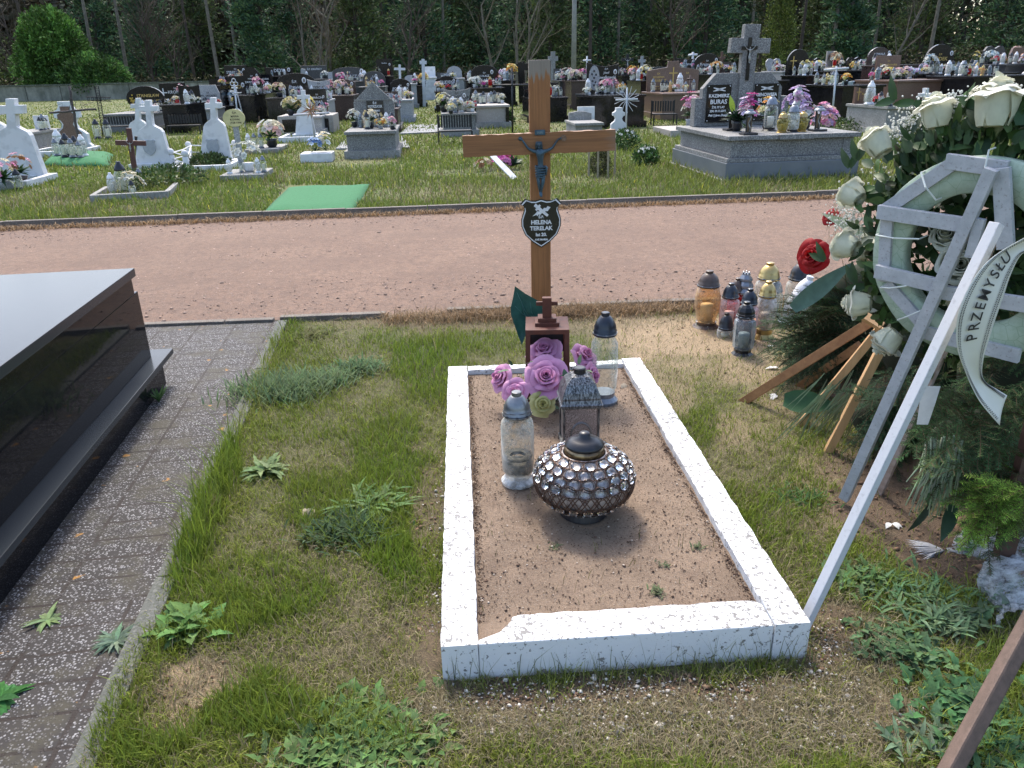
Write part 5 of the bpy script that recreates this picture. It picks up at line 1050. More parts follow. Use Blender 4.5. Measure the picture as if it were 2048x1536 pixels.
tomb('daw',590,146,74,192,'arch',K,[('Ś.P.',.09),('Dawid',.12),('Wijas',.14)],'large arched black headstone with italic white letters',Y=29,oval=.22,tx=-.04)
tomb('uu1',628,131,50,158,'rect','d',[('Ś.P. ZIELIŃSCY',.09)],'dark grey rectangular headstone behind the grey stone cross',Y=40)
tomb('syp',637,158,46,198,'concave','g',[('Ś.P.',.09),('SYPOSZ',.17)],'pale grey headstone with a dipped top behind the black plaque stone',Y=28,lc='d')
tomb('mar',633,178,36,226,'rect',K,[('Ś.P.',.1),('MARCIN',.16),('WIJAS',.19),('ŻYŁ LAT 20',.09),('ZM. 2014',.09)],'upright black rectangular headstone right of the white plaster cross',hs=.5,oval=.34,smat='g')
tomb('ste',697,134,66,162,'arch','d',[('Ś.P.',.07),('STEPOŃCZYK',.12)],'wide grey arched headstone with carved flowers at its left end',Y=38,oval=.38)
tomb('kna',687,158,46,188,'shoulder','r',[('Ś.P. MARIAN',.10),('KNAUB',.17),('1934-2004',.08)],'dark brown headstone with gold letters and a gold cross at left',Y=31,lc='g',oval=.34,cross=(-.38,.2,.55,'g'))
tomb('zar',747,142,44,172,'round','d',[('Ś.P.',.1)],'round topped dark grey headstone behind the gabled terrazzo one',Y=36,oval=.1)
tomb('tal',768,118,32,152,'rect',K,[('Rodzina',.10)],'tall black stele with a small white statue before it',Y=40,oval=.32)
tomb('pob',800,157,42,196,'arch',K,[('Ś.P.',.08),('POBUTCEK',.15),('2006',.08)],'black arched headstone with a thin cross on its left and grey slab',Y=29,oval=.36,smat='g')
tomb('cek',778,180,34,212,'wave','r',[('CEK',.2),('JAN',.2)],'small dark stone partly hidden by the gabled terrazzo headstone',Y=25,oval=.2)
tomb('pot',744,163,80,252,'gable','t',[],'gabled grey terrazzo headstone with a black plaque and stepped slab tomb',hs=.52,L=1.7)
tomb('wit',833,145,28,170,'rect',K,[('WITEK',.2)],'small black headstone with gold letters left of the orange lilies',Y=39,lc='g',oval=.3)
tomb('fra',859,133,22,154,'rect','w',[],'white framed headstone with a blue grey panel in the back row',Y=46)
tomb('sem',890,144,34,158,'wave','d',[('SEMIK',.2)],'dark grey headstone half hidden behind the wide two portrait stone',Y=42,oval=.3)
tomb('rou',908,132,30,156,'round','g',[],'round pale grey headstone topped with a small cross, back row',Y=44)
tomb('du1',892,152,42,180,'shoulder',K,[('DUDEK',.19),('JÓZEF  MARIA',.08)],'wide low black headstone with two white portrait ovals',Y=34,oval=.36)
tomb('pek',968,130,54,174,'arch',K,[('Ś.P.',.07),('ŁUKASZ',.10),('PĘKALSKI',.16)],'large black headstone with a wing carving, left of the thin iron cross',Y=33,oval=.28)
tomb('nur',913,176,56,222,'concave','t',[('Ś.P.',.08),('NURCZYŃSKA',.14),('ANNA',.09)],'grey terrazzo headstone with a dipped top behind a black picket fence',hs=.5,lc='d',oval=.26,Y=22.5,L=1.2)
tomb('bei',972,186,56,206,'rect','e',[],'beige terrazzo stepped tomb with black corner posts',Y=25.5,L=1.8,hs=.6,wide=1.2)
tomb('bkx',1082,165,70,192,'rect',K,[],'black granite tomb behind the upright of the wooden cross',Y=27.,L=1.6,hs=.62,wide=1.05)
tomb('mar2',1150,136,42,160,'concave','r',[('RODZINA',.1),('MARONIÓW',.13)],'dark red headstone between two pink bouquets',Y=33)
tomb('kow',1205,124,64,186,'wave',K,[('Ś.P.',.07),('Józef',.09),('Kowalkowski',.13),('żył lat 64 zm. 2007',.06),('Zofia',.09),('Kowalkowska',.13)],'black headstone with a grey oval rose carving, on a broad black tomb',Y=24.8,tx=.12,oval=.4,L=2.2,wide=1.55,hs=.62,lc='w')
tomb('be1',1280,130,40,160,'wave',K,[],'black headstone with a tall gold cross left of the brown double stone',Y=32,cross=(-.1,.3,.8,'g'))
tomb('kar',1347,122,106,182,'step','b',[],'brown double headstone with a raised centre and gold cross',Y=27,lc='g',L=2.2,cross=(0,.16,.62,'g'),wide=1.08,hs=.65)
tomb('kdn',1372,115,44,140,'wave',K,[('Ś.P.',.08),('Kardynał',.16)],'black headstone with a grey wavy top left of the script lettered one',Y=36)
tomb('krj',1415,107,50,148,'arch',K,[('Ś.P.',.07),('Krajewski',.15),('1941 - 2010',.08),('Maria',.09)],'black arched headstone with white script, left of the terrazzo cross',Y=32,oval=.36)
tomb('pal',1452,124,22,146,'rect','r',[('PAŁYS',.2)],'small dark red stone with a brown crucifix at its left',Y=36)
tomb('hea',1547,117,30,142,'heart','g',[],'pale grey heart shaped headstone behind the terrazzo cross arm',Y=36,oval=.3)
tomb('sm1',1572,127,22,146,'rect',K,[('MAZUR',.2)],'small black headstone just left of the tall round black one',Y=36,lc='g')
tomb('rou2',1598,98,46,150,'round',K,[],'tall round black headstone with a gold cross and black pillar',Y=31,cross=(-.22,.3,.55,'g'))
tomb('blo',1628,116,30,142,'heart',K,[],'small black heart stone behind the white yellow flowers',Y=33,oval=.3)
tomb('cre',1662,102,16,134,'rect','e',[],'cream upright pillar stone beside the brown dried wreath',Y=36)
tomb('hek',1709,114,32,140,'heart',K,[('Ś.P.',.1),('PĘKALSKI',.17)],'black heart shaped headstone in front of a grey one',Y=33,lc='g',oval=.25)
tomb('hgr',1737,118,26,142,'rect','g',[],'plain light grey headstone right of the black heart',Y=36)
tomb('rok',1760,94,46,130,'round','r',[('POWAŁA',.12)],'dark red round headstone behind the brown rectangular one',Y=31,oval=.42)
tomb('bro',1778,111,50,158,'rect','b',[('Ś.P.',.08),('Nowakowska',.13)],'brown rectangular headstone on a wide brown tomb, right side',Y=26.5,lc='g',L=2.2,wide=2.2,hs=.62)
tomb('dud',1883,88,60,146,'round',K,[('Ś.P.',.08),('DUDEK',.16),('STANISŁAW',.08),('1935-2008',.07)],'tall round shouldered black headstone with gold surname, right side',Y=27.5,lc='g',oval=.38,L=2.1,wide=2.6,hs=.7)
tomb('grh',1990,92,44,128,'heart','d',[],'dark grey heart headstone with a carved angel at its left',Y=29,L=2.,wide=2.4,hs=.66)
tomb('brr',2036,95,30,130,'cut','b',[],'brown headstone cut off by the right edge of the photo',Y=28,hs=.6)
tomb('now',1730,173,40,207,'wave','b',[('Ś.P.',.09),('Nowakowscy',.15),('1950-1998',.08)],'small brown wavy headstone with a gold cross on a concrete slab',Y=20.,lc='g',cross=(-.33,.25,.75,'g'),smat='c',hs=.42,tx=.14,L=1.6)
tomb('blu',80,231,26,258,'rect','w',[],'low concrete tomb with a small white headstone at far left',Y=20.5,L=1.7,smat='c',wide=1.9,hs=.42)
tomb('cnc',1160,222,46,240,'slant','c',[],'low broken concrete slab grave with a white panel behind it',Y=20.3,L=1.2,hs=.16,wide=1.1)
tomb('wpn',1172,213,34,250,'rect','w',[],'plain white square panel standing behind the broken concrete slab',Y=20.9,slab=False,hs=.2)
tomb('bg1',1005,140,30,160,'rect',K,[('Ś.P.',.15)],'black headstone behind orange lilies left of the wooden cross post',Y=37)
tomb('bg2',1120,137,26,160,'rect','d',[],'dark headstone with a white cross, right of the wooden cross post',Y=35,cross=(0,.5,.8,'w'))
tomb('bg3',438,158,40,170,'rect',K,[],'black headstone filling the gap left of the wide plain one',Y=34)
tomb('bg4',376,168,40,205,'wave',K,[],'black headstone behind the pink gladioli on the left',Y=27)
tomb('bg5',1320,133,40,150,'arch','d',[],'grey arched headstone behind the brown double stone',Y=40)
tomb('bg6',1930,140,60,150,'rect',K,[],'long low black tomb row behind the white metal crosses',Y=25,L=2.,wide=2.3,hs=.72)
tomb('bg7',655,142,30,158,'wave','g',[],'small grey stone in the back row left of the wide arched one',Y=44)
tomb('bg8',1240,135,26,150,'rect',K,[],'black headstone with a black crucifix standing above it',Y=38)
tomb('bg9',1500,150,60,160,'rect',K,[],'black tomb hidden behind the terrazzo monument',Y=30)
tomb('bga',820,150,22,166,'arch','g',[],'small pale grey stone beneath the plain white cross',Y=38)
tomb('bgb',938,146,18,160,'rect',K,[],'narrow black pillar stone left of the wing carved headstone',Y=36)
tomb('bgc',1660,150,70,168,'rect',K,[],'wide low black tomb behind the thin white metal crosses',Y=24.5,hs=.66,L=2.)
# black plaque and slab details of the gabled stone
q=TB['pot']; t=q['o']; w_,hs_,hh_=q['w'],q['hs'],q['hh']
pl=MB().box((.03*w_,-.062,hs_+hh_*.36),(.42*w_,.02,hh_*.42)).build('plaque',black,t)
for ln_,sz,dz in(('Ś.P.',.07,.50),('POTRZUCEK',.085,.42),('MARIAN',.06,.33),('ŻYŁ LAT 61',.045,.26),('1990',.05,.20)): text(ln_,sz*w_,whitel,pl,(.03*w_,-.074,hs_+hh_*dz),off=.002,mw=.36*w_)
MB().box((0,-.07,hs_+hh_*.60),(w_*.96,.012,.02)).build('ledge_line',gCO,t)
q=TB['szy']; t=q['o']; m=MB(); m.setc((.6,.42,.08)); [m.ball((-.33*q['w']+random.gauss(0,.03),-.07,q['hs']+q['hh']*.42+random.gauss(0,.06)),.03,6,4) for k in range(14)]; m.build('gold_rose_relief',petal,t)
q=TB['kow']; t=q['o']; o=MB().prism([(-.27*q['w']+.17*q['w']*math.cos(a),q['hs']+q['hh']*.5+.40*q['hh']*math.sin(a)) for a in np.linspace(0,2*PI,25)[:-1]],-.062,-.052).build('carved_oval',gLG,t)
m=MB(); [m.ball((-.27*q['w']+x*q['w'],-.064,q['hs']+q['hh']*z),.035,7,4,(1,.3,1)) for x,z in((0,.72),(-.07,.62),(.06,.6),(0,.5),(-.05,.4),(.05,.36),(0,.26))]; m.build('carved_roses',gDG,o,smooth=True)
q=TB['kar']; t=q['o']
for x,ls in((-.28,(('Ś.P.',.04),('SZCZEPAN',.045),('KARABASZ',.06),('żył lat 58',.03),('zm. 2008',.03))),(.28,(('Ś.P.',.04),))):
    z=q['hs']+q['hh']*.62
    for ln_,sz in ls: text(ln_,sz*q['w'],goldl,t,(x*q['w'],-.055,z-.05),off=.002); z-=sz*q['w']*1.5
# ---------------------------------------------------------------- far flowers and candles on the tombs
COLS=dict(pink=((.72,.25,.42),(.80,.45,.55)),white=((.78,.78,.72),(.70,.72,.66)),yellow=((.75,.62,.15),(.80,.74,.38)),red=((.55,.02,.03),(.45,.03,.08)),orange=((.78,.33,.06),(.80,.5,.12)),lilac=((.55,.38,.62),(.72,.6,.76)),blue=((.10,.22,.55),(.45,.6,.8)),cream=((.75,.66,.45),(.78,.74,.6)),rose=((.75,.48,.48),(.80,.62,.58)),magenta=((.62,.06,.32),(.75,.25,.5)),brown=((.32,.15,.07),(.5,.33,.2)),paleblue=((.45,.62,.72),(.65,.75,.8)))
def blossoms(mb,c,w,h,cols,n,r):
    for k in range(n):
        a=random.uniform(0,2*PI); e=math.asin(random.uniform(-.25,1)); q=random.uniform(.75,1)
        p=Vector((c[0]+w/2*math.cos(e)*math.cos(a)*q,c[1]+w/2*.8*math.cos(e)*math.sin(a)*q,c[2]+h*.5+h/2*math.sin(e)*q)); d=(p-Vector((c[0],c[1],c[2]+h*.3))).normalized()
        cc=random.choice(cols); rr=r*random.uniform(.7,1.2); u=d.cross(Vector((.3,.2,1))).normalized(); v=d.cross(u)
        for j in range(6):
            b=2*PI*j/6+k; o=(u*math.cos(b)+v*math.sin(b)); s=(u*-math.sin(b)+v*math.cos(b)); f=random.uniform(.7,1.15)
            mb.setc([min(.85,x*f) for x in cc]); mb.add([p,p+o*rr*.6+s*rr*.5+d*rr*.25,p+o*rr*1.1+d*rr*.1,p+o*rr*.6-s*rr*.5+d*rr*.25],[(0,1,2,3)])
        mb.setc([x*.6 for x in cc]); mb.add([p+u*rr*.25+d*rr*.2,p+v*rr*.25+d*rr*.2,p-u*rr*.25+d*rr*.2,p-v*rr*.25+d*rr*.2,p+d*rr*.45],[(0,1,4),(1,2,4),(2,3,4),(3,0,4)])
potm={}
def bouquet(label,loc,w,h,cols,pot='k',group=None,n=None,r=None,leaf=True,name='artificial_flowers'):
    t=thing(name,label,'flowers',loc,0,group); ph=h*.30
    if pot: MB().lathe([(w*.13,0),(w*.2,ph*.3),(w*.17,ph*.7),(w*.22,ph)],10).build('pot',{'k':p_black,'w':p_white,'g':gLG,'b':p_brown}[pot],t,smooth=True)
    else: ph=0
    m=MB(); C_=[c for k in cols for c in COLS[k]]; r=r or max(.03,w*.13); n=n or int(min(46,16+w*30)); blossoms(m,(0,0,ph*.8),w,h-ph*.8,C_,n,r); m.build('blossoms',petal,t)
    if leaf:
        m=MB()
        for k in range(int(16+w*20)):
            a=random.uniform(0,2*PI); leafy(m,(0,0,ph*.9+h*.12),(math.cos(a),math.sin(a),random.uniform(-.1,1.4)),w*random.uniform(.4,.62),w*.10,random.choice([(.04,.10,.03),(.06,.13,.05),(.02,.06,.02)]),seg=2)
        m.build('foliage',leafm,t)
    return t
def ontomb(key,px,ly):
    q=TB[key]; Yw=q['Y']+ly; x=at(px,160,Yw).x; lx=(x-q['x'])
    lx=max(-q['W']/2+.05,min(q['W']/2-.05,lx)); c,s=math.cos(q['rz']),math.sin(q['rz']); return Vector((q['x']+lx*c-ly*s,q['Y']+lx*s+ly*c,q['g']+q['hs'])),mpp(px,170,Yw)
CN={}
def short(d):
    w=d.split()[:9]
    while w[-1] in('a','the','and','with','of','by','its','right','left','two','between','near','from','at','on','in','behind'): w.pop()
    return ' '.join(w).rstrip(',')
ORD=('first','second','third','fourth','fifth','sixth','seventh','eighth','ninth','tenth','eleventh','twelfth','thirteenth','fourteenth','fifteenth','sixteenth')
ITEMS={}
def fl(key,px,cols,wpx,hpx,ly=-.35,pot='k',**k):
    p,s=ontomb(key,px,ly); q=TB[key]; g_='flowers on the graves beyond the path'
    o=bouquet('f',p,wpx*s*1.12,hpx*s*1.08,cols,pot,g_,**k); ITEMS.setdefault(key,[]).append((px,' and '.join({'paleblue':'pale blue'}.get(c,c) for c in cols)+' flowers',o)); return o
cproto=[]
for nm,gl,cp in(('clear',g_clear,p_black),('clear silver lidded',g_clear,p_silver),('red',g_red,p_gold),('white',glassm('opal_glass',(.9,.9,.88),tint=.8),p_white),('amber',g_amber,p_gold),('blue',g_blue,p_silver)):
    t=thing('grave_candle','','candle',(0,-60,0)); MB().lathe([(.052,0),(.056,.012),(.04,.035)],10).build('base',cp,t); MB().lathe([(.04,.035),(.055,.07),(.055,.17),(.04,.20)],10,cap=False).build('glass_jar',gl,t,smooth=True); MB().lathe([(.046,.198),(.046,.21),(.034,.24),(.018,.258),(.018,.275),(.001,.276)],10).build('lid',cp,t,smooth=True); MB().lathe([(.03,.036),(.03,.14)],8).build('candle_insert',wax,t)
    cproto.append((nm,t))
def cn(key,px,kind=None,ly=-.3,sc=1.):
    p,s=ontomb(key,px,ly); k=random.choices(range(6),(5,6,.7,4,.5,1))[0] if kind is None else kind; nm,pr=cproto[k]; q=TB[key]
    o=dup(pr,p,0,'c','candles on '+short(q['desc']),sc*random.uniform(.95,1.35)); ITEMS.setdefault(key,[]).append((px,nm+' candle',o)); return o
FL=[('kro',372,('pink','rose'),26,40,-.4),('kro',340,('white','cream'),16,20,-.9),('kro',322,('cream',),10,14,-.7),('lgt',412,('pink','white'),22,12,-.5),('lgt',398,('yellow',),8,8,-.1),('bk1',458,('paleblue','white'),24,26,-.4),('zaw',512,('rose','pink'),22,32,-.6),('daw',551,('rose','cream'),24,26,-.9),
('syp',657,('pink','rose'),12,36,-.3),('kna',676,('rose','cream'),26,26,-.7),('kna',660,('pink',),10,24,-.3),('ste',680,('white','pink'),18,16,-.4),('uu1',648,('white',),14,14,-.4),('mar',651,('cream','rose'),12,18,-.3),('pob',798,('white','rose'),20,18,-.4),('pob',786,('orange','yellow'),8,12,-.2),('tal',757,('white','cream'),9,16,-.2),
('pot',696,('white',),26,34,-.3),('pot',726,('white','cream'),30,36,-.9),('pot',758,('white',),20,18,-.6),('cek',792,('white','red'),20,20,-.5),('wit',836,('white','cream'),18,14,-.5),('wit',862,('orange','yellow'),20,22,-.7),('du1',893,('red',),12,10,-.5),('du1',872,('cream','rose'),16,16,-.9),('sem',905,('white','yellow'),14,10,-.3),
('nur',878,('yellow','white'),34,34,-.35),('nur',902,('white','cream'),30,24,-.9),('nur',932,('white','yellow'),26,18,-.6),('nur',880,('lilac',),16,30,-.1),('pek',946,('white',),24,20,-.9),('pek',963,('magenta',),10,10,-.9),('pek',985,('white','rose'),16,12,-.4),('pek',1005,('pink','red'),12,22,-.1),('bei',950,('white',),20,18,-.3),('bei',985,('white',),14,14,-.3),
('bg1',1010,('white','lilac'),26,20,-.6),('bg1',1040,('orange','yellow'),22,30,-.8),('bkx',1110,('white',),16,20,-.4),('mar2',1131,('rose','white'),24,22,-.5),('mar2',1143,('cream','rose'),26,18,-1.3),('mar2',1166,('pink','magenta'),20,20,-.3),('kow',1208,('pink','rose'),26,26,-.6),('kow',1200,('white',),14,14,-.9),('kow',1226,('rose','pink'),18,26,-.4),('kow',1238,('orange','brown'),20,18,-.8),
('be1',1250,('yellow','orange'),18,26,-.3),('be1',1234,('rose','pink'),20,22,-.5),('be1',1288,('white','yellow'),24,26,-.5),('kar',1345,('rose','pink'),16,12,-.6),('krj',1400,('paleblue','white'),10,10,-.3),('krj',1428,('cream','orange'),26,22,-.8),('kdn',1345,('cream',),10,10,-.3),('pal',1466,('white','blue'),14,10,-.3),
('sm1',1560,('cream','white'),14,10,-.3),('rou2',1608,('white','yellow'),26,26,-.5),('blo',1632,('white','yellow'),24,18,-.5),('cre',1678,('brown','cream'),26,26,-.2),('cre',1690,('orange','brown'),18,16,-.5),('hek',1716,('cream','rose'),24,14,-.6),('bro',1762,('white','rose'),18,26,-.3),('bro',1770,('cream','yellow'),24,22,-.6),('bro',1790,('rose','cream'),24,20,-.7),('bro',1808,('lilac','rose'),20,22,-.5),
('bro',1830,('paleblue','lilac'),20,18,-.4),('dud',1852,('paleblue','white'),26,34,-.4),('dud',1842,('paleblue',),14,22,-.6),('dud',1885,('rose','white'),14,16,-.6),('dud',1906,('paleblue','white'),20,12,-.7),('grh',1969,('paleblue','white'),26,24,-.5),('grh',1940,('yellow','cream'),14,24,-.4),('grh',1990,('cream','rose'),20,16,-.6),('grh',2022,('rose','cream'),26,30,-.6),('brr',2040,('orange','rose'),20,22,-.5),('bgc',1640,('white',),14,10,-.3),('bg6',1925,('white',),18,10,-.5),('bg4',392,('cream','white'),12,10,-.3),('bg9',1445,('orange','brown'),14,16,-.6)]
for a in FL: fl(a[0],a[1],a[2],a[3],a[4],a[5],pot=random.choice('kkgw'))
for key,xs_ in dict(szy=(262,275,300,312),kro=(325,352,360),lgt=(396,402,420,430),bk1=(440,447,452,476),zaw=(492,498,520),bor=(524,530,536),daw=(560,575,582),syp=(640,650),mar=(618,646),ste=(700,712,722),kna=(668,690,700),zar=(740,752),pob=(784,792,806,812),pot=(712,720,732,745,752,764,772),cek=(770,785),wit=(828,842,848),du1=(880,902,908),nur=(890,896,905,915,922,928,940),pek=(958,970,978,990),bei=(955,962,975,980,992,1000),bkx=(1100,1106,1112,1120),kow=(1190,1214,1222,1230),be1=(1262,1270,1280),kar=(1333,1356,1362,1385),krj=(1392,1410,1420),rou2=(1585,1620),blo=(1625,1640),bgc=(1625,1632,1640,1650,1658,1690),hek=(1700,1722,1735),bro=(1755,1782,1800,1820),dud=(1865,1875,1893,1898,1912,1920),bg6=(1905,1915,1922,1935,1950),grh=(1950,1980,1998,2008),now=(1722,1740,1748),blu=(62,70,88,96),mar2=(1140,1150),bg1=(1000,1022,1030),uu1=(615,640),rou=(905,),tal=(775,),sem=(885,),str=(462,480),dyr=(545,560,570)).items():
    for x in xs_: cn(key,x+random.uniform(-2,2),ly=random.uniform(-.75,-.2))
for x,kd in((1724,3),(1731,3)): cn('now',x,kd,-.7,1.6)
cn('kar',1355,3,-.9,1.5)
for nm,t in cproto:      # the first of each kind stands on a grave too
    p,s=ontomb('bg6',1895+cproto.index((nm,t))*14,-1.5); t.location=p; t['label']=f'{nm} glass candle near the front edge of the long low black tomb'; t['group']='candles on the front of the long black tomb'

seen_=[k for k in TB if TB[k]['L'] and TB[k]['Y']<40 and k not in('blu','cnc','bg9')]
for key in seen_:      # every tidy grave here carries more flowers and candles along its slab
    q=TB[key]; x0,x1=(pix(q['x']-q['W']*.45,q['Y'],1)[0],pix(q['x']+q['W']*.45,q['Y'],1)[0])
    for k in range(2 if q['W']<1.5 else 4):
        fl(key,random.uniform(x0,x1),random.choice([('pink','rose'),('white','cream'),('yellow','cream'),('rose','white'),('white',),('lilac','white'),('orange','yellow'),('red','white'),('magenta','pink')]),random.uniform(.34,.5)*40/q['Y']*25,random.uniform(.3,.5)*40/q['Y']*25,-random.uniform(.25,1.5),pot=random.choice('kkgw'))
    for k in range(3 if q['W']<1.5 else 6): cn(key,random.uniform(x0,x1),ly=-random.uniform(.3,1.6),sc=1.15)
for key,L_ in ITEMS.items():     # say which one: its kind and its place in the row on that tomb
    cnt={}
    for px,nm,o in sorted(L_,key=lambda a:a[0]): cnt.setdefault(nm,[]).append(o)
    d=TB[key]['desc'].split()
    for nm,os_ in cnt.items():
        for i,o in enumerate(os_):
            pre=(nm if len(os_)==1 else f'{nm}, {ORD[i]} from left,')+' on the '; o['label']=pre+short(' '.join(d[:max(5,15-len(pre.split()))]))
# ---------------------------------------------------------------- large terrazzo double monument on the right
mo=thing('granite_monument','big grey terrazzo double tomb with tall stone cross and two black name plaques','monument',(3.245,11.74,0),rad(6.3))
def mbx(name,u0,u1,v0,v1,z0,z1,mat,bev=.008): return MB().box(((u0+u1)/2,(v0+v1)/2,(z0+z1)/2),(u1-u0,v1-v0,z1-z0)).build(name,mat,mo,bevel=bev)
mbx('foundation',-.05,2.13,-.035,2.6,-.05,.035,gCO); mbx('tiled_plinth',0,2.08,0,2.55,.036,.27,gBL); mbx('step',.02,2.06,.02,2.5,.271,.335,gTZ); 
mbx('body',.10,1.98,.10,2.45,.336,.585,gTZ); mbx('corner_panel',.085,.24,.085,.3,.337,.584,gTZ,.004); mbx('corner_panel',1.84,1.995,.085,.3,.337,.584,gTZ,.004)
mbx('cover_slab',.02,.80,.03,2.5,.586,.65,gTZ); mbx('cover_slab',1.32,2.08,.03,2.5,.586,.65,gTZ); mbx('centre_slab',.803,1.317,.0,2.5,.580,.656,gTZ)
zb=.655; hd=MB().prism([(-.70,zb),(.70,zb),(.70,1.26),(.48,1.50),(-.48,1.50),(-.70,1.26)],-.08,.08).build('headstone',gTZ,mo,bevel=.008); hd.location=(1.04,2.22,0)
for s in(-1,1): o=MB().box((s*.765,.0,zb+.23),(.13,.22,.46)).build('shoulder_block',gTZ,mo,bevel=.008); o.location=(1.04,2.22,0)
cs=MB().prism([(-.115,zb),(.115,zb),(.13,1.80),(.345,1.80),(.345,2.03),(.135,2.03),(.145,2.24),(-.125,2.24),(-.13,2.03),(-.335,2.03),(-.345,1.80),(-.12,1.80)],-.14,-.0).build('stone_cross',gTZ,mo,bevel=.008); cs.location=(1.04,2.22,0); cs.rotation_euler=(0,rad(1.5),0)
bc=MB().prism([(x,z+1.38) for x,z in cross_poly(.27,.66,.055,.50)],-.162,-.142).build('black_cross',gBK,mo); bc.location=(1.07,2.22,0)
f=corpus(bc,mCOR,.95,(0,-.17,1.90),detail=False)
for u,nm,l3 in((.62,'KAZIMIERZ',('ŻYŁ 77 LAT','ZM. 09.11.2001','Pokój Jego Duszy')),(1.46,'GENOWEFA',('ŻYŁA LAT 79','ZM. 2008','Pokój Jej Duszy'))):
    pl=MB().box((0,0,0),(.42,.02,.60)).build('name_plaque',gBK,mo,bevel=.002); pl.location=(u,2.12,1.02)
    for ln_,sz,z,fi in((nm,.072,.10,'r'),('BURAS',.10,-.005,'r'),(l3[0],.045,-.075,'r'),(l3[1],.045,-.135,'r'),(l3[2],.048,-.205,'i')): text(ln_,sz,whitel,pl,(0,-.012,z),off=.0025,mw=.37,font=fi)
    m=MB()
    for s in(-1,1): m.M=Matrix.Translation((0,-.012,.225))@Matrix.Rotation(s*.25,4,'Y'); m.prism([(-.11,-.006),(0,-.016),(.11,-.006),(.11,.006),(0,.016),(-.11,.006)],-.002,0)
    m.M=None; m.build('palm_emblem',whitel,pl); m=MB(); [m.ball((x,-.012,z),.010,6,4) for x in(-.185,.185) for z in(-.275,.275)]; m.build('fixing_screws',whitep,pl)
ml=lambda u,v,z=.652: mo.matrix_world and Vector((3.245+u*math.cos(rad(6.3))-v*math.sin(rad(6.3)),11.74+u*math.sin(rad(6.3))+v*math.cos(rad(6.3)),z))
def mpos(px,v): # a point on the slab at that pixel column
    Y=11.74+v+.15; x=at(px,260,Y).x; u=(x-3.245+v*math.sin(rad(6.3)))/math.cos(rad(6.3)); return ml(u,v)
def onm(px,v): return mpos(px,v)
lantern('yellow glass lantern left of the grey lidded one on the terrazzo monument',onm(1562,.35),.30,.085,g_yel,p_gold,base=p_gold,style='vase',capf=.3)
lantern('yellow glass lantern right of the grey lidded one on the terrazzo monument',onm(1603,.42),.30,.085,g_yel,p_gold,base=p_gold,style='vase',capf=.3)
lantern('milky glass grave lantern with broad grey lid standing between two yellow ones on the monument',onm(1583,.40),.41,.095,glassm('opal_jar',(.85,.88,.85),tint=.6),p_grey,base=p_black,capf=.3)
lantern('clear grave lantern with wide stepped dark lid and white candle on the terrazzo monument',onm(1537,.75),.52,.10,g_clear,p_grey,base=p_black,capf=.26,candle=p_white)
for px,v,h,lb in((1493,.22,.36,'black pillar lantern with twisted figure beside the lilac flower, nearest monument edge'),(1636,.48,.36,'black pillar lantern with twisted figure at the right end of the terrazzo monument'),(1459,1.1,.3,'small black framed lantern under the dark plant on the terrazzo monument')):
    t=thing('pillar_lantern',lb,'grave lantern',onm(px,v),.1,'black pillar lanterns on the terrazzo monument')
    MB().box((0,0,.015),(.22,.20,.03)).build('base',p_black,t,bevel=.004); MB().lathe([(.085,h*.80),(.09,h*.84),(.07,h*.90),(.05,h*.93),(.045,h),(.001,h)],16).build('roof',p_grey,t)
    for s in(-1,1): MB().bar((s*.025,.03,.03),(s*.035,.03,h*.8),.018,.018).build('post',p_black,t)
    MB().tube([(.012*math.sin(k),-.02+.006*math.cos(k*1.3),.03+h*.75*k/10) for k in range(11)],.009,6).build('twisted_figure',p_silver,t,smooth=True); MB().box((.02,.04,.03+h*.3),(.07,.01,h*.58)).build('mirror_plate',simple('bronze_glass',(.2,.16,.14),rough=.15,metal=.6) if 'bronze_glass' not in bpy.data.materials else bpy.data.materials['bronze_glass'],t)
gp='flowers on the terrazzo monument'
t=bouquet('dark green leafy plant in a black pot with one yellow green bud on the monument',onm(1470,.95),.42,.5,('lilac',),'k',gp,n=1,r=.02); m=MB()
for k in range(90): a=random.uniform(0,2*PI); leafy(m,(0,0,.15),(math.cos(a),math.sin(a),random.uniform(.2,2)),random.uniform(.2,.32),.035,(.02,.05,.025))
m.setc((.35,.5,.06)); m.blade((-.08,0,.3),(-.3,-.1,1),(0,-1,0),.25,.09,4,.2); m.build('long_leaves',leafm,t,smooth=True)
bouquet('large lilac lily like flower in a wrapper above the nearest pillar lantern',onm(1490,.6),.26,.62,('lilac','magenta'),None,gp,n=26,r=.06)
bouquet('yellow flowers with green tulip leaves in front of the right black plaque',onm(1531,1.0),.36,.52,('yellow','orange'),'k',gp,n=14,r=.05); bouquet('pale lilac flowers right of the stepped lid lantern on the monument',onm(1590,1.1),.46,.66,('lilac',),'g',gp,n=26,r=.06); bouquet('white and pale green flowers at the right side of the monument slab',onm(1612,.9),.32,.42,('white','lilac'),'k',gp,n=12,r=.05)
bouquet('tall pink flower spray in a vase left behind the terrazzo monument',GT(1378,262),.5,.98,('pink','magenta','white'),'g','bouquets standing on the ground',n=26,r=.09)
bouquet('tall rose pink gladioli behind the right shoulder of the terrazzo monument',at(1650,235,15.6)*1,.55,.9,('rose','lilac','pink'),'g','bouquets standing on the ground',n=34,r=.08).location.z=.05
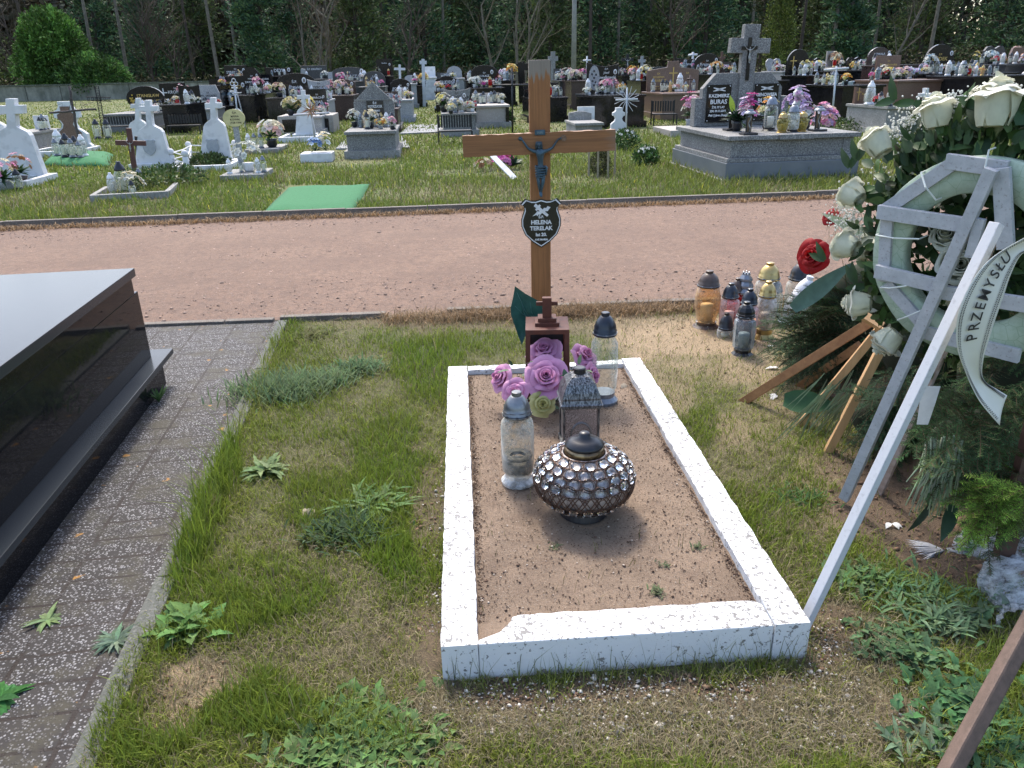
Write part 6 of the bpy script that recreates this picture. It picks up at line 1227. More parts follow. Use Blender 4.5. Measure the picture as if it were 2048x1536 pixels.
# ---------------------------------------------------------------- crosses and plaster graves
def gcross(kind,label,bx,by,tx,ty,armpx,army,t=.06,mat=gWH,cat='cross',name='grave_cross',depth=.08,fig=False,frame=None,tilt=0,rz=RZ,group=None):
    g=GT(bx,by)
    if by<=176: g=at(bx,by,37.); g.z=float(terr(g.x,37.))
    s=mpp(bx,by,g.y); top=at(tx,ty,g.y); h=top.z-g.z; ah=at(tx,army,g.y).z-g.z; w=armpx*s
    o=thing(name,label,cat,g,rz,group); lean=math.atan2(top.x-g.x,h)
    o.rotation_euler=(0,lean,rz)
    if kind=='flat': MB().prism(cross_poly(w,h,t,ah),-depth/2,depth/2).build('cross_body',mat,o,bevel=.006)
    elif kind=='rod':
        MB().tube([(0,0,-.05),(0,0,h)],t/2,8).build('upright',mat,o,smooth=True); MB().tube([(-w/2,0,ah),(w/2,0,ah)],t/2,8).build('arm',mat,o,smooth=True)
    elif kind=='rays':
        MB().tube([(0,0,-.05),(0,0,h)],t/2,8).build('upright',mat,o,smooth=True); MB().tube([(-w/2,0,ah),(w/2,0,ah)],t/2,8).build('arm',mat,o,smooth=True); m=MB()
        for k in range(14): a=2*PI*k/14+.2; m.tube([(0,0,ah),(.18*math.cos(a),0,ah+.18*math.sin(a)),(.34*math.cos(a+.1),0,ah+.34*math.sin(a+.1))],t*.16,4)
        m.build('sun_rays',mat,o)
    elif kind=='lattice':
        m=MB(); 
        for sx in(-1,1):
            m.tube([(sx*t,0,-.05),(sx*t,0,h)],.011,4)
            m.tube([(-w/2,0,ah+sx*t),(w/2,0,ah+sx*t)],.011,4)
        n=int(h/.085)
        for k in range(n): z=(k+.5)*h/n; m.tube([(t*.9*math.cos(a),0,z+t*.6*math.sin(a)) for a in np.linspace(0,2*PI,9)],.007,4,cap=False)
        n=int(w/.1)
        for k in range(n): x=-w/2+(k+.5)*w/n; m.tube([(x+t*.6*math.cos(a),0,ah+t*.9*math.sin(a)) for a in np.linspace(0,2*PI,9)],.007,4,cap=False)
        m.build('lattice',mat,o)
    elif kind=='birch':
        r=random.Random(3); MB().tube([(r.uniform(-.012,.012),0,z) for z in np.linspace(-.05,h,12)],list(np.linspace(t/2,t*.42,12)),7).build('upright',mat,o,smooth=True); MB().tube([(x,-.04,ah+(x/w)*.10+r.uniform(-.008,.008)) for x in np.linspace(-w/2,w/2,10)],t*.38,7).build('arm',mat,o,smooth=True)
        m=MB(); [m.tube([(x,0,ah+.02),(x+r.uniform(-.1,.1),-.03,ah+r.uniform(.08,.2)),(x+r.uniform(-.2,.2),-.05,ah+r.uniform(.1,.3))],.006,3) for x in(-.25,-.1,.05,.2,.3)]; m.build('twigs',mat,o)
    if fig: corpus(o,mCOR if fig is True else fig,h*.42/.40*.7 if fig is True else h*.6,(0,-depth/2-.02,ah+.02),detail=False)
    return o
def plaster(label,cx,top,cross_arm,arm_y,body_top,body_w0,body_w1,base_y,frame=None,plaque=None,curvy=False,inset=False,sub=None,shift=0,Y=None):
    g=GT(cx,base_y); Y=Y or g.y; g=Vector((at(cx,base_y,Y).x,Y,float(terr(0,Y)))); s=mpp(cx,base_y,Y); zt=at(cx+shift,top,Y).z-g.z; za=at(cx,arm_y,Y).z-g.z; zb=at(cx,body_top,Y).z-g.z; sh=at(cx+shift,top,Y).x-g.x
    t=thing('plaster_headstone',label,'gravestone',g,RZ); w0=body_w0*s; w1=body_w1*s; aw=cross_arm*s; ct=.14 if aw>.4 else .10
    if curvy:
        pts=[(w1/2,0),(w1/2,.10*zt),(w1*.42,.16*zt),(w1*.42,.34*zt),(w1*.34,.40*zt),(w1*.22,.46*zt),(w1*.17,.56*zt),(w1*.24,.66*zt),(w1*.33,.68*zt),(w1*.33,.80*zt),(w1*.22,.84*zt),(w1*.17,.90*zt),(w1*.17,zt)]
        poly=pts+[(-x,z) for x,z in reversed(pts)]; MB().prism(poly,-.08,.08).build('headstone',gWH,t,bevel=.008)
        if inset: MB().prism([(x*.72,z*.80+.10*zt) for x,z in poly],-.095,-.081).build('brown_inset',gBR,t)
        if inset==2: pass
    else:
        pts=[(w1/2,0),(w1/2,.03),(w0/2,zb*.86),(w0*.42,zb*.93),(ct*.9,zb),(ct*.55,zb+.03),(ct*.5,za-ct/2),(aw/2,za-ct/2),(aw/2,za+ct/2),(ct*.5,za+ct/2),(ct*.5,zt)]
        poly=[(x+sh*(z/zt),z) for x,z in pts]+[(-x+sh*(z/zt),z) for x,z in reversed(pts)]; MB().prism(poly,-.08,.08).build('headstone',gWH,t,bevel=.01)
        MB().box((0,0,.04),(w1*1.22,.34,.12)).build('foot',gWH,t,bevel=.01)
    if plaque: o=MB().prism([(x*1.15,z*1.15+zb*plaque) for x,z in shield(1.)],-.10,-.081).build('shield_plaque',simple('grey_zinc',(.28,.31,.34),(.36,.38,.40),rough=.5,ns=20) if 'grey_zinc' not in bpy.data.materials else bpy.data.materials['grey_zinc'],t)
    if frame:
        fw,fl_=frame
        for nm,c_,d in(('border_side',(-fw/2,-fl_/2,.03),(.10,fl_,.16)),('border_side',(fw/2,-fl_/2,.03),(.10,fl_,.16)),('border_front',(0,-fl_,.03),(fw+.1,.10,.158))): MB().box(c_,d).build(nm,gWH,t,bevel=.01)
    return t
plaster('largest white plaster headstone with a cross on top, at the left edge of the photo',34,197,46,219,256,66,118,362,frame=(1.25,1.0),shift=-12)
plaster('white plaster headstone mostly cut off by the left edge of the photo',-22,196,46,222,243,66,90,352,shift=0,Y=14.6)
plaster('curved white headstone with a brown stone inset behind the rough dark cross',152,202,0,0,0,0,72,303,frame=(1.1,1.3),curvy=True,inset=True)
plaster('white plaster cross headstone furthest back of the pair left of the chain posts',276,196,26,212,241,30,44,292)
plaster('white plaster cross headstone with grey shield plaque, front one of the pair',310,200,34,217,252,46,72,336,plaque=.5,shift=-14)
plaster('white plaster cross headstone with grey shield plaque inside the chain fence',434,195,30,211,240,40,64,330,plaque=.42,shift=-8,frame=(.95,1.1))
plaster('narrow white plaster cross headstone behind the blue flower trough',612,180,24,194,215,28,40,276,frame=(.9,1.3),shift=-6)
plaster('small white curved headstone with a metal figure, beside the white metal cross',1236,215,0,0,0,0,36,264,curvy=True)
plaster('white curved headstone with a grey cross inset behind the red vase',1652,170,0,0,0,0,38,238,curvy=True,inset=True,frame=(1.,1.4))
plaster('small white curved headstone behind the rose pink gladioli',1592,172,0,0,0,0,26,228,curvy=True)
plaster('white stone cross standing on white steps near the wreath gypsophila',1851,176,26,190,204,14,30,240)
plaster('tall white curved headstone at the right edge above the white roses',2046,128,0,0,0,0,44,214,curvy=True,inset=True)
gcross('birch','rough dark branch cross standing in the green mat grave, slightly tilted',165,318,138,172,92,222,.06,simple('dark_bark',(.05,.04,.04),(.09,.075,.07),rough=.9,ns=25,bm=.3),rz=0)
gcross('lattice','ornate black wrought iron lattice cross leaning left behind the dark branch cross',210,278,193,172,46,198,.05,mBK)
o=gcross('flat','dark brown crucifix with metal figure on a small concrete bordered grave',271,352,257,256,57,286,.085,simple('red_brown_wood',(.10,.035,.025),(.07,.025,.02),rough=.5,ns=20),fig=True,depth=.05)
gcross('flat','black wooden cross behind the white shield plaque headstone',277,330,272,272,24,284,.06,mBK,depth=.04)
gcross('rod','thin white iron cross just above the green trough grave, leaning',494,262,470,170,18,186,.035,gLG)
o=gcross('rod','pale grey ornate metal cross with a loop top beside the black arch frame',478,255,468,168,12,176,.05,mGW); m=MB(); [m.tube([(.06*math.cos(a)+x,0,1.35+.06*math.sin(a)+z) for a in np.linspace(0,2*PI,11)],.014,4,cap=False) for x,z in((0,.1),(-.06,0),(.06,0))]; m.tube([(-.2,0,0),(-.2,0,.35),(-.12,0,.52),(0,0,.6),(.12,0,.52),(.2,0,.35),(.2,0,0)],.02,5); m.build('loop_ornament',mGW,o)
gcross('rod','thin rusty cross standing in the gravel bed of the flower tray grave',519,262,518,232,52,249,.02,simple('rust',(.12,.07,.04),rough=.8))
gcross('flat','grey stone cross with metal figure rising above the narrow plaster cross',608,232,606,137,34,160,.17,gLG,fig=True,depth=.14)
o=gcross('rod','white tubular cross with a dried flower wreath behind the blue flower trough',632,290,618,196,70,228,.05,simple('pale_grey_paint',(.50,.50,.52),rough=.6)); m=MB(); m.setc((.35,.16,.08))
for k in range(60): a=random.uniform(0,2*PI); m.setc([x*random.uniform(.6,1.5) for x in(.33,.16,.08)]); m.blade((0,-.04,.82),(math.cos(a),-.2,math.sin(a)),(0,-1,0),random.uniform(.08,.3),.014,2,.1)
m.build('dried_wreath',leafm,o)
gcross('flat','plain white cross in the back row right of the tall black stele',799,172,799,129,22,138,.10,gWH); gcross('flat','pale blue grey cross above the small gold lettered headstone',846,165,846,118,14,125,.14,mGW)
gcross('flat','grey stone cross in the back row just right of the wooden cross top',1106,150,1106,103,20,117,.20,gCO); gcross('flat','black crucifix standing above the back row, right of the concrete pole',1255,150,1255,108,24,119,.12,mBK,fig=True,depth=.06)
gcross('flat','white outlined grey cross in the back row left of the brown double stone',1284,150,1284,112,14,122,.12,gLG); gcross('rod','small white metal cross above the rose carved headstone',1174,150,1174,112,16,121,.07,mGW)
gcross('rod','tall thin dark iron cross directly left of the wooden cross post',1025,268,1024,135,76,170,.045,mBK); o=gcross('flat','black chapel shaped cross monument with crossed beams behind orange lilies',1044,168,1042,124,34,134,.3,gBK)
gcross('rays','white metal cross with wavy rays in front of the broad black tomb',1252,262,1254,175,44,199,.045,mGW); gcross('rod','tall thin brown iron crucifix between the brown double stone and the monument',1374,250,1381,150,12,158,.045,simple('brown_iron',(.07,.035,.03),rough=.6))
gcross('flat','brown crucifix on the left of the small dark red stone',1445,150,1444,103,14,116,.09,simple('brown_crucifix',(.12,.06,.04),rough=.6)); gcross('rod','white metal cross with a figure left of the black arched script headstone',1385,150,1386,104,18,110,.10,mGW)
gcross('rod','leaning silver pipe cross behind the white curved headstone with grey cross',1663,248,1673,132,50,138,.05,mGW); gcross('rod','silver metal cross with a pale green plate among the small graves',1691,235,1693,150,32,165,.04,mGW); gcross('rod','silver cross with pale green plate right of the small brown wavy headstone',1822,215,1827,135,12,155,.05,mGW)
gcross('rays','silver sun ray cross above the wreath, right one of the two together',1925,222,1938,140,56,154,.045,mGW); gcross('rays','silver sun ray cross above the wreath, left one of the two together',1906,222,1914,136,40,152,.04,mGW)
for x,y,w_,h_ in((1692,200,13,24),(1824,200,15,26)):
    o=MB().prism([(x_*.9,z_*1.6) for x_,z_ in shield(1.)],-.01,.01).build('name_plate',simple('pale_green_plate',(.36,.45,.42),rough=.5) if 'pale_green_plate' not in bpy.data.materials else bpy.data.materials['pale_green_plate']); g=GT(x-1,235 if x<1700 else 215); o.location=at(x,y-14,g.y-.1); o.scale=(1.8,1,1.6); tag(o,'pale green shield plate hung on the %s silver cross'%('first' if x<1700 else 'more distant')+(' behind the small brown headstone' if x>1700 else ' left of the small brown headstone'),'plaque')
# small concrete framed grave at the foot of the brown crucifix
t=thing('grave_border','low worn concrete grave border under the dark brown crucifix with lilies','grave border',GT(262,400),.25); 
for nm,c_,d in(('border_front',(0,0,.04),(1.05,.08,.12)),('border_side',(-.5,.5,.04),(.07,.95,.119)),('border_side',(.5,.5,.04),(.07,.95,.119))): MB().box(c_,d).build(nm,gCO,t,bevel=.008)
def gc(px,py,k,sc,label,group=None): return dup(cproto[k][1],GT(px,py),0,label,group or 'candles on the ground graves',sc)
gc(249,388,0,1.75,'tall black lidded glass candle left of the white lilies under the brown crucifix'); gc(228,390,3,1.2,'white leaning candle at the left corner of the concrete border'); gc(268,395,0,.9,'small black lidded candle among the white lilies'); gc(283,375,1,1.1,'silver lidded candle behind the white lilies')
bouquet('white and yellow lilies under the dark brown crucifix',GT(268,390),.34,.34,('white','cream'),None,'bouquets standing on the ground',n=12,r=.07)
# green mats
mat_,nt,b=newmat('green_carpet'); n1=noise(nt,18,6,.7); setp(nt,b,Base_Color=mixc(nt,ramp(nt,n1,.3,.7),(.020,.12,.042),(.028,.16,.06)),Roughness=.95,Normal=bump(nt,noise(nt,200),.5,.005))
def matobj(pxs,label,z=.035):
    c=GT(*pxs[0]); m=MB(); P=[GT(*p)-c for p in pxs]; n=14
    top=[]; 
    for j in range(n+1):
        for i in range(n+1):
            a,b_=i/n,j/n; p=P[0]*(1-a)*(1-b_)+P[1]*a*(1-b_)+P[2]*a*b_+P[3]*(1-a)*b_; e=min(a,b_,1-a,1-b_); top.append((p.x,p.y,z*min(1,e*n*.5+.15)+.008*math.sin(a*9+b_*5)))
    m.add(top,[(j*(n+1)+i,j*(n+1)+i+1,(j+1)*(n+1)+i+1,(j+1)*(n+1)+i) for j in range(n) for i in range(n)]); o=m.build('grass_mat',mat_,smooth=True); o.location=c; so_=o.modifiers.new('t','SOLIDIFY'); so_.thickness=.01; return tag(o,label,'mat')
matobj([(524,430),(706,427),(741,370),(577,375)],'flat rectangular bright green artificial grass mat lying by the far path kerb',.06)
matobj([(84,333),(218,335),(230,312),(110,305)],'green artificial grass mat covering the grave of the rough branch cross',.14)
for k,(x,y,kd,sc) in enumerate([(125,322,3,1.9),(133,328,0,1.3),(141,326,0,1.7),(150,329,1,1.4),(158,326,0,1.5),(165,329,1,1.2),(172,326,3,1.6),(118,325,1,1.3)]): o=gc(x,y,kd,sc,['%s candle on the green mat under the branch cross'%w_ for w_ in('white pointed','short black lidded glass','taller black lidded glass','silver lidded glass','middle black lidded','low silver lidded','broad white','leftmost silver lidded')][k],'candles on the green mat'); o.location.z=.14
t=gc(197,278,0,2.0,'black lidded lantern with white front left of the lattice cross foot'); gc(218,278,0,2.0,'black lidded lantern right of the lattice cross foot')
bouquet('large foliage and dried pineapple like bouquet leaning on the largest white headstone',GT(48,372),.45,.55,('brown','pink'),'b','bouquets standing on the ground',n=12,r=.06); bouquet('flower basket with grey green leaves at the left photo edge',GT(12,382),.6,.5,('cream','pink'),'g','bouquets standing on the ground',n=14,r=.06); gc(40,380,0,1.2,'glass candle in front of the pineapple like bouquet')
# chain fence posts
fp='white fence posts round the shield plaque grave'
pp=[(347,335,297),(376,346,300),(382,322,283),(474,322,280)]
for k,(x,b_,t_) in enumerate(pp):
    g=GT(x,b_); h=at(x,t_,g.y).z; o=thing('fence_post',['white round topped fence post furthest left','white fence post nearest the camera, second from left','white fence post at the back of the fence, left of the shield grave','white fence post right of the shield plaque headstone'][k],'post',g,0,fp); MB().lathe([(.055,0),(.055,h-.13),(.04,h-.12)],10).build('shaft',gWH,o,smooth=True); MB().ball((0,0,h-.06),.065,10,7).build('knob',gWH,o,smooth=True)
m=MB(); 
for a,b_ in((0,1),(1,2),(2,3),(0,2)):
    for f_ in(.45,.8):
        p,q=pp[a],pp[b_]; A_=at(p[0],p[1]+(p[2]-p[1])*f_,GT(p[0],p[1]).y); B_=at(q[0],q[1]+(q[2]-q[1])*f_,GT(q[0],q[1]).y); m.tube([A_,(A_+B_)/2-Vector((0,0,.02)),B_],.014,5)
tag(m.build('fence_rails',gWH),'white pipe rails joining the fence posts round the shield plaque grave','fence')
# trays, troughs
def tray(label,px,py,wpx,d,h,mat,name='grave_border',rz=RZ):
    g=GT(px,py); s=mpp(px,py,g.y); w=wpx*s; t=thing(name,label,'grave border',g,rz); MB().box((0,d/2,h/2),(w,d,h)).build('block',mat,t,bevel=.012); return t,w,d,h,g
t,w_,d,h,g=tray('grey concrete tray with white flowers and a yellow oval sign behind it',484,362,84,.95,.10,gCO)
bouquet('white sculpted flowers in the centre of the grey tray',g+Vector((0,.45,.10)),.5,.5,('white',),'w','bouquets standing on the ground',n=20,r=.07,leaf=False)
for k,(dx,kd,sc) in enumerate(((-.25,3,.9),(.22,3,.9),(.3,1,1.0),(-.1,1,.8))): o=dup(cproto[kd][1],g+Vector((dx,.2+.05*k,.10)),0,['white candle at the left end of the grey tray','white candle right of the sculpted flowers','silver lidded candle at the right end of the grey tray','small silver candle before the sculpted flowers'][k],'candles on the grey tray',sc)
t=thing('name_sign','yellow oval name sign with black lettering on a grey post','sign',GT(484,338),RZ); MB().box((0,0,.42),(.10,.03,.90)).build('post',gLG,t); o=MB().prism([(.20*math.cos(a)*(1 if math.cos(a)>0 else 1),.155*math.sin(a)+.92) for a in np.linspace(0,2*PI,25)[:-1]],-.045,-.018).build('oval_plate',simple('pale_yellow_enamel',(.60,.53,.26),rough=.5),t)
for ln_,z in(('Ś.P.',.99),('MARIA',.93),('KOWAL',.875),('1928-1996',.82)): text(ln_,.05,black,t,(.02,-.047,z),off=.0006)
t,w_,d,h,g=tray('shallow grey tray grave with a thin rusty cross and mixed bouquet',523,308,66,1.4,.10,gCO); bouquet('white and cream bouquet on the shallow grey tray grave',g+Vector((.12,.5,.1)),.62,.62,('white','cream','rose'),'k','bouquets standing on the ground',n=26,r=.09)
for k in range(3): dup(cproto[(3,1,1)[k]][1],g+Vector((-.35+.14*k,.3,.1)),0,('white candle on the left of the shallow grey tray','first silver lidded candle on the shallow grey tray','second silver lidded candle beside the mixed bouquet')[k],'candles on the shallow tray',1.2)
t,w_,d,h,g=tray('white painted trough with blue and cream flowers on the grass',633,325,62,.55,.17,gWH); bouquet('blue flowers on the white trough',g+Vector((-.05,.25,.17)),.30,.30,('blue',),None,'bouquets standing on the ground',n=22,r=.06); bouquet('cream flowers at the right on the white trough',g+Vector((.12,.32,.17)),.26,.42,('cream','white'),None,'bouquets standing on the ground',n=14,r=.06)
t,w_,d,h,g=tray('grey stone block tomb with a black front panel behind the narrow plaster cross',614,268,108,1.5,.5,gBE,name='stone_tomb'); MB().box((0,-.008,.24),(w_*.84,.012,.34)).build('black_panel',gBK,t); bouquet('yellow chrysanthemums on the left of the black panelled block tomb',g+Vector((-.45,.3,.5)),.6,.5,('yellow','cream'),'k','bouquets standing on the ground',n=26,r=.09); bouquet('second yellow chrysanthemum pot nearer the narrow plaster cross',g+Vector((-.05,.35,.5)),.55,.55,('cream','yellow'),'k','bouquets standing on the ground',n=26,r=.09)
t,w_,d,h,g=tray('beige concrete slab grave edge just left of the terrazzo monument base',1372,274,64,1.6,.16,gBE)
# paved aprons
for pts,z in(([(672,300),(820,298),(800,258),(705,260)],.012),([(800,270),(960,262),(930,238),(830,240)],.012)):
    m=MB(); P=[GT(*p) for p in pts]; m.slab([(p.x,p.y) for p in P],-.05,.035+float(terr(0,P[0].y))); pvg,nt,b=newmat('grey_paving_blocks'); br=nt.nodes.new('ShaderNodeTexBrick'); nt.links.new(oc(nt),br.inputs[0]); br.inputs['Color1'].default_value=(.22,.23,.24,1); br.inputs['Color2'].default_value=(.26,.27,.28,1); br.inputs['Mortar'].default_value=(.1,.1,.1,1); br.inputs['Scale'].default_value=4.; br.inputs['Mortar Size'].default_value=.012; setp(nt,b,Base_Color=br.outputs[0],Roughness=.85); tag(m.build('pavement',pvg),kind='structure')
# picket backed benches
def bench(label,cx,by,ty,wpx,n=11):
    g=GT(cx,by); s=mpp(cx,by,g.y); w=wpx*s; h=at(cx,ty,g.y).z-g.z; t=thing('picket_bench',label,'bench',g,RZ,'black picket backed benches')
    for s_ in(-1,1): MB().box((s_*w/2,0,h*.5),(.03,.03,h)).build('leg',mBK,t); MB().box((s_*w/2,-.3,h*.22),(.03,.03,h*.44)).build('leg',mBK,t)
    m=MB(); [m.box((-w/2+(k+.5)*w/n,-.02,h*.76),(w/n*.62,.018,h*.42)) for k in range(n)]; m.build('picket_back',mBK,t); MB().box((0,-.15,h*.45),(w,.34,.03)).build('seat',mBK,t)
bench('black picket backed bench in front of the black oval headstone tomb',246,268,232,58); bench('black picket backed bench right of the first one, before the pink flowers',375,268,228,62,12); bench('black picket bench in front of the dipped terrazzo headstone',911,287,228,66,13); bench('small black picket bench far back beside the gold lettered stone',837,200,175,28,8); bench('black picket bench at the right corner of the broad black tomb',1324,250,200,46,9)
# fallen board, shrub with stakes, plants
t=thing('fallen_flowers','heap of withered and magenta flowers on bare soil beside the fallen white board','flowers',GT(985,342)); m=MB(); blossoms(m,(.18,.2,0),.4,.3,COLS['magenta'],20,.07); m.build('blossoms',petal,t); m=MB(); blossoms(m,(-.15,0,0),.34,.22,COLS['cream']+COLS['brown'],20,.05); m.build('withered_blossoms',petal,t); m=MB(); [leafy(m,(.35,.2,.05),(random.uniform(-1,1),random.uniform(-1,1),.6),.25,.07,(.05,.09,.06)) for k in range(20)]; m.build('foliage',leafm,t)
m=MB(); m.bar(GT(1030,362)+Vector((0,0,.03)),at(985,312,13.0),.09,.03,(0,-1,1)); tag(m.build('fallen_board',gWH,bevel=.004),'narrow white painted board lying aslant on the grass under the wooden crossbeam','board')
def bush(label,loc,w,h,n,lsz,cols,name='shrub',cat='shrub',leafn='foliage',mat=None,nc=38):
    t=thing(name,label,cat,loc); v=RN.normal(0,1,(n*2,3)); v/=np.linalg.norm(v,axis=1)[:,None]; sd=RN.uniform(0,50)
    wob=.72+.55*noise2(v[:,0]*1.+sd,v[:,2]*1.+v[:,1]*.8+sd,2.2,3); r=RN.uniform(.12,1.08,n*2)**.45*wob
    p=v*r[:,None]*np.array((w/2,w/2,h/2)); p[:,:2]*=(1.18-.42*(p[:,2:3]/h+.5)); p[:,2]+=h/2; q=noise2(p[:,0]/w*7+p[:,1]/w*3+sd,p[:,2]/h*6-p[:,1]/w*4+sd,1.3,5)
    k=(q>.40)|(RN.random(n*2)<.12); p,v,q=p[k][:n],v[k][:n],q[k][:n]; p[:,2]=np.clip(p[:,2],.02,None)
    col=np.array(cols)[RN.integers(0,len(cols),len(p))]*RN.uniform(.55,1.4,(len(p),1))*(.5+.9*sstep(.4,.75,q))[:,None]; leaves(leafn,p,v+np.array((0,0,.5)),lsz,col,t,mat or leafm)
    return t
def leaves(name,p,v,lsz,col,parent,mat,asp=.45,kind=None):
    n=len(p); d=v+RN.normal(0,.7,(n,3)); d/=np.linalg.norm(d,axis=1)[:,None]; u=np.cross(d,RN.normal(0,1,(n,3))); u/=np.linalg.norm(u,axis=1)[:,None]
    L=(lsz*RN.uniform(.6,1.4,n))[:,None]; V=np.stack([p,p+d*L*.5+u*L*asp*.5,p+d*L,p+d*L*.5-u*L*asp*.5],1)
    return npmesh(name,V.reshape(-1,3),[np.arange(n*4).reshape(n,4)],np.repeat(col[:,None],4,1).reshape(-1,3),mat,parent)
t=bush('dark clipped box shrub inside a ring of wooden stakes, behind the crossbeam end',GT(1200,352),.36,.42,5000,.022,[(.05,.07,.02),(.09,.09,.03),(.035,.05,.02)])
for k,(dx,dy) in enumerate(((-.2,-.15),(-.06,-.2),(.1,-.2),(.22,-.12),(.25,.1))): MB().box((dx,dy,.24),(.03,.02,.52)).build('stake',simple('old_stake',(.22,.18,.12),(.3,.26,.18),rough=.9,ns=30) if 'old_stake' not in bpy.data.materials else bpy.data.materials['old_stake'],t)
for k,(x,y,w_,h_,lb) in enumerate([(1250,300,.55,.42,'white flowering bushy plant right of the crossbeam end'),(1292,330,.45,.30,'small white flowering plant in the grass, lower right of the larger one')]):
    t=bush(lb,GT(x,y),w_,h_,1200,.06,[(.07,.15,.04),(.10,.19,.05)],name='flowering_plant',cat='plant'); m=MB(); blossoms(m,(0,0,h_*.3),w_*.9,h_*.8,COLS['white'],34,.035); m.build('blossoms',petal,t)
for k,(x,y,lb) in enumerate([(1010,248,'green weed tuft beside the beige stepped tomb'),(1990,262,'leafy weeds'),(985,256,'')]):
    if k==0: bush(lb,GT(x,y),.6,.35,500,.12,[(.05,.11,.03)],name='weed_plant',cat='weed')
for k,(x,y,w_,h_,lb) in enumerate([(1680,262,1.6,.3,'low leafy ground plants round the white curved headstone with grey cross'),(1790,262,2.4,.35,'tall weeds in front of the small brown wavy headstone slab'),(1500,335,.01,.01,''),(330,370,1.5,.30,'green weeds growing right of the brown crucifix border'),(420,335,.8,.25,'leafy plants inside the chain fence grave')]):
    if lb: bush(lb,GT(x,y),w_,h_,1800,.06,[(.06,.12,.03),(.10,.16,.05),(.13,.16,.06)],name='weed_plant',cat='weed')
# ---------------------------------------------------------------- boundary wall, pole, forest
wm_,nt,b=newmat('stained_concrete_wall'); n1=noise(nt,.8,6,.65); n2=noise(nt,3,6,.7,vec=NN(nt,'Mapping',Vector=oc(nt),Scale=(1,1,.25))); setp(nt,b,Base_Color=mixc(nt,ramp(nt,NN(nt,'Math',operation='MULTIPLY',i0=n1,i1=NN(nt,'Math',operation='ADD',i0=n2,i1=.5)),.35,.7),(.12,.125,.10),(.33,.32,.27)),Roughness=.95)
A_=at(-500,190,62.); A_.z=float(terr(A_.x,A_.y)); B_=at(470,192,62.); B_.z=float(terr(B_.x,B_.y)); zt=at(150,170,62.).z
wl_=thing('boundary_wall','low stained concrete boundary wall with a dark coping, left in front of the trees','wall',(0,0,0)); m=MB(); n=14
for k in range(n): p=A_.lerp(B_,k/n); q=A_.lerp(B_,(k+1)/n); c_=(p+q)/2; m.box((c_.x,c_.y,zt/2-.2+c_.z/2),((q-p).length-.05,.25,zt+.2),math.atan2(q.y-p.y,q.x-p.x))
m.build('panels',wm_,wl_); MB().box(((A_.x+B_.x)/2,(A_.y+B_.y)/2,zt+.03),((B_-A_).length,.36,.12)).build('coping',stone('mossy_coping',(.10,.11,.08),(.06,.07,.04),(.2,.2,.18),scale=20,rough=.95),wl_)
g=at(1147,150,58.); t=thing('street_pole','tall round pale concrete pole behind the graves','pole',(g.x,58.,float(terr(g.x,58.)))); MB().tube([(0,0,-.3),(0.05,0,9.5)],[.19,.12],12).build('shaft',gCO,t,smooth=True)
frm=vcol('pine_foliage',rough=.7,trans=.15,var=0,spec=.2); bark=simple('tree_bark',(.075,.055,.042),(.04,.03,.025),rough=.95,ns=4,bm=.3); barkp=simple('pale_bark',(.17,.15,.12),(.09,.075,.06),rough=.9,ns=4)
PG=[(.038,.080,.042),(.062,.118,.052),(.028,.060,.036),(.085,.145,.058)]
def conifer(px,Y,h,w,label,cols=PG,n=6500,base=.08,name='pine_tree',group='trees behind the cemetery',lsz=.42,open_=False):
    x=at(px,100,Y).x; z=float(terr(x,min(Y,110))); t=thing(name,label,'tree',(x,Y,z),random.uniform(0,6),group)
    bend=random.uniform(-.3,.3); m=MB(); m.tube([(bend*k/6,0,h*k/6) for k in range(7)],[.02*h*(1-.13*k) for k in range(7)],8); 
    lv=int(h*1.6); P=[];V=[]
    for k in range(lv):
        f=base+(1-base)*k/lv; zz=h*f; R=w*(1-f)**.75*random.uniform(.6,1.15)+.25
        for j in range(random.randint(4,6)):
            a=random.uniform(0,2*PI); dz=random.uniform(-.05,.25); e=Vector((math.cos(a)*R,math.sin(a)*R,zz+R*dz)); m.tube([(0,0,zz),e*.6+Vector((0,0,zz*.4)),e],[.035,.02,.008],4,cap=False)
            nn=max(6,int(n/lv/5)); ts=RN.uniform(.25,1.08,nn); c=np.array([(0,0,zz)])*(1-ts[:,None])+np.array(e)[None]*ts[:,None]; spread=.16*R+.12
            o=RN.normal(0,1,(nn,3))*np.array((spread,spread,spread*.55)); P.append(c+o); V.append(np.tile(np.array((math.cos(a),math.sin(a),.5)),(nn,1)))
    m.build('trunk',bark,t); P=np.concatenate(P);V=np.concatenate(V); cl=noise2(P[:,0]*1.+P[:,2],P[:,1]+P[:,2]*.7,.9,int(px)%50)
    c0=np.array(cols)[RN.integers(0,len(cols),len(P))]*(.55+.9*cl[:,None])*RN.uniform(.7,1.35,(len(P),1)); leaves('crown',P,V,lsz,c0,t,frm,asp=.3); return t
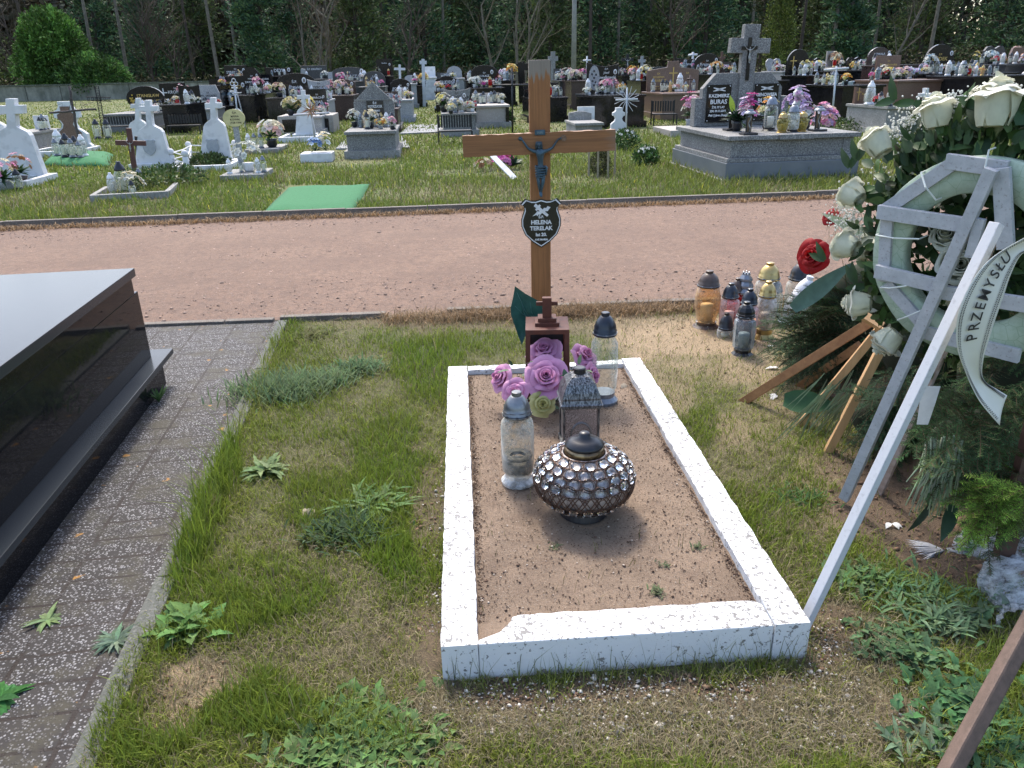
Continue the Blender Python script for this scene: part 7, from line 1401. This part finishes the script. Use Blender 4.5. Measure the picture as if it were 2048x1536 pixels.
def bare(px,Y,h,label,lean=0,mat=None,tw=(.085,.065,.05),n=9,name='bare_tree'):
    x=at(px,100,Y).x; z=float(terr(x,min(Y,110))); t=thing(name,label,'tree',(x,Y,z),0,'trees behind the cemetery'); m=MB(); mt_=MB(); mt_.setc(tw)
    def grow(p,d,L,r,dep):
        q=p.copy(); pts=[p]; dd=d.copy()
        for k in range(4): dd=(dd+Vector((random.uniform(-.16,.16),random.uniform(-.16,.16),.04))).normalized(); q=q+dd*L/4; pts.append(q.copy())
        (m if dep<2 else mt_).tube(pts,[r*(1-.14*k) for k in range(5)],5 if dep<2 else 3,cap=False)
        if dep<4:
            for k in range(n if dep==0 else 4): b_=pts[min(4,1+k%4)]; grow(b_,(dd*.7+Vector((random.uniform(-1,1),random.uniform(-.8,.8),random.uniform(-.1,.8)))).normalized(),L*random.uniform(.42,.62),r*.45,dep+1)
    grow(Vector((0,0,0)),Vector((lean,0,1)).normalized(),h*.62,.014*h,0); m.build('trunk',mat or bark,t); mt_.build('twigs',vcolb,t); return t
vcolb=vcol('bare_twigs',rough=.9,var=0)
t=bush('bright green leafy young tree just behind the left end of the wall',Vector((at(105,100,66.).x,66.,float(terr(-30,66)))),5.6,6.6,26000,.24,[(.09,.20,.035),(.12,.24,.05),(.07,.15,.035),(.16,.28,.07)],name='broadleaf_tree',cat='tree',leafn='crown',mat=frm); MB().tube([(0,0,-.2),(.1,0,2),(0,0,4)],[.14,.1,.05],7).build('trunk',bark,t)
t=bush('lower spreading green bush right of the bright young tree behind the wall',Vector((at(180,100,64.).x,64.,float(terr(-28,64)))),5.0,3.2,12000,.22,[(.08,.17,.04),(.11,.21,.05),(.05,.11,.03)],name='shrub',cat='shrub',mat=frm)
for i,(px,Y,h,w,lb) in enumerate([(-60,78,13,3.6,'dark pine at the far left, cut by the photo edge'),(300,84,12,3.6,'dark pine behind the tangled brown bare tree'),(200,88,13,3.8,'dark pine standing right of the bright young tree'),(400,90,13,3.4,'shadowy pine left of the dense bluish pine'),(528,72,11,3.2,'dense bluish green pine in the left centre'),(590,80,12,3.,'narrow pine right of the dense bluish one'),(715,70,11,3.2,'thick dark green pine right of the pale bare stems'),(780,84,13,3.4,'pine behind the twisted bare tree'),(850,78,12,3.4,'olive green pine above the gold lettered headstone'),(905,84,12,3.,'slender olive pine left of the thin leaning birch stems'),(960,86,13,3.4,'pine behind the thin birch stems'),(1045,80,12,3.4,'pine directly behind the wooden cross top'),(1100,74,11,3.,'dark pine left of the concrete pole'),(1200,78,12,3.4,'dark pine right of the concrete pole'),(1265,86,13,3.4,'yellowish green pine above the white outlined cross'),(1330,82,12,3.4,'tall pine above the brown double headstone'),(1410,76,12,3.4,'broad pine above the script lettered headstones'),(1475,84,13,3.4,'dark pine behind the terrazzo cross'),(1640,84,12,3.2,'dark pine above the round black headstone'),(1690,66,8,2.2,'bluish young pine standing free on the right'),(1765,86,13,3.6,'pine above the brown wide tomb'),(1840,78,12,3.6,'wide green pine left of the bright gap in the wood'),(2000,80,12,3.6,'green pine right of the bright gap in the wood'),(2090,74,12,3.6,'pine at the right photo edge')]):
    cols=PG if i%3 else [(.07,.10,.036),(.09,.12,.04),(.045,.065,.028)]; conifer(px,Y,h,w,lb,cols)
bush('yellow green narrow leafy tree right of the terrazzo cross',Vector((at(1556,100,60.).x,60.,float(terr(20,60)))),2.2,6.3,7000,.17,[(.13,.17,.035),(.18,.21,.05),(.07,.10,.03)],name='broadleaf_tree',cat='tree',leafn='crown',mat=frm)
conifer(1522,64,7.5,.9,'slim dark cypress like tree close beside the terrazzo cross',[(.05,.055,.02),(.035,.045,.02)],2600,name='cypress_tree',lsz=.25)
bare(290,68,8.5,'wide tangled brown bare tree left of the bluish pine',n=16,tw=(.085,.065,.048)); bare(345,70,8,'second tangled bare tree leaning towards the dark gap',lean=.1,n=14,tw=(.08,.065,.05)); bare(30,72,9,'bare brown thicket tree at the left edge of the wall',n=14)
for k,(px,l) in enumerate(((628,0),(640,.05),(655,-.03),(612,.06))): bare(px,66+k,9,['thin pale bare stem rising left of centre','thin pale bare stem second in the clump left of centre','brownish bare stem right in the clump left of centre','leaning pale stem left in the clump left of centre'][k],lean=l,mat=barkp,n=5,tw=(.14,.10,.07))
bare(812,66,9,'dark twisted bare tree with many forks in the centre',lean=-.1,n=10); 
for k,(px,l) in enumerate(((985,-.12),(1032,.0),(1046,.06))): bare(px,62,9,['thin leaning birch stem left of the wooden cross','straight thin birch stem behind the wooden cross','thin birch stem leaning right behind the wooden cross'][k],lean=l,mat=barkp,n=5,tw=(.10,.09,.06))
bare(1355,66,9,'bare conifer with whorled branches above the brown double headstone',n=12); bare(1780,70,9,'slanting bare tree behind the heart shaped headstones',lean=.35,n=8,mat=barkp)
for k,px in enumerate((1880,1896,1908,1921,1938,1955,1972)): 
    x=at(px,100,92.+k).x; t=thing('pine_tree',['thin dark bare trunk %s in the bright gap of the wood'%w_ for w_ in('first from the left','second from the left','third from the left','in the very middle','third from the right','second from the right','furthest right')][k],'tree',(x,92.+k,1.)); MB().tube([(0,0,0),(random.uniform(-.3,.3),0,14)],[.24,.14],7).build('trunk',bark,t); P=RN.normal(0,1,(220,3))*np.array((.9,.9,2.2))+np.array((0,0,9.)); leaves('crown',P,RN.normal(0,1,(220,3)),.5,np.tile(np.array((.02,.035,.02)),(220,1)),t,frm,asp=.3)
USED_=set()
for k,px in enumerate(sorted([60,180,245,380,430,470,655,680,745,770,885,1075,1180,1235,1300,1385,1440,1500,1600,1620,1665,1725,1750,1800,1815,1860])):
    Y=random.uniform(66,88); x=at(px,100,Y).x; z0=float(terr(x,Y)); t=thing('pine_tree','slim pine trunk above the '+short(min(TB.values(),key=lambda q:abs(q['cx']-px)+(0 if q['desc'] not in USED_ else 900))['desc']),'tree',(x,Y,z0),0,'slim pine trunks at the edge of the wood'); USED_.add(min(TB.values(),key=lambda q:abs(q['cx']-px)+(0 if q['desc'] not in USED_ else 900))['desc']); b_=random.uniform(-.5,.5); MB().tube([(0,0,-.2),(b_*.3,0,4),(b_*.5,0,8),(b_,0,14)],[.17,.14,.11,.07],7).build('trunk',barkp if k%3 else bark,t)
    P=RN.normal(0,1,(160,3))*np.array((1.1,1.1,1.6))+np.array((b_,0,11.5)); leaves('crown',P,RN.normal(0,1,(160,3)),.5,np.array((.04,.07,.04))*RN.uniform(.6,1.4,(160,1)),t,frm,asp=.3)
# the wood beyond, one mass
n=200000; x=RN.uniform(-110,110,n); y=RN.uniform(93,112,n)+.0008*x*x*0; z=RN.uniform(0,1,n)**1.15*15; px,py=pix(x,y,z+1.2)
gap=(np.abs(px-1930)<52)&(py>-60)&(py<95); k=~gap|(RN.random(n)<.22); x,y,z=x[k],y[k],z[k]; n=len(x)
nz=noise2(x,z,.30,71,4); k=(z<9+6*nz); x,y,z,nz=x[k],y[k],z[k],nz[k]; n=len(x)
col=np.array((.046,.052,.030))*(1-nz[:,None])+np.array((.105,.086,.060))*nz[:,None]; col=col*RN.uniform(.5,1.5,(n,1))
o=leaves('forest',np.stack([x,y,z+terr(x,np.minimum(y,110))],1),RN.normal(0,1,(n,3)),1.15,col,None,frm,asp=.45); tag(o,'dark mixed wood closing the view behind the cemetery','forest',kind='stuff')
# wood carried on out of view at both sides, added to darken granite reflections
n=60000; s=np.where(RN.random(n)<.5,-1,1); x=s*RN.uniform(62,78,n)*1.+s*8; y=RN.uniform(-30,100,n); z=RN.uniform(0,1,n)*13; k=(z<8+5*noise2(y,z,.3,72)); x,y,z=x[k],y[k],z[k]; n=len(x)
o=leaves('forest',np.stack([x,y,z],1),RN.normal(0,1,(n,3)),1.1,np.array((.028,.038,.018))*RN.uniform(.5,1.6,(n,1)),None,frm,asp=.5); tag(o,'unseen wood added along the sides of the cemetery','forest',kind='stuff')
# dead leaves and undergrowth at the edge of the wood
n=26000; x=RN.uniform(-60,60,n); y=RN.uniform(64,92,n); z=RN.uniform(0,1,n)**2*1.6; o=leaves('undergrowth',np.stack([x,y,z+terr(x,y)],1),RN.normal(0,1,(n,3)),.3,np.array((.07,.065,.035))*RN.uniform(.4,1.6,(n,1)),None,frm,asp=.3); tag(o,'brown green undergrowth at the foot of the trees','undergrowth',kind='stuff')
q=TB['bei']
for s_ in(-1,1): MB().box((s_*(q['W']/2-.04),-q['L']+.0,q['hs']/2),(.10,.10,q['hs']-.14)).build('corner_post',gBK,q['o'])
